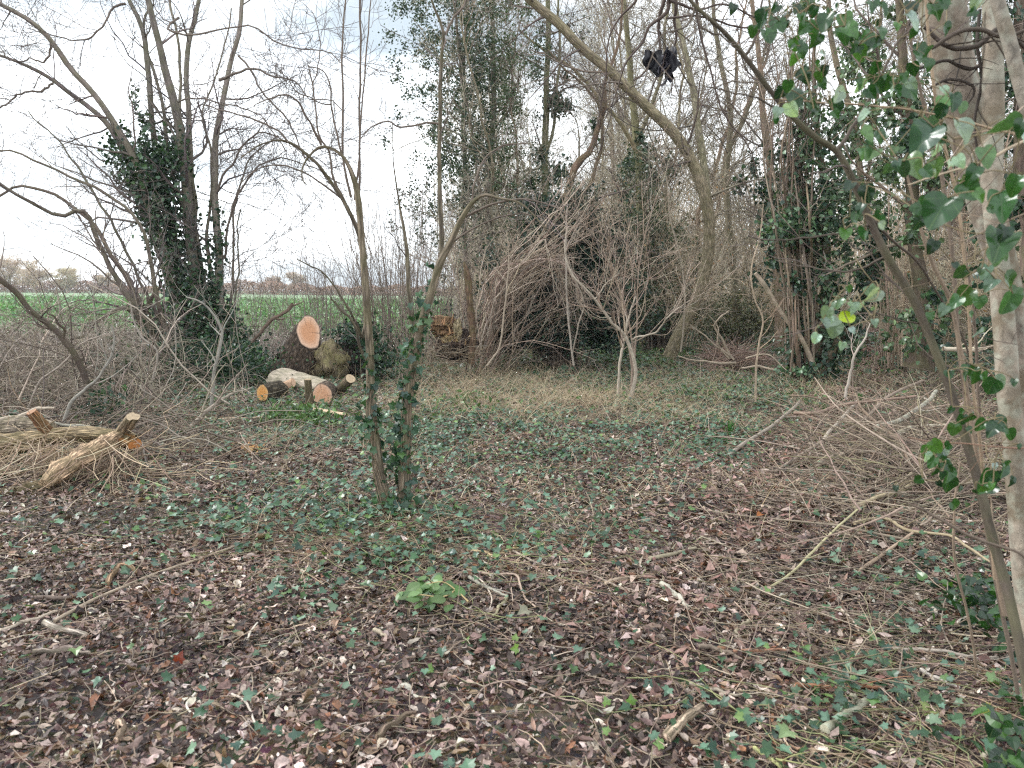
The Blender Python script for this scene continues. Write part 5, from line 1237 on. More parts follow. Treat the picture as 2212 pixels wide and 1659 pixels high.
S = [part_stem(t, 'stem', s, 30, 9, PW if i in (0, 1, 3, 6) else (.28, .21, .165), B_TWIG, rng, .05, .012) for i, s in enumerate(sp[:-1])]
A, R = merge(S)
twigs_part(t, A, R, rng, REDT, [dict(n=12, ln=(.4, 1.3), ang=(20, 60), rr=.5, np=7, wig=.16, t0=.35, rmin=.0028, s=4, up=.10), dict(n=5, ln=(.15, .6), ang=(25, 60), rr=.6, np=5, wig=.2, rmin=.002), dict(n=2, ln=(.06, .2), rr=.8, np=3, rmin=.0016)])

def sapling(label, pts, Y, colr=(.36, .28, .20), nt=6, ln=(.2, .8), rng=rng, name='sapling', sides=7, mat_=B_TWIG):
    t = thing(name, label, 'tree', P(pts[0][0], pts[0][1], Y) * [1, 1, 0])
    a, r = part_stem(t, 'trunk', st(pts, Y), 26, sides, colr, mat_, rng, .04, .012)
    if nt: twigs_part(t, a, r, rng, ([colr], [1]), [dict(n=nt, ln=ln, ang=(20, 50), rr=.55, np=6, wig=.14, rmin=.0022, s=4, up=.05, t0=.25), dict(n=3, ln=(.08, .4), rr=.6, np=4, rmin=.0016, wig=.2)], name='twigs')
rng = np.random.default_rng(74)
sapling('slender pale sapling with a crooked middle, standing before the dark yew-like bush', [(1633, 872, 7), (1632, 800, 6), (1640, 740, 5), (1650, 690, 5), (1632, 650, 4), (1622, 580, 4), (1640, 520, 3), (1650, 440, 2)], 10.6, rng=rng)
sapling('thin grey sapling hanging in front of the dark holly bush', [(1240, 790, 6), (1228, 700, 5), (1224, 600, 4.5), (1222, 540, 4), (1226, 440, 3)], 13, (.34, .29, .24), 4, rng=rng)
sapling('wavy grey cane beside the thin sapling at the holly bush', [(1235, 770, 4), (1250, 700, 4), (1262, 660, 3.5), (1240, 600, 3), (1230, 560, 2)], 13, (.30, .25, .2), 3, rng=rng)
sapling('thin forked cane rising from the dry grass by the reddish tangle', [(1052, 790, 6), (1078, 750, 5), (1088, 690, 5), (1094, 620, 4), (1100, 560, 3), (1094, 500, 2)], 12.6, (.36, .29, .22), 8, rng=rng)
sapling('pale thin stem curving up from the near brush heap over the path', [(1826, 860, 8), (1838, 800, 7), (1850, 760, 6), (1868, 730, 5), (1880, 700, 3)], 7.6, (.36, .31, .26), 3, (.1, .4), rng=rng)
sapling('straight grey stem in the thicket behind the great curved trunk', [(1470, 760, 6), (1480, 650, 5), (1470, 560, 4), (1450, 480, 4), (1440, 380, 3)], 15, (.30, .25, .19), 8, rng=rng)

# ------------------------------------------------------------------ bare trees crowding the wood behind
rng = np.random.default_rng(81)
def proto_tree(seed, H, r0, spread):
    r = np.random.default_rng(seed)
    t = thing('woodland_tree', 'one of the thin bare trees crowding the wood behind the clearing', 'tree', (0, 0, 0), 'bare trees crowding the wood')
    k = r.integers(1, 4)
    sp = []
    for i in range(k):
        d = r.normal(0, spread * .28, 2)
        sp.append(resample(np.array([[0 + i * .1, 0, -.05, r0], [d[0] * .5, d[1] * .5, H * .25, r0 * .8], [d[0] * 1.3, d[1] * 1.3, H * .55, r0 * .6], [d[0] * 2 + r.normal(0, .3), d[1] * 2, H * .85, r0 * .35], [d[0] * 2.4, d[1] * 2.4, H, r0 * .15]]), 24))
    q = np.array(sp); A, R = jig(q[..., :3], r, .22), q[..., 3] * .66
    mb = M(); tubes(mb, A, R, 8, pal(r, k, [(.34, .27, .19), (.30, .255, .17), (.38, .29, .21)], [1, 1, 1]), r, .05); 
    B1, S1 = grow(A, R, 30 // k + 4, (H * .14, H * .38), (25, 75), .45, 10, r, .05, .2, .12, rmin=.011)
    tubes(mb, B1, S1, 5, pal(r, len(B1), *TWIG)); mb.build('trunk', B_TRUNK, t)
    mc = M(); cc = ([(.37, .325, .25), (.48, .43, .33), (.22, .185, .14)], [1, 1, 1.2])
    B2, S2 = grow(B1, S1, 8, (H * .06, H * .16), (20, 70), .5, 7, r, .04, .26, .15, rmin=.006); tubes(mc, B2, S2, 3, pal(r, len(B2), *cc))
    B3, S3 = grow(B2, S2, 5, (H * .03, H * .09), (20, 70), .7, 5, r, .02, .28, .15, rmin=.0044); tubes(mc, B3, S3, 3, pal(r, len(B3), *cc))
    B4, S4 = grow(B3[::2], S3[::2], 3, (H * .01, H * .035), (20, 65), .8, 3, r, .0, .2, .15, rmin=.004); tubes(mc, B4, S4, 3, pal(r, len(B4), *cc))
    mc.build('crown', B_TWIG, t)
    return t
protos = [proto_tree(800 + i, H, r0, s) for i, (H, r0, s) in enumerate(((11, .11, 2), (9, .08, 3), (12, .13, 2.5), (8, .07, 3)))]
used = set()
def put(proto_list, k, x, y, rz, s, label=None, group=None):
    pr = proto_list[k]
    if id(pr) not in used:
        used.add(id(pr)); pr.location = (x, y, 0); pr.rotation_euler = (0, 0, rz); pr.scale = (s[0], s[0], s[1])
        if label: pr['label'] = label
        return pr
    return copy_thing(pr, (x, y, 0), rz, s, label, group)
pos = []
tries = 0
while len(pos) < 36 and tries < 4000:
    tries += 1
    y = rng.uniform(18.5, 50); px = rng.uniform(965, 2500); x = (px - CX) / F * y
    if x < fedge(y) + 1.2: continue
    if abs(px - 1885) < 105: continue               # the path runs through here
    if all((x - a) ** 2 + (y - b) ** 2 > 1.9 for a, b in pos): pos.append((x, y))
for (x, y) in [(9.5, 9.5), (10.5, 13), (12.5, 16.5), (13, 18), (9, 7)]:
    pos.append((x, y))
for i, (x, y) in enumerate(pos):
    put(protos, i % 4, x, y, rng.uniform(0, 6.3), (rng.uniform(.8, 1.15), rng.uniform(.85, 1.3)))

# shrubs: fans of thin stems that close the wood at eye level
def proto_shrub(seed, n, H, colp, leafcol=None, nl=0):
    r = np.random.default_rng(seed)
    t = thing('understorey_shrub', 'one of the leafless brown shrubs filling the wood at eye level', 'shrub', (0, 0, 0), 'leafless shrubs in the wood')
    az = r.uniform(0, 6.3, n); a = np.abs(r.normal(0, .35, n)); d = np.stack([np.cos(az) * np.sin(a), np.sin(az) * np.sin(a), np.cos(a)], -1)
    p = np.stack([np.cos(az), np.sin(az), 0 * az], -1) * r.uniform(0, .6, n)[:, None]; out = [p]; L = r.uniform(.5, 1, n) * H
    for k in range(9):
        d = nrm(d + r.normal(0, .09, (n, 3)) + [0, 0, .02]); p = p + d * (L / 9)[:, None]; out.append(p)
    A = np.stack(out, 1); R = r.uniform(.006, .016, n)[:, None] * np.linspace(1, .3, 10)[None]
    mb = M(); tubes(mb, A, R, 4, pal(r, n, *colp)); mb.build('stems', B_TWIG, t)
    mc = M()
    B1, S1 = grow(A, R, 8, (.3, 1.1), (20, 60), .6, 6, r, .02, .18, .12, rmin=.005); tubes(mc, B1, S1, 3, pal(r, len(B1), *colp))
    B2, S2 = grow(B1, S1, 4, (.12, .5), (20, 65), .7, 4, r, .0, .22, .15, rmin=.004); tubes(mc, B2, S2, 3, pal(r, len(B2), *colp))
    mc.build('twigs', B_TWIG, t)
    if nl:
        ml = M(); k = r.integers(0, len(B2), nl); q = B2[k, r.integers(0, 4, nl)] + r.normal(0, .03, (nl, 3))
        dialeaf(ml, q, r.uniform(.05, .1, nl), pal(r, nl, *leafcol), r); ml.build('foliage', LEAF_FAR, t)
    return t
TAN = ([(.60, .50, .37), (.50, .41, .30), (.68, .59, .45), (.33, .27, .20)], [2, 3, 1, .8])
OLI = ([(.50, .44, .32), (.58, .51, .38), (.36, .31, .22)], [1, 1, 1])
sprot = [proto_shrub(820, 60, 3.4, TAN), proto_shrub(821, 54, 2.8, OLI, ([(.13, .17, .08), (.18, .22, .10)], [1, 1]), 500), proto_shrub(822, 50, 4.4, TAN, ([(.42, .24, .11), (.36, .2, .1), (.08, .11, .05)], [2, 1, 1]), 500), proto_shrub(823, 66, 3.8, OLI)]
sp = []
tries = 0
while len(sp) < 62 and tries < 5000:
    tries += 1
    y = rng.uniform(19.5, 46) if len(sp) < 50 else rng.uniform(12.5, 20); px = rng.uniform(930, 2600) if len(sp) < 50 else rng.uniform(2230, 2900); x = (px - CX) / F * y
    if x < fedge(y) + .8: continue
    if abs(px - 1885) < 80 + 1000 / y and y < 36: continue
    if y < 24 and 1500 < px < 1660: continue
    if all((x - a) ** 2 + (y - b) ** 2 > 1.5 for a, b in sp): sp.append((x, y))
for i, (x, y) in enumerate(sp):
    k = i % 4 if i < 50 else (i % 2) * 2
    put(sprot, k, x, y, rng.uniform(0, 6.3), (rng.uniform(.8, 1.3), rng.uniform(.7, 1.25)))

# far-off wood that reads as one mass of stems
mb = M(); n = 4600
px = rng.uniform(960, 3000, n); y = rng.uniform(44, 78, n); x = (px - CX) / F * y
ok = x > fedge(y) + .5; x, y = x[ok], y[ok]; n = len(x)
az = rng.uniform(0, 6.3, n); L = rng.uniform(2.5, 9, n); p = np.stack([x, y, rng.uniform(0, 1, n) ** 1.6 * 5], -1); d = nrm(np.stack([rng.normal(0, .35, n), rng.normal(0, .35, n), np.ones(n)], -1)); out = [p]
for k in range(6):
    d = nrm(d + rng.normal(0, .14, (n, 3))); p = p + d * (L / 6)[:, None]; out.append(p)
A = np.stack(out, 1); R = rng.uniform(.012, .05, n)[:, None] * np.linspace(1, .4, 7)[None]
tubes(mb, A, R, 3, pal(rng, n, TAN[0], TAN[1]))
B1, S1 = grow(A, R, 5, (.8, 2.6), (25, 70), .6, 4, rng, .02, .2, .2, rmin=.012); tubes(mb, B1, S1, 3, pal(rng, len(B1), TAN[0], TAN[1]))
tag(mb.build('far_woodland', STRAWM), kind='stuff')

# ------------------------------------------------------------------ near things at the side: leaning branch, pale trunks, ivy sprays
rng = np.random.default_rng(91)
t = thing('leaning_sapling', 'dark brown slender tree leaning over the clearing beside the pale ivy-hung trunks', 'tree', P(2235, 1660, 2.15) * [1, 1, 0])
YL = 2.5
base = P(2250, 1620, 2.2)
Lp = [(a, b, c, d * .78) for a, b, c, d in [(2262, 1760, 2.12, 40), (2235, 1560, 2.2, 38), (2205, 1400, 2.25, 36), (2180, 1290, 2.3, 34), (2150, 1180, 2.35, 32), (2118, 1060, 2.4, 31), (2085, 950, 2.43, 29), (2050, 840, 2.46, 28), (2015, 745, 2.48, 27), (1968, 640, 2.5, 26), (1920, 560, 2.5, 25), (1885, 490, 2.5, 24), (1860, 430, 2.5, 23), (1835, 370, 2.5, 22), (1808, 326, 2.5, 22), (1765, 300, 2.5, 20), (1715, 255, 2.5, 18), (1660, 190, 2.5, 17), (1610, 125, 2.5, 16), (1560, 65, 2.5, 14), (1510, 20, 2.5, 12), (1470, -20, 2.5, 10), (1420, -60, 2.5, 8)]]
DK = (.105, .083, .066)
S = [part_stem(t, 'trunk', Lp, 90, 14, DK, B_TRUNK, rng, .05, .003)]
for s in ([(1806, 325, 10), (1840, 280, 9), (1870, 230, 8), (1905, 160, 7), (1950, 80, 6), (2000, 30, 4)],
          [(1605, 122, 8), (1635, 80, 7), (1645, 30, 6), (1650, -20, 5)], [(1650, 185, 5), (1625, 178, 4), (1590, 175, 4), (1545, 190, 3), (1525, 205, 3)],
          [(1880, 485, 8), (1830, 500, 6), (1760, 510, 5), (1690, 520, 4), (1620, 510, 3)], [(1915, 553, 7), (1880, 574, 6), (1800, 585, 5), (1720, 572, 4), (1680, 562, 3)],
          [(1700, 245, 6), (1640, 215, 5), (1580, 198, 4), (1530, 190, 3)], [(1500, 15, 6), (1520, 60, 5), (1560, 80, 4), (1600, 110, 3)],
          [(1870, 455, 8), (1930, 520, 7), (1975, 560, 7), (2030, 640, 6), (2075, 720, 6), (2105, 800, 5)],
          [(1990, 700, 5), (1900, 680, 4), (1860, 676, 3), (1800, 690, 3), (1760, 700, 2)], [(1500, 15, 6), (1480, 60, 5), (1430, 75, 4), (1400, 150, 3), (1390, 200, 2)]):
    S.append(part_stem(t, 'branch', st(s, 2.5, rng.uniform(-.2, .35)), 24, 6, DK, B_TWIG, rng, .04, .006))
A, R = merge(S)
twigs_part(t, A, R, rng, ([(.13, .10, .085), (.17, .13, .11)], [1, 1]), [dict(n=4, ln=(.1, .45), ang=(25, 65), rr=.35, np=7, wig=.18, rmin=.0011, s=4, t0=.4), dict(n=2, ln=(.05, .16), rr=.6, np=5, rmin=.0008)], name='twigs')

PALE = (.35, .295, .235)
t = thing('ivy_hung_tree', 'thick pale trunk spotted with moss, ivy stems clasping it, closest to the viewer', 'tree', P(2200, 1500, 2.7) * [1, 1, 0])
S = [part_stem(t, 'trunk', [(a + 4, b, c, d * .74) for a, b, c, d in [(2290, 1900, 2.62, 92), (2262, 1700, 2.64, 88), (2228, 1400, 2.68, 84), (2205, 1200, 2.7, 80), (2185, 1000, 2.72, 76), (2175, 850, 2.74, 74), (2168, 700, 2.76, 74), (2160, 600, 2.78, 70), (2152, 500, 2.8, 70), (2145, 400, 2.8, 68), (2140, 280, 2.82, 68), (2137, 150, 2.84, 66), (2136, 40, 2.86, 66), (2134, -80, 2.88, 62)]], 90, 28, PALE, B_PALE, rng, .06, .010)]
t = thing('ivy_hung_tree', 'shaded grey trunk bending in behind the thick pale one, bound by dark vines', 'tree', P(2170, 1500, 3.1) * [1, 1, 0])
part_stem(t, 'trunk', [(2310, 1700, 3.1, 60), (2255, 1300, 3.1, 62), (2225, 1000, 3.1, 64), (2190, 700, 3.1, 70), (2150, 520, 3.1, 76), (2118, 400, 3.1, 86), (2090, 280, 3.1, 98), (2066, 170, 3.1, 104), (2048, 70, 3.1, 106), (2030, -80, 3.1, 106)], 70, 26, (.25, .205, .165), B_PALE, rng, .06, .01)  # shade on this trunk is put into its darker bark colour
t = thing('ivy_hung_tree', 'slim smooth grey stem crossing high in front of the thick pale trunk', 'tree', P(2330, 1500, 2.5) * [1, 1, 0])
part_stem(t, 'trunk', [(2420, 1700, 2.5, 50), (2330, 1000, 2.5, 44), (2262, 500, 2.5, 38), (2225, 260, 2.5, 34), (2198, 160, 2.5, 34), (2178, 80, 2.5, 34), (2160, 20, 2.5, 33), (2140, -60, 2.5, 32)], 60, 18, (.33, .29, .24), B_PALE, rng, .03, .005)
def near_stem(label, pts, Y, colr, dy=0):
    t = thing('thin_stem', label, 'branch', P(pts[0][0], pts[0][1], Y) * [1, 1, 0])
    a, r = part_stem(t, 'main_stem', st(pts, Y, dy), 36, 7, colr, B_TWIG, rng, .04, .004)
    twigs_part(t, a, r, rng, ([colr], [1]), [dict(n=5, ln=(.06, .3), ang=(25, 65), rr=.5, np=6, wig=.2, rmin=.0009, t0=.15)], name='twigs')
C1, C2, C3 = (.24, .18, .13), (.34, .25, .17), (.17, .13, .10)
near_stem('dark cane running up alongside the thick pale trunk', [(2200, 1500, 12), (2140, 1200, 12), (2100, 950, 12), (2075, 780, 12), (2050, 500, 11), (2020, 300, 10), (1990, 200, 9), (1975, 120, 8), (1955, 30, 6)], 2.6, C3)
near_stem('straight tan cane just before the thick pale trunk', [(2150, 1250, 9), (2120, 1000, 9), (2100, 800, 8), (2090, 620, 8), (2060, 400, 8), (2025, 250, 8), (2008, 80, 7), (2000, -20, 6)], 2.45, C2)
near_stem('forked brown cane between leaning sapling and thick pale trunk', [(2170, 1330, 14), (2130, 1100, 13), (2095, 900, 12), (2075, 750, 12), (2050, 640, 11), (2010, 560, 10), (1980, 470, 8), (1960, 380, 6)], 2.55, C1)
near_stem('thin dark upright cane behind the near ivy leaves', [(2115, 950, 8), (2112, 800, 8), (2105, 700, 8), (2085, 560, 8), (2070, 420, 7), (2060, 300, 6)], 2.9, C3)
near_stem('tan whip arching across in front of the ivy-covered trunk', [(2260, 320, 7), (2212, 296, 7), (2130, 272, 6), (2040, 252, 6), (1970, 240, 5), (1870, 226, 5), (1760, 220, 4), (1650, 215, 3)], 2.35, C2, .3)
near_stem('pale cane slanting up toward the thick pale trunk at leaf height', [(1960, 400, 4), (2010, 385, 5), (2070, 365, 6), (2120, 350, 7), (2212, 305, 8), (2280, 270, 8)], 2.1, (.44, .35, .25))
near_stem('thin brown whip crossing the pale trunk low down', [(2260, 430, 4), (2180, 478, 4), (2100, 510, 4), (2050, 530, 3), (1970, 530, 3)], 2.2, C1)
near_stem('thin brown whip stretched across the lower pale trunk', [(2280, 1300, 7), (2200, 1196, 7), (2130, 1170, 8), (2060, 1140, 8), (1990, 1100, 7), (1960, 1085, 5)], 2.3, C3)
near_stem('reddish whip lying across the brush at trunk height', [(2280, 975, 5), (2200, 968, 5), (2120, 962, 4), (2030, 955, 4), (1960, 945, 3)], 2.4, (.28, .17, .12))
near_stem('stout pale cut rail stub pointing at the thick pale trunk', [(2036, 753, 12), (2070, 755, 12), (2115, 757, 12)], 5.2, (.45, .38, .29))
near_stem('brown whip looping down beside the cut rail stub', [(2110, 1450, 8), (2085, 1300, 7), (2060, 1200, 7), (2062, 1100, 6), (2075, 1000, 5)], 3.0, C1)
near_stem('slanting vine bound across the upper pale trunks', [(2000, 110, 10), (2060, 75, 11), (2110, 62, 12), (2170, 80, 10), (2230, 60, 9)], 2.75, (.09, .07, .055))
near_stem('second darker vine knotted where the trunks meet', [(1995, 60, 9), (2050, 100, 12), (2110, 100, 14), (2160, 60, 12), (2220, 110, 9)], 2.8, (.07, .055, .045))

for lab, pts in (('blackish vine wound low across the meeting trunks', [(1985, 150, 8), (2040, 130, 9), (2100, 150, 9), (2150, 120, 8), (2215, 150, 7)]), ('crooked dark vine hanging between the dark and pale trunk', [(2118, 20, 8), (2110, 90, 9), (2122, 170, 8), (2105, 260, 7), (2118, 360, 5)]), ('looped vine gripping the shaded trunk', [(2010, 190, 6), (2060, 170, 8), (2105, 195, 7), (2080, 235, 5)])):
    near_stem(lab, pts, 2.85, (.06, .048, .04))
# ivy sprays: the leaves nearest the camera, one by one
rng = np.random.default_rng(92)
def D3(L): return [(1469 + a * .336, b * .336, s) for a, b, s in L]
def D6(L): return [(1469 + a * .336, 553 + b * .336, s) for a, b, s in L]
GR = [(.014, .055, .014), (.024, .080, .018), (.010, .034, .014), (.050, .125, .024)]
def spray(label, leaves, Y, anchor, dY=.25, name='ivy_spray', colset=GR, tm=HEART):
    t = thing(name, label, 'ivy', P(anchor[0], anchor[1], Y))
    mb, ms = M(), M()
    leaves = list(leaves) + [(a + rng.normal(0, 26), b + rng.normal(0, 26), s * rng.uniform(.45, .8)) for a, b, s in leaves]
    q = np.array([P(a, b, Y + rng.uniform(-dY, dY)) for a, b, s in leaves]); n = len(q)
    sz = np.array([s for *_, s in leaves]) * q[:, 1] / F * .62
    tip = nrm(np.stack([rng.normal(0, .5, n), rng.normal(-.1, .35, n), -np.ones(n) * .8], -1)); nr = np.stack([rng.normal(-.15, .5, n), -np.ones(n) * .9, rng.uniform(-.1, .9, n)], -1)
    col = pal(rng, n, colset, [3, 3, 2, 1], .25)
    x = np.cross(tip, nr)
    p0 = q - tip * sz[:, None] * .5
    k = rng.uniform(0, 1, n) < .94
    wh = rng.uniform(0, 1, n) < .13; col[wh] = pal(rng, wh.sum(), [(.30, .40, .36), (.22, .31, .24)], [1, 1])  # whitish leaves: sky reflection put into the leaf colour
    for kk, tt in ((k, tm), (~k, IVY)):
        if kk.any(): nearleaf(mb, p0[kk], tip[kk], nr[kk], sz[kk], col[kk], rng, tt, rng.uniform(.1, .6, kk.sum()), rng.uniform(0, .6, kk.sum()))
    mb.build('leaves', LEAF_FG, t)
    # stalks run from leaf to leaf back to the anchor
    an = P(anchor[0], anchor[1], Y + .1); order = np.argsort(np.linalg.norm(p0 - an, axis=1)); done = [an]
    for i in order:
        dn = np.array(done); j = np.argmin(np.linalg.norm(dn - p0[i], axis=1)); m = (dn[j] + p0[i]) / 2 + rng.normal(0, .012, 3) + [0, 0, .012]
        pa = resample(np.array([dn[j], m, p0[i]]), 8); tubes(ms, pa[None], np.linspace(.0017, .0011, 8)[None], 5, (.20, .16, .09)); done.append(p0[i])
    ms.build('stalks', B_TWIG, t)
spray('cluster of mid-green ivy leaves hanging highest, against the patch of sky', D3([(530, 130, 60), (570, 240, 56), (610, 60, 40), (690, 100, 44), (740, 290, 46), (790, 330, 44), (800, 100, 30), (800, 180, 50), (860, 190, 56), (870, 260, 50), (930, 150, 64), (960, 80, 26), (1060, 140, 60), (1100, 190, 70), (1060, 230, 60), (650, 170, 48), (600, 150, 46), (740, 60, 36)]), 2.25, (1700, 60))
spray('ivy leaves beside the upper dark trunk, between highest cluster and pale trunk', D3([(1200, 240, 50), (1160, 350, 54), (1220, 300, 56), (1240, 40, 44), (1300, 200, 46), (1510, 120, 64), (1480, 60, 50), (1570, 370, 70), (1500, 450, 50), (1650, 80, 60), (1400, 160, 30), (1540, 330, 50), (1900, 20, 56), (1700, 20, 50)]), 2.2, (1990, 60))
spray('ivy leaves around one big blackish leaf on the dark leaning sapling', D3([(800, 490, 56), (740, 620, 84), (690, 560, 44), (640, 600, 40), (900, 500, 40), (930, 460, 38), (1020, 620, 46), (1010, 700, 50), (850, 690, 36), (625, 720, 36), (920, 540, 36)]), 2.1, (1800, 240))
spray('glossy ivy leaves hanging in the middle of the ivy curtain', D3([(1150, 560, 54), (1250, 440, 44), (1280, 560, 56), (1480, 580, 76), (1700, 660, 66), (1820, 680, 48), (1160, 540, 50), (1230, 600, 46), (1440, 500, 36), (1330, 540, 50), (1680, 720, 54), (1400, 600, 44)]), 2.3, (1950, 150))
spray('large bluish ivy leaves with sky shine beside the thick pale trunk', D3([(1200, 870, 62), (1290, 880, 46), (1230, 980, 60), (1560, 900, 110), (1500, 1070, 80), (1660, 950, 60), (1830, 840, 90), (2050, 820, 110), (1560, 800, 50), (1210, 960, 60), (1440, 1090, 60), (1590, 1110, 44)]), 1.95, (1985, 250), colset=[(.05, .11, .055), (.07, .14, .08), (.035, .08, .045), (.09, .17, .06)])  # sky shine is put into this paler leaf palette
spray('ivy leaves round one very large dark oval leaf in front of the pale trunk', D3([(1800, 1040, 48), (1880, 1120, 64), (1210, 1250, 62), (1130, 1430, 60), (1280, 1420, 54), (1170, 1520, 58), (1660, 1370, 120), (1860, 1230, 80), (2070, 1320, 110), (2060, 1560, 110), (1540, 1430, 54), (2150, 1200, 70), (1930, 1260, 50), (1620, 1590, 50), (2190, 820, 60)]), 1.85, (2060, 300))
spray('hanging ivy shoot with pale shining leaves and one yellow-green leaf over the coppice', D6([(940, 370, 50), (1015, 305, 44), (940, 430, 42), (980, 425, 46), (990, 480, 60), (1120, 330, 50), (1240, 260, 60), (1170, 320, 26), (1230, 230, 44)]), 2.2, (1850, 560), colset=[(.13, .20, .13), (.17, .25, .18), (.05, .12, .04), (.10, .19, .05)])  # the shine of these leaves is painted as pale leaf colour
t = thing('yellow_ivy_leaf', 'single bright yellow-green leaf on the hanging shoot over the coppice', 'leaf', P(1828, 684, 2.15))
mb = M(); fanleaf(mb, np.array([P(1812, 690, 2.15)]), np.array([[.95, .1, .25]]), np.array([[0, -.8, .7]]), np.array([.052]), np.array([[.30, .40, .02]]), OVAL * [1.6, 1], .15, .1); mb.build('leaf_blade', LEAF_FG, t)
spray('ivy leaves at the lower edge of the curtain near the cut rail stub', D6([(1835, 270, 76), (1800, 110, 50), (1960, 100, 54), (2120, 160, 60), (2100, 310, 80), (2030, 10, 60), (1770, 300, 50), (1910, 490, 46), (2150, 240, 50), (1690, 350, 44)]), 2.15, (2105, 560), colset=[(.04, .10, .035), (.06, .14, .06), (.09, .15, .10), (.045, .10, .03)])
spray('pair of ivy sprigs on the pale trunk level with the brush heap', D6([(1850, 750, 56), (1900, 790, 56), (2000, 840, 66), (2050, 820, 56), (1930, 1090, 50), (1840, 1040, 50), (2080, 1090, 70), (2010, 1110, 56), (1810, 1060, 46), (1760, 1120, 46), (1880, 740, 40)]), 2.25, (2140, 800))
spray('low ivy sprig dangling over the brush heap', D6([(1600, 1270, 60), (1650, 1230, 60), (1650, 1370, 56), (1730, 1400, 66), (1730, 1480, 70), (1620, 1330, 50), (1530, 1440, 36), (1690, 1290, 40)]), 2.35, (2030, 950))
spray('lowest ivy sprig at the foot of the pale trunk', D6([(1970, 1420, 60), (2080, 1380, 60), (2030, 1420, 50), (1950, 1490, 50), (2000, 1500, 46), (2100, 1350, 40), (1930, 1510, 46)]), 2.2, (2130, 960))
mb = M()     # darker leaves low at the foot of the trunks
t = thing('ivy_clump', 'dark glossy ivy clump at the foot of the thin stems by the pale trunk', 'ivy', Gp(2110, 1310))
for (cx, cy, sx, sy, n) in ((2100, 1280, 50, 26, 110), (2170, 1320, 40, 40, 60), (2190, 1600, 40, 60, 60)):
    q = np.array([Gp(u, v, rng.uniform(.03, .2)) for u, v in zip(rng.normal(cx, sx, n), rng.normal(cy, sy, n))])
    fanleaf(mb, q, nrm(rng.normal(size=(n, 3)) + [0, -.3, -.3]), rng.normal(size=(n, 3)) * .4 + [0, -.3, 1], rng.uniform(.035, .06, n), pal(rng, n, GR, [1, 1, 2, 1]) * .8, HEART, .2, .2)
mb.build('leaves', LEAF_FG, t)

# dark twig boughs at the top and the black plastic rag snagged there
rng = np.random.default_rng(93)
def overhang(label, specs, Y):
    t = thing('overhanging_branch', label, 'branch', P(specs[0][0][0], specs[0][0][1], Y))
    S = [part_stem(t, 'branch', st(s, Y, .3), 30, 6, (.095, .07, .06), B_TWIG, rng, .04, .012) for s in specs]
    A, R = merge(S)
    twigs_part(t, A, R, rng, ([(.11, .085, .075)], [1]), [dict(n=5, ln=(.2, .7), ang=(25, 60), rr=.45, np=6, wig=.18, rmin=.0022, t0=.3), dict(n=3, ln=(.08, .3), rr=.6, np=4, rmin=.0016, wig=.2)], name='twigs')
overhang('dark drooping twigs hanging from above that hold the black plastic rag', [[(1436, -60, 12), (1434, 0, 10), (1425, 40, 8), (1424, 110, 5), (1418, 170, 4), (1400, 220, 3)], [(1440, -40, 12), (1442, 20, 9), (1400, 60, 7), (1390, 90, 6), (1350, 140, 4), (1330, 200, 3), (1300, 280, 2)], [(1450, -30, 12), (1462, 20, 9), (1456, 40, 8), (1460, 80, 6), (1453, 120, 5), (1450, 200, 3)], [(1380, -40, 7), (1368, 10, 6), (1345, 30, 5), (1312, 100, 4), (1308, 160, 4), (1300, 220, 3), (1292, 270, 2)], [(1446, 0, 8), (1500, 20, 6), (1560, 10, 5), (1640, 40, 4)]], 7.6)
t = thing('plastic_rag', 'torn black plastic rag snagged high in the dark twigs', 'rag', P(1425, 130, 7.5))
YG = 7.5
def cloth(mb, c, W, H, colr, ph):
    u = np.linspace(-1, 1, 18)[None]; v = np.linspace(0, 1, 20)[:, None]
    a = P(c[0] - W / 2, c[1], YG); sx = W * YG / F; sy = H * YG / F
    X = a[0] + sx / 2 * (1 + u * (1 - .35 * v * np.cos(ph) - .35 * (1 - v) ** 2)) + .03 * np.sin(v * 7 + ph) * v
    Z = a[2] - sy * (v * (1 + .22 * np.sin(u * 3 + ph) + .06 * np.sin(u * 8 + 2 * ph)) + .07 * np.cos(u * 4 + ph) * (1 - v))
    Yy = YG + .03 * np.sin(u * 4 + v * 3 + ph) + .012 * np.sin(u * 8 + ph * 2 + v * 3) + .015 * np.sin(v * 7 + ph)
    V = np.stack([X, Yy, Z], -1); i = np.arange(19)[:, None]; j = np.arange(17)[None]
    q = np.stack([i * 18 + j, i * 18 + j + 1, (i + 1) * 18 + j + 1, (i + 1) * 18 + j], -1).reshape(-1, 4)
    mb.add(V.reshape(-1, 3), q, colr)
mb = M(); cloth(mb, (1410, 110), 52, 44, (.008, .008, .011), .4); cloth(mb, (1450, 102), 32, 46, (.012, .011, .016), 2.2); mb.build('torn_sheet', CLOTH, t)
mb = M(); cloth(mb, (1444, 138), 14, 38, (.012, .011, .016), 3.7); cloth(mb, (1432, 122), 16, 30, (.07, .065, .08), 5.1); mb.build('strip_and_highlight', CLOTH, t)  # last, paler strip has a highlight put into its colour
overhang('thin dark bough crossing the top beside the plastic rag', [[(1440, 40, 6), (1520, 35, 5), (1600, 60, 5), (1680, 40, 4)], [(1500, -30, 8), (1510, 60, 6), (1530, 130, 5), (1560, 240, 4), (1620, 320, 3), (1640, 400, 2)]], 6.5)

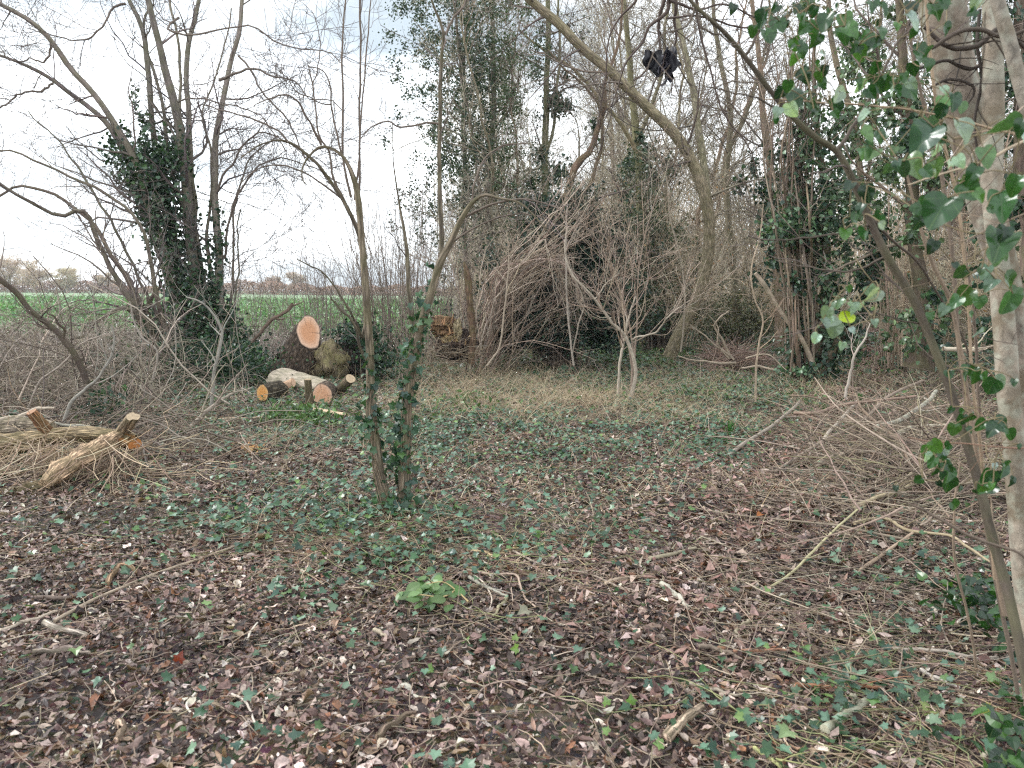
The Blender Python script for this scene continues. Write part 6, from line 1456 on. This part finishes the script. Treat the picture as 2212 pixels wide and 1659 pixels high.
# ------------------------------------------------------------------ brush heap by the trunks: big sticks one by one, the rest as brushwood
rng = np.random.default_rng(101)
def C6(L): return [(1469 + a * .336, 553 + b * .336) for a, b in L]
def C8(ox):
    return lambda L: [(ox + a * .336, 1106 + b * .336) for a, b in L]
C8a, C8b, C8c = C8(0), C8(735), C8(1469)
def stick(label, pts, w, colr, z=(.02, .02), material=B_TWIG, nt=3, cap=True, name='fallen_stick', lump=.06, tw=(.08, .35), amp=.006):
    zz = np.linspace(z[0], z[1], len(pts)); q = []
    for (a, b), zc in zip(pts, zz):
        g = Gp(a, b, zc); dist = np.linalg.norm(g - [0, 0, CAM_H]); q.append(np.append(g, w / 2 * dist / F))
    q = np.array(q); q[:, 3] *= np.linspace(1, .62, len(q)); q[:, 2] += hgt(q[:, 0], q[:, 1]) + q[:, 3] * .6
    t = thing(name, label, 'stick', q[:, :3].mean(0) * [1, 1, 0])
    c = resample(q, 22); A = jig(c[None, :, :3], rng, amp); R = np.maximum(c[None, :, 3], .001)
    mb = M(); tubes(mb, A, R, 9, colr, rng, lump, cap=cap); mb.build('stem', material, t)
    if nt:
        m2 = M(); B, S_ = grow(A, R, nt, tw, (20, 50), .5, 6, rng, 0, .12, .25, .95, rmin=.0012); B[..., 2] = np.maximum(B[..., 2], .012); tubes(m2, B, S_, 4, colr); m2.build('side_twigs', B_TWIG, t)
GY, BN, YE, PLE = (.29, .245, .20), (.20, .145, .105), (.38, .31, .20), (.38, .325, .265)
stick('long straight brown pole lying up the brush heap from the path', C6([(620, 1370), (900, 1200), (1130, 1080), (1330, 920), (1560, 810)]), 8, (.27, .21, .165), (.02, .35), nt=8)
stick('straight grey pole at the path-side tip of the brush heap', C6([(320, 1280), (450, 1190), (580, 1110), (780, 940)]), 9, GY, (.02, .12), nt=3)
stick('reddish-brown curved branch along the back of the brush heap', C6([(740, 1000), (860, 995), (1040, 940), (1260, 925), (1520, 900)]), 8, (.25, .175, .135), (.15, .4), nt=7)
stick('thickest grey limb resting on top of the brush heap', C6([(1260, 1110), (1380, 1060), (1480, 1000), (1580, 940), (1650, 870)]), 11, (.33, .29, .24), (.22, .4), B_LICH, nt=3)
stick('thick pale limb low in the brush heap pointing to the leaning sapling', C6([(1390, 1170), (1500, 1090), (1600, 1070), (1760, 1060)]), 10, (.38, .32, .25), (.2, .3), B_LICH, nt=3)
stick('bent brown limb at the bottom edge of the brush heap', C6([(880, 1360), (960, 1300), (1080, 1280), (1180, 1275), (1300, 1260)]), 11, (.27, .22, .17), (.02, .1), nt=5)
stick('short whitish stick standing off the brush heap toward the path', C6([(900, 1240), (930, 1180), (1010, 1060), (1140, 930)]), 9, PLE, (.03, .25), nt=3)
stick('brown whip crossing over the middle of the brush heap', C6([(1500, 1360), (1390, 1180), (1250, 1050), (1170, 960), (1130, 870)]), 6, BN, (.15, .4), nt=6)
stick('thin dark forked twig poking out of the brush heap', C6([(1010, 1480), (1010, 1420), (1060, 1320), (1130, 1240)]), 5, BN, (.02, .2), nt=5)
stick('second thin dark twig crossing the forked one', C6([(1130, 1450), (1200, 1340), (1270, 1240)]), 5, BN, (.02, .2), nt=4)
stick('yellowish peeled branch below the brush heap', C6([(1120, 1640), (1250, 1570), (1420, 1500), (1560, 1410), (1680, 1320), (1750, 1230)]), 9, YE, (.02, .2), nt=4)
stick('wavy pale twig near the tip of the brush heap', C6([(640, 1370), (720, 1330), (800, 1300), (840, 1240), (830, 1180), (780, 1090)]), 5, PLE, (.02, .03), nt=2)
stick('long thin brown branch high across the brush heap', C6([(700, 905), (830, 915), (960, 950), (1100, 1020), (1200, 1080)]), 4, BN, (.1, .25), nt=4)
mb = M(); n = 560
px = rng.normal(1980, 110, n); py = rng.normal(1010, 85, n); ok = (py > 850) & (py < 1230) & (px > 1640 + (py - 900) * .2); px, py = px[ok], py[ok]; n = len(px)
q = np.array([Gp(a, b, 0) for a, b in zip(px, py)]); q[:, 2] = rng.uniform(0, 1, n) ** 1.3 * .30 * np.exp(-((px - 2040) / 200) ** 2) + .03
az = rng.normal(.7, .8, n) + (rng.uniform(0, 1, n) < .4) * rng.uniform(0, 3.1, n); L = rng.uniform(.3, 1.6, n); d = np.stack([np.cos(az), np.sin(az), rng.normal(0.14, .22, n)], -1); out = [q]; p = q
for k in range(7):
    d = nrm(d + rng.normal(0, .09, (n, 3))); d[:, 2] *= .9; p = p + d * (L / 7)[:, None]; p[:, 2] = np.maximum(p[:, 2], .02); out.append(p)
A = np.stack(out, 1); R = (.0024 + .008 * rng.uniform(0, 1, n) ** 2)[:, None] * np.linspace(1, .4, 8)[None]
HC = ([(.21, .16, .12), (.28, .22, .165), (.12, .09, .07), (.38, .31, .23), (.21, .185, .11)], [3, 3, 2.6, .9, 1])
tubes(mb, A, R, 5, pal(rng, n, *HC)); B, S_ = grow(A, R, 3, (.08, .4), (20, 55), .6, 5, rng, 0, .18, rmin=.0014); B[..., 2] = np.maximum(B[..., 2], .015); tubes(mb, B, S_, 3, pal(rng, len(B), *HC))
tag(mb.build('brush_pile_twigs', B_TWIG), kind='stuff')
mb = M(); n = 300           # thin sticks strewn over the right-hand floor
x = []
px = rng.uniform(1500, 2250, n); py = rng.uniform(1020, 1500, n); q = np.array([Gp(a, b, 0) for a, b in zip(px, py)]); q[:, 2] = .02 + rng.uniform(0, .07, n)
az = rng.uniform(-1.3, 1.7, n); L = rng.uniform(.12, .7, n); d = np.stack([np.cos(az), np.sin(az), rng.normal(0, .05, n)], -1); out = [q]; p = q
for k in range(6):
    d = nrm(d + rng.normal(0, .11, (n, 3)) * [1, 1, .4]); p = p + d * (L / 6)[:, None]; p[:, 2] = np.maximum(p[:, 2], .015); out.append(p)
A = np.stack(out, 1); tubes(mb, A, rng.uniform(.0012, .004, n)[:, None] * np.linspace(1, .5, 7)[None], 5, pal(rng, n, *HC))
tag(mb.build('strewn_twigs', B_TWIG), kind='stuff')

# small brush pile in the middle distance
rng = np.random.default_rng(102)
t = thing('brush_pile', 'low brown brush pile with pale bleached branches before the coppice', 'brush pile', Gp(1590, 800))
mb = M(); n = 850
q = np.array([Gp(a, b, 0) for a, b in zip(rng.normal(1595, 42, n), rng.normal(797, 7, n))]); hm = np.exp(-((q[:, 0] - Gp(1590, 800)[0]) / .7) ** 2) * .42; q[:, 2] = rng.uniform(0, 1, n) * hm + .03
az = rng.uniform(0, 6.3, n); d = np.stack([np.cos(az), np.sin(az) * .6, rng.normal(.08, .22, n)], -1); out = [q]; p = q; L = rng.uniform(.2, .8, n)
for k in range(6):
    d = nrm(d + rng.normal(0, .15, (n, 3))); p = p + d * (L / 6)[:, None]; p[:, 2] = np.maximum(p[:, 2], .02); out.append(p)
tubes(mb, np.stack(out, 1), rng.uniform(.004, .011, n)[:, None] * np.linspace(1, .4, 7)[None], 4, pal(rng, n, [(.30, .20, .155), (.38, .28, .22), (.19, .13, .105)], [1, 1, 1])); mb.build('brushwood_twigs', B_TWIG, t)
for k, s in enumerate(([(1585, 778, 10), (1560, 735, 9), (1545, 700, 7), (1550, 690, 6), (1575, 672, 4)], [(1580, 772, 10), (1545, 745, 8), (1515, 720, 6), (1490, 700, 4)], [(1590, 785, 10), (1540, 783, 9), (1500, 778, 7), (1465, 770, 5)], [(1575, 775, 9), (1552, 745, 7), (1550, 705, 5), (1530, 680, 3)], [(1600, 795, 9), (1640, 792, 9), (1670, 798, 8), (1692, 806, 5)], [(1610, 775, 8), (1650, 765, 7), (1680, 780, 6), (1700, 803, 4)])):
    part_stem(t, 'bleached_branch', st([(a, b, w * .68) for a, b, w in s], 13.6, -.3), 20, 7, (.36, .29, .22), B_TWIG, rng, .05, .015)

# ------------------------------------------------------------------ sticks lying on the floor
rng = np.random.default_rng(103)
stick('longest thin stick running up through the leaf litter toward the ivy patch', C8a([(350, 740), (620, 590), (880, 470), (1220, 330), (1560, 190)]), 7, (.34, .27, .20), nt=4, amp=.004)
stick('dark bent stick under the longest stick', C8a([(240, 590), (420, 590), (560, 545), (700, 530)]), 8, (.14, .105, .085), nt=1)
stick('short thick pale bleached stick with a pointed end', C8a([(290, 750), (380, 800), (480, 825), (560, 850)]), 13, (.52, .44, .37), material=B_ROT, nt=0)
stick('curved orange-brown root hooked over the leaf litter', C8a([(690, 505), (730, 440), (780, 390), (830, 390), (880, 410)]), 11, (.42, .27, .17), (.01, .03), B_ROT, nt=0)
stick('straight thin grey stick pointing to the frame corner', C8a([(0, 790), (180, 730), (370, 670)]), 8, (.40, .33, .26), nt=0)
stick('white kinked twig in the dead leaves', C8a([(1255, 1180), (1200, 1265), (1235, 1320), (1310, 1355)]), 5, (.62, .56, .48), nt=0, amp=.001)
stick('long curved white twig bending round in the dead leaves', C8a([(1490, 1190), (1560, 1225), (1610, 1310), (1650, 1400), (1740, 1460)]), 5, (.52, .45, .38), nt=0, amp=.001)
stick('thin dark branch lying across the lower leaf litter', C8a([(700, 1310), (850, 1195), (940, 1140)]), 5, BN, nt=1)
stick('pale lichened twig snapped across the litter by the ivy patch', C8a([(1590, 810), (1610, 760), (1655, 700)]), 5, (.60, .54, .45), nt=0)
stick('flat grey bark strip lying among the dead leaves', C8a([(220, 960), (320, 955), (430, 950), (580, 960)]), 11, (.36, .29, .24), material=B_ROT, nt=0)
stick('broken pale branch piece ending in a frayed knot near the bottom edge', C8a([(770, 1380), (790, 1430), (745, 1500)]), 17, (.48, .34, .25), material=B_ROT, nt=0)
stick('thick wet brown root stub angled in the dead leaves', C8b([(235, 1420), (320, 1340), (390, 1290), (480, 1230)]), 15, (.24, .17, .13), material=B_ROT, nt=0)
stick('brown twig with a long bend beside the bright green leafy sprig', C8b([(820, 350), (960, 385), (1130, 405), (1160, 470), (1200, 550), (1260, 585)]), 6, (.36, .27, .21), nt=2)
stick('grey lichened twig crossing under the long bent twig', C8b([(830, 400), (940, 470), (1075, 525)]), 8, (.34, .31, .26), material=B_LICH, nt=2)
stick('short greenish twig joined to the lichened twig', C8b([(1075, 535), (1030, 580), (985, 640)]), 8, (.30, .27, .17), nt=0)
stick('curved pale twig arching past the leafy sprig', C8b([(790, 350), (880, 400), (950, 480), (975, 540), (960, 600)]), 4.5, (.50, .42, .34), nt=0, amp=.001)
stick('golden forked twig in the ivy patch above the leafy sprig', C8b([(810, 225), (940, 245), (960, 265), (1060, 235), (1210, 230)]), 7, (.50, .38, .22), nt=2)
stick('long grey twig wandering from the ivy patch into the bare litter', C8b([(1110, 245), (1200, 300), (1340, 350), (1600, 390), (1850, 480), (2110, 550)]), 5, (.36, .29, .23), nt=5)
stick('whitish rotting branch by the edge of the path', C8b([(2065, 450), (2120, 495), (2180, 550), (2230, 610)]), 13, (.48, .44, .37), material=B_LICH, nt=0)
stick('tan thick log piece half in the litter near the bottom edge', C8b([(2100, 1430), (2180, 1350), (2250, 1290), (2330, 1235)]), 24, (.50, .38, .28), material=B_ROT, nt=0, name='log_piece')
stick('long arched thin twig in the bare soil patch', C8b([(760, 1255), (870, 1130), (950, 1035), (1070, 1010), (1300, 1090), (1480, 1160), (1700, 1185)]), 4, (.36, .27, .22), nt=2, amp=.003)
stick('brown twig slanting beside the bare soil patch', C8b([(1460, 500), (1500, 420), (1590, 350)]), 5, BN, nt=2)
stick('pale brown stick lying flat near the path', C8b([(1700, 440), (1800, 410), (1990, 392)]), 8, (.36, .28, .21), nt=1)
stick('greenish twig near the path with a broken end', C8b([(1990, 272), (2080, 250), (2212, 212), (2290, 190)]), 10, (.30, .26, .18), nt=1)
stick('long wispy brown twig in front of the leafy sprig', C8b([(420, 910), (620, 880), (850, 770), (1010, 765), (1150, 770)]), 4, (.28, .21, .16), nt=3)
stick('short thick twig stub with a cut end left of the soil patch', C8b([(225, 720), (300, 770)]), 10, (.36, .30, .22), nt=0)
stick('lichened log piece with an orange cut end among the ivy', C8c([(930, 1410), (1010, 1350), (1120, 1290), (1220, 1230)]), 22, (.32, .30, .22), material=B_LICH, nt=0, name='log_piece')
stick('short fork of the lichened log piece', C8c([(1160, 1265), (1130, 1215), (1105, 1175)]), 12, (.36, .32, .25), (.02, .06), material=B_LICH, nt=0)
stick('dark brown stick lying left of the reddish stick', C8c([(120, 875), (230, 890), (390, 940)]), 11, (.20, .155, .12), nt=0)
stick('reddish stick lying end to end with the dark brown one', C8c([(350, 905), (520, 895), (690, 878)]), 10, (.32, .17, .11), nt=0)
stick('grey-green stick below the reddish one', C8c([(60, 1100), (220, 1135), (460, 1175)]), 9, (.32, .27, .21), nt=1)
stick('long reddish rotten stick in the ivy', C8c([(740, 1095), (980, 1130), (1130, 1135), (1290, 1140)]), 9, (.34, .17, .10), nt=1)
stick('pale straight stick in the ivy toward the thin stems', C8c([(1540, 1040), (1650, 1095), (1790, 1160)]), 8, (.46, .41, .36), nt=0)
stick('stubby greenish stick upright in the litter', C8c([(355, 800), (400, 750), (440, 700)]), 11, (.27, .23, .16), (.0, .04), nt=0)
stick('crooked grey stick below the brush heap', C8c([(1525, 525), (1570, 580), (1640, 620), (1595, 700)]), 9, (.40, .35, .29), nt=0)
stick('very long straight greenish cane rising toward the brush heap', C8c([(530, 500), (640, 430), (850, 240), (1000, 110), (1140, 0)]), 6, (.38, .34, .20), (.02, .14), nt=2, amp=.003)
stick('thick yellow peeled branch curving to the leaning sapling', C8c([(1120, 90), (1300, 62), (1500, 150), (1700, 190), (1850, 270), (2000, 360)]), 7, (.33, .265, .17), (.05, .1), nt=2)
stick('straight brown stick meeting the thick yellow branch', C8c([(1150, 360), (1320, 260), (1490, 160)]), 8, (.34, .25, .18), (.01, .07), nt=1)
stick('long grey branch lying flat in front of the thin stems', C8c([(1380, 890), (1560, 890), (1700, 910), (1880, 945), (2110, 930)]), 8, (.36, .31, .26), nt=4)
stick('silvery twig sloping up to the foot of the thin stems', C8c([(1780, 725), (1900, 650), (2060, 605)]), 7, (.50, .45, .38), (.0, .08), nt=2)
stick('thin pale twig above the reddish rotten stick', C8c([(1030, 580), (1070, 620), (1130, 690), (1150, 755)]), 5, (.50, .42, .34), nt=0)
stick('mossy greenish twig at the bottom edge among the ivy', C8c([(480, 1480), (560, 1530), (640, 1590), (700, 1660)]), 9, (.36, .36, .16), nt=2)
stick('pale stub at the bottom edge near the pale trunk', C8c([(1950, 1640), (1985, 1560), (2010, 1490)]), 10, (.44, .38, .29), (.0, .05), nt=0)
stick('thin brown twig at the bottom left of the ivy bed', C8c([(160, 1420), (220, 1340), (290, 1265)]), 5, BN, nt=1)
stick('dead arched briar crossing the floor below the brush heap', C8c([(610, 640), (830, 620), (1000, 640), (1250, 690), (1450, 700)]), 4, BN, nt=4)
stick('thin stick lying along the edge of the ground ivy toward the pale shrub', [(1085, 875), (1120, 873), (1160, 870)], 5, (.58, .48, .36), nt=0)
stick('leafless twig curled between the sapling and the pale shrub', [(905, 1020), (935, 1070), (960, 1110), (985, 1150)], 4, BN, nt=3)
stick('pale stick lying before the orange wood chips', [(470, 905), (530, 903), (600, 899)], 7, (.44, .34, .24), nt=1)

# scattered bright leaves and tufts
rng = np.random.default_rng(104)
t = thing('green_leafy_sprig', 'cut sprig of bright green oval leaves lying on the leaf litter', 'sprig', Gp(930, 1270))
mb = M(); n = 40
q = np.array([Gp(a, b, rng.uniform(.015, .07)) for a, b in zip(rng.normal(928, 34, n), rng.normal(1272, 15, n))])
ang = rng.uniform(2.2, 4.4, n); tip = np.stack([np.cos(ang), np.sin(ang), rng.normal(-.15, .2, n)], -1)
fanleaf(mb, q, tip, np.stack([rng.normal(0, .3, n), rng.normal(-.35, .3, n), np.ones(n)], -1), rng.uniform(.055, .085, n), pal(rng, n, [(.085, .155, .05), (.12, .20, .075), (.055, .11, .038)], [1, 1, 1], .25), OVAL * [1.45, 1], .12, .15)
mb.build('leaves', LEAF_LIME, t)
ms = M(); pp = [resample(np.array([Gp(1012, 1300, .02), Gp(985, 1275, .04), Gp(960, 1258, .07), Gp(920, 1262, .08)]), 14), resample(np.array([Gp(985, 1275, .04), Gp(950, 1290, .06), Gp(905, 1285, .06), Gp(880, 1290, .04)]), 14)]
tubes(ms, np.array(pp), np.tile(np.linspace(.0045, .002, 14), (2, 1)), 6, (.42, .32, .16)); ms.build('stalk', B_TWIG, t)
def one_leaf(label, px, py, s, colr, tmpl=IVY, tip=(-.6, -.5, .1), nor=(0, -.4, 1)):
    g = Gp(px, py, .045); t = thing('fallen_leaf', label, 'leaf', g)
    mb = M(); fanleaf(mb, g[None], np.array([tip]), np.array([nor]), np.array([s * .72]), np.array([colr]) * .62, tmpl, .3, .3); mb.build('leaf_blade', LEAF_LIME, t)
one_leaf('pale lime lobed leaf lying curled in the ivy near the bottom edge', 2012, 1530, .085, (.34, .42, .14))
one_leaf('yellow upturned leaf near the thin stems by the bottom edge', 2140, 1535, .075, (.52, .50, .14), nor=(.4, -.8, .5))
one_leaf('pale green lobed leaf in the middle of the ivy bed', 1892, 1376, .07, (.26, .38, .17))
one_leaf('light green leaf lying beside the lichened log piece', 1705, 1578, .08, (.30, .42, .20))
one_leaf('flat pale green leaf by the thin stems', 2135, 1465, .075, (.26, .40, .18), tip=(.8, -.3, 0))
one_leaf('rounded glossy green leaf left of the dark brown stick', 1526, 1443, .06, (.07, .20, .06), HEART)
one_leaf('orange-brown leaf on the path', 1645, 1110, .07, (.50, .17, .04), HEART)
one_leaf('grey five-pointed leaf in the bare litter below the bent twig', 1140, 1318, .085, (.34, .33, .24))
one_leaf('light green leaf standing in the bare soil patch', 1118, 1400, .05, (.26, .42, .12), nor=(.1, -1, .3))
one_leaf('lime leaf tip lying under the soil patch', 1112, 1382, .04, (.28, .42, .14), tip=(.2, .3, 1), nor=(0, -1, .2))
one_leaf('bright green leaf standing upright near the tan log piece', 1362, 1520, .05, (.20, .36, .10), tip=(.1, 0, 1), nor=(.2, -1, .2))
one_leaf('second bright green leaf standing upright beside the tan log piece', 1310, 1522, .045, (.28, .44, .18), tip=(-.1, 0, 1), nor=(.5, -1, .2))
one_leaf('dark red dead leaf in the litter', 386, 1428, .06, (.26, .05, .025), tip=(.3, 0, 1), nor=(0, -1, .4))
for i, (px, py, hh, lb) in enumerate(((1577, 940, .17, 'dark green tuft of bulb leaves in front of the dry grass'), (1745, 880, .16, 'small tuft of bulb leaves near the foot of the path'), (1857, 868, .14, 'farthest tuft of bulb leaves beside the path'), (1780, 893, .15, 'narrow tuft of bulb leaves behind the grey pole'))):
    g = Gp(px, py); t = thing('bulb_tuft', lb, 'plant', g)
    mb = M(); n = 26; az = rng.uniform(0, 6.3, n); ti = np.abs(rng.normal(0, .35, n)); s_ = np.linspace(0, 1, 5)
    A = g + np.stack([np.cos(az)[:, None] * np.sin(ti)[:, None] * s_ ** 1.5 * hh, np.sin(az)[:, None] * np.sin(ti)[:, None] * s_ ** 1.5 * hh, np.cos(ti)[:, None] * s_ * hh], -1) + np.stack([rng.normal(0, .015, n), rng.normal(0, .015, n), 0 * az], -1)[:, None]
    tubes(mb, A, np.tile(np.linspace(.005, .0015, 5), (n, 1)), 3, pal(rng, n, [(.05, .17, .035), (.08, .22, .05)], [1, 1])); mb.build('leaves', LEAF_LIME, t)

# the damp air of the place
V_ = np.array([(a, b, c) for c in (-1.2, 24) for b in (-46, 1425) for a in (-715, 715)], float)
hz = M().add(V_, [(0, 2, 3, 1), (4, 5, 7, 6), (0, 1, 5, 4), (2, 6, 7, 3), (0, 4, 6, 2), (1, 3, 7, 5)], (1, 1, 1), smooth=False)
hm = bpy.data.materials.new('haze_air'); hm.use_nodes = True; hm.node_tree.nodes.clear()
ho = hm.node_tree.nodes.new('ShaderNodeOutputMaterial'); hv = hm.node_tree.nodes.new('ShaderNodeVolumePrincipled')
hv.inputs['Color'].default_value = (.90, .92, .95, 1); hv.inputs['Density'].default_value = .0005
hm.node_tree.links.new(hv.outputs[0], ho.inputs['Volume'])
tag(hz.build('haze', hm), kind='stuff')

for o in ALL:
    if '_o' in o: del o['_o']
for o in COL.objects:
    if '_o' in o: del o['_o']
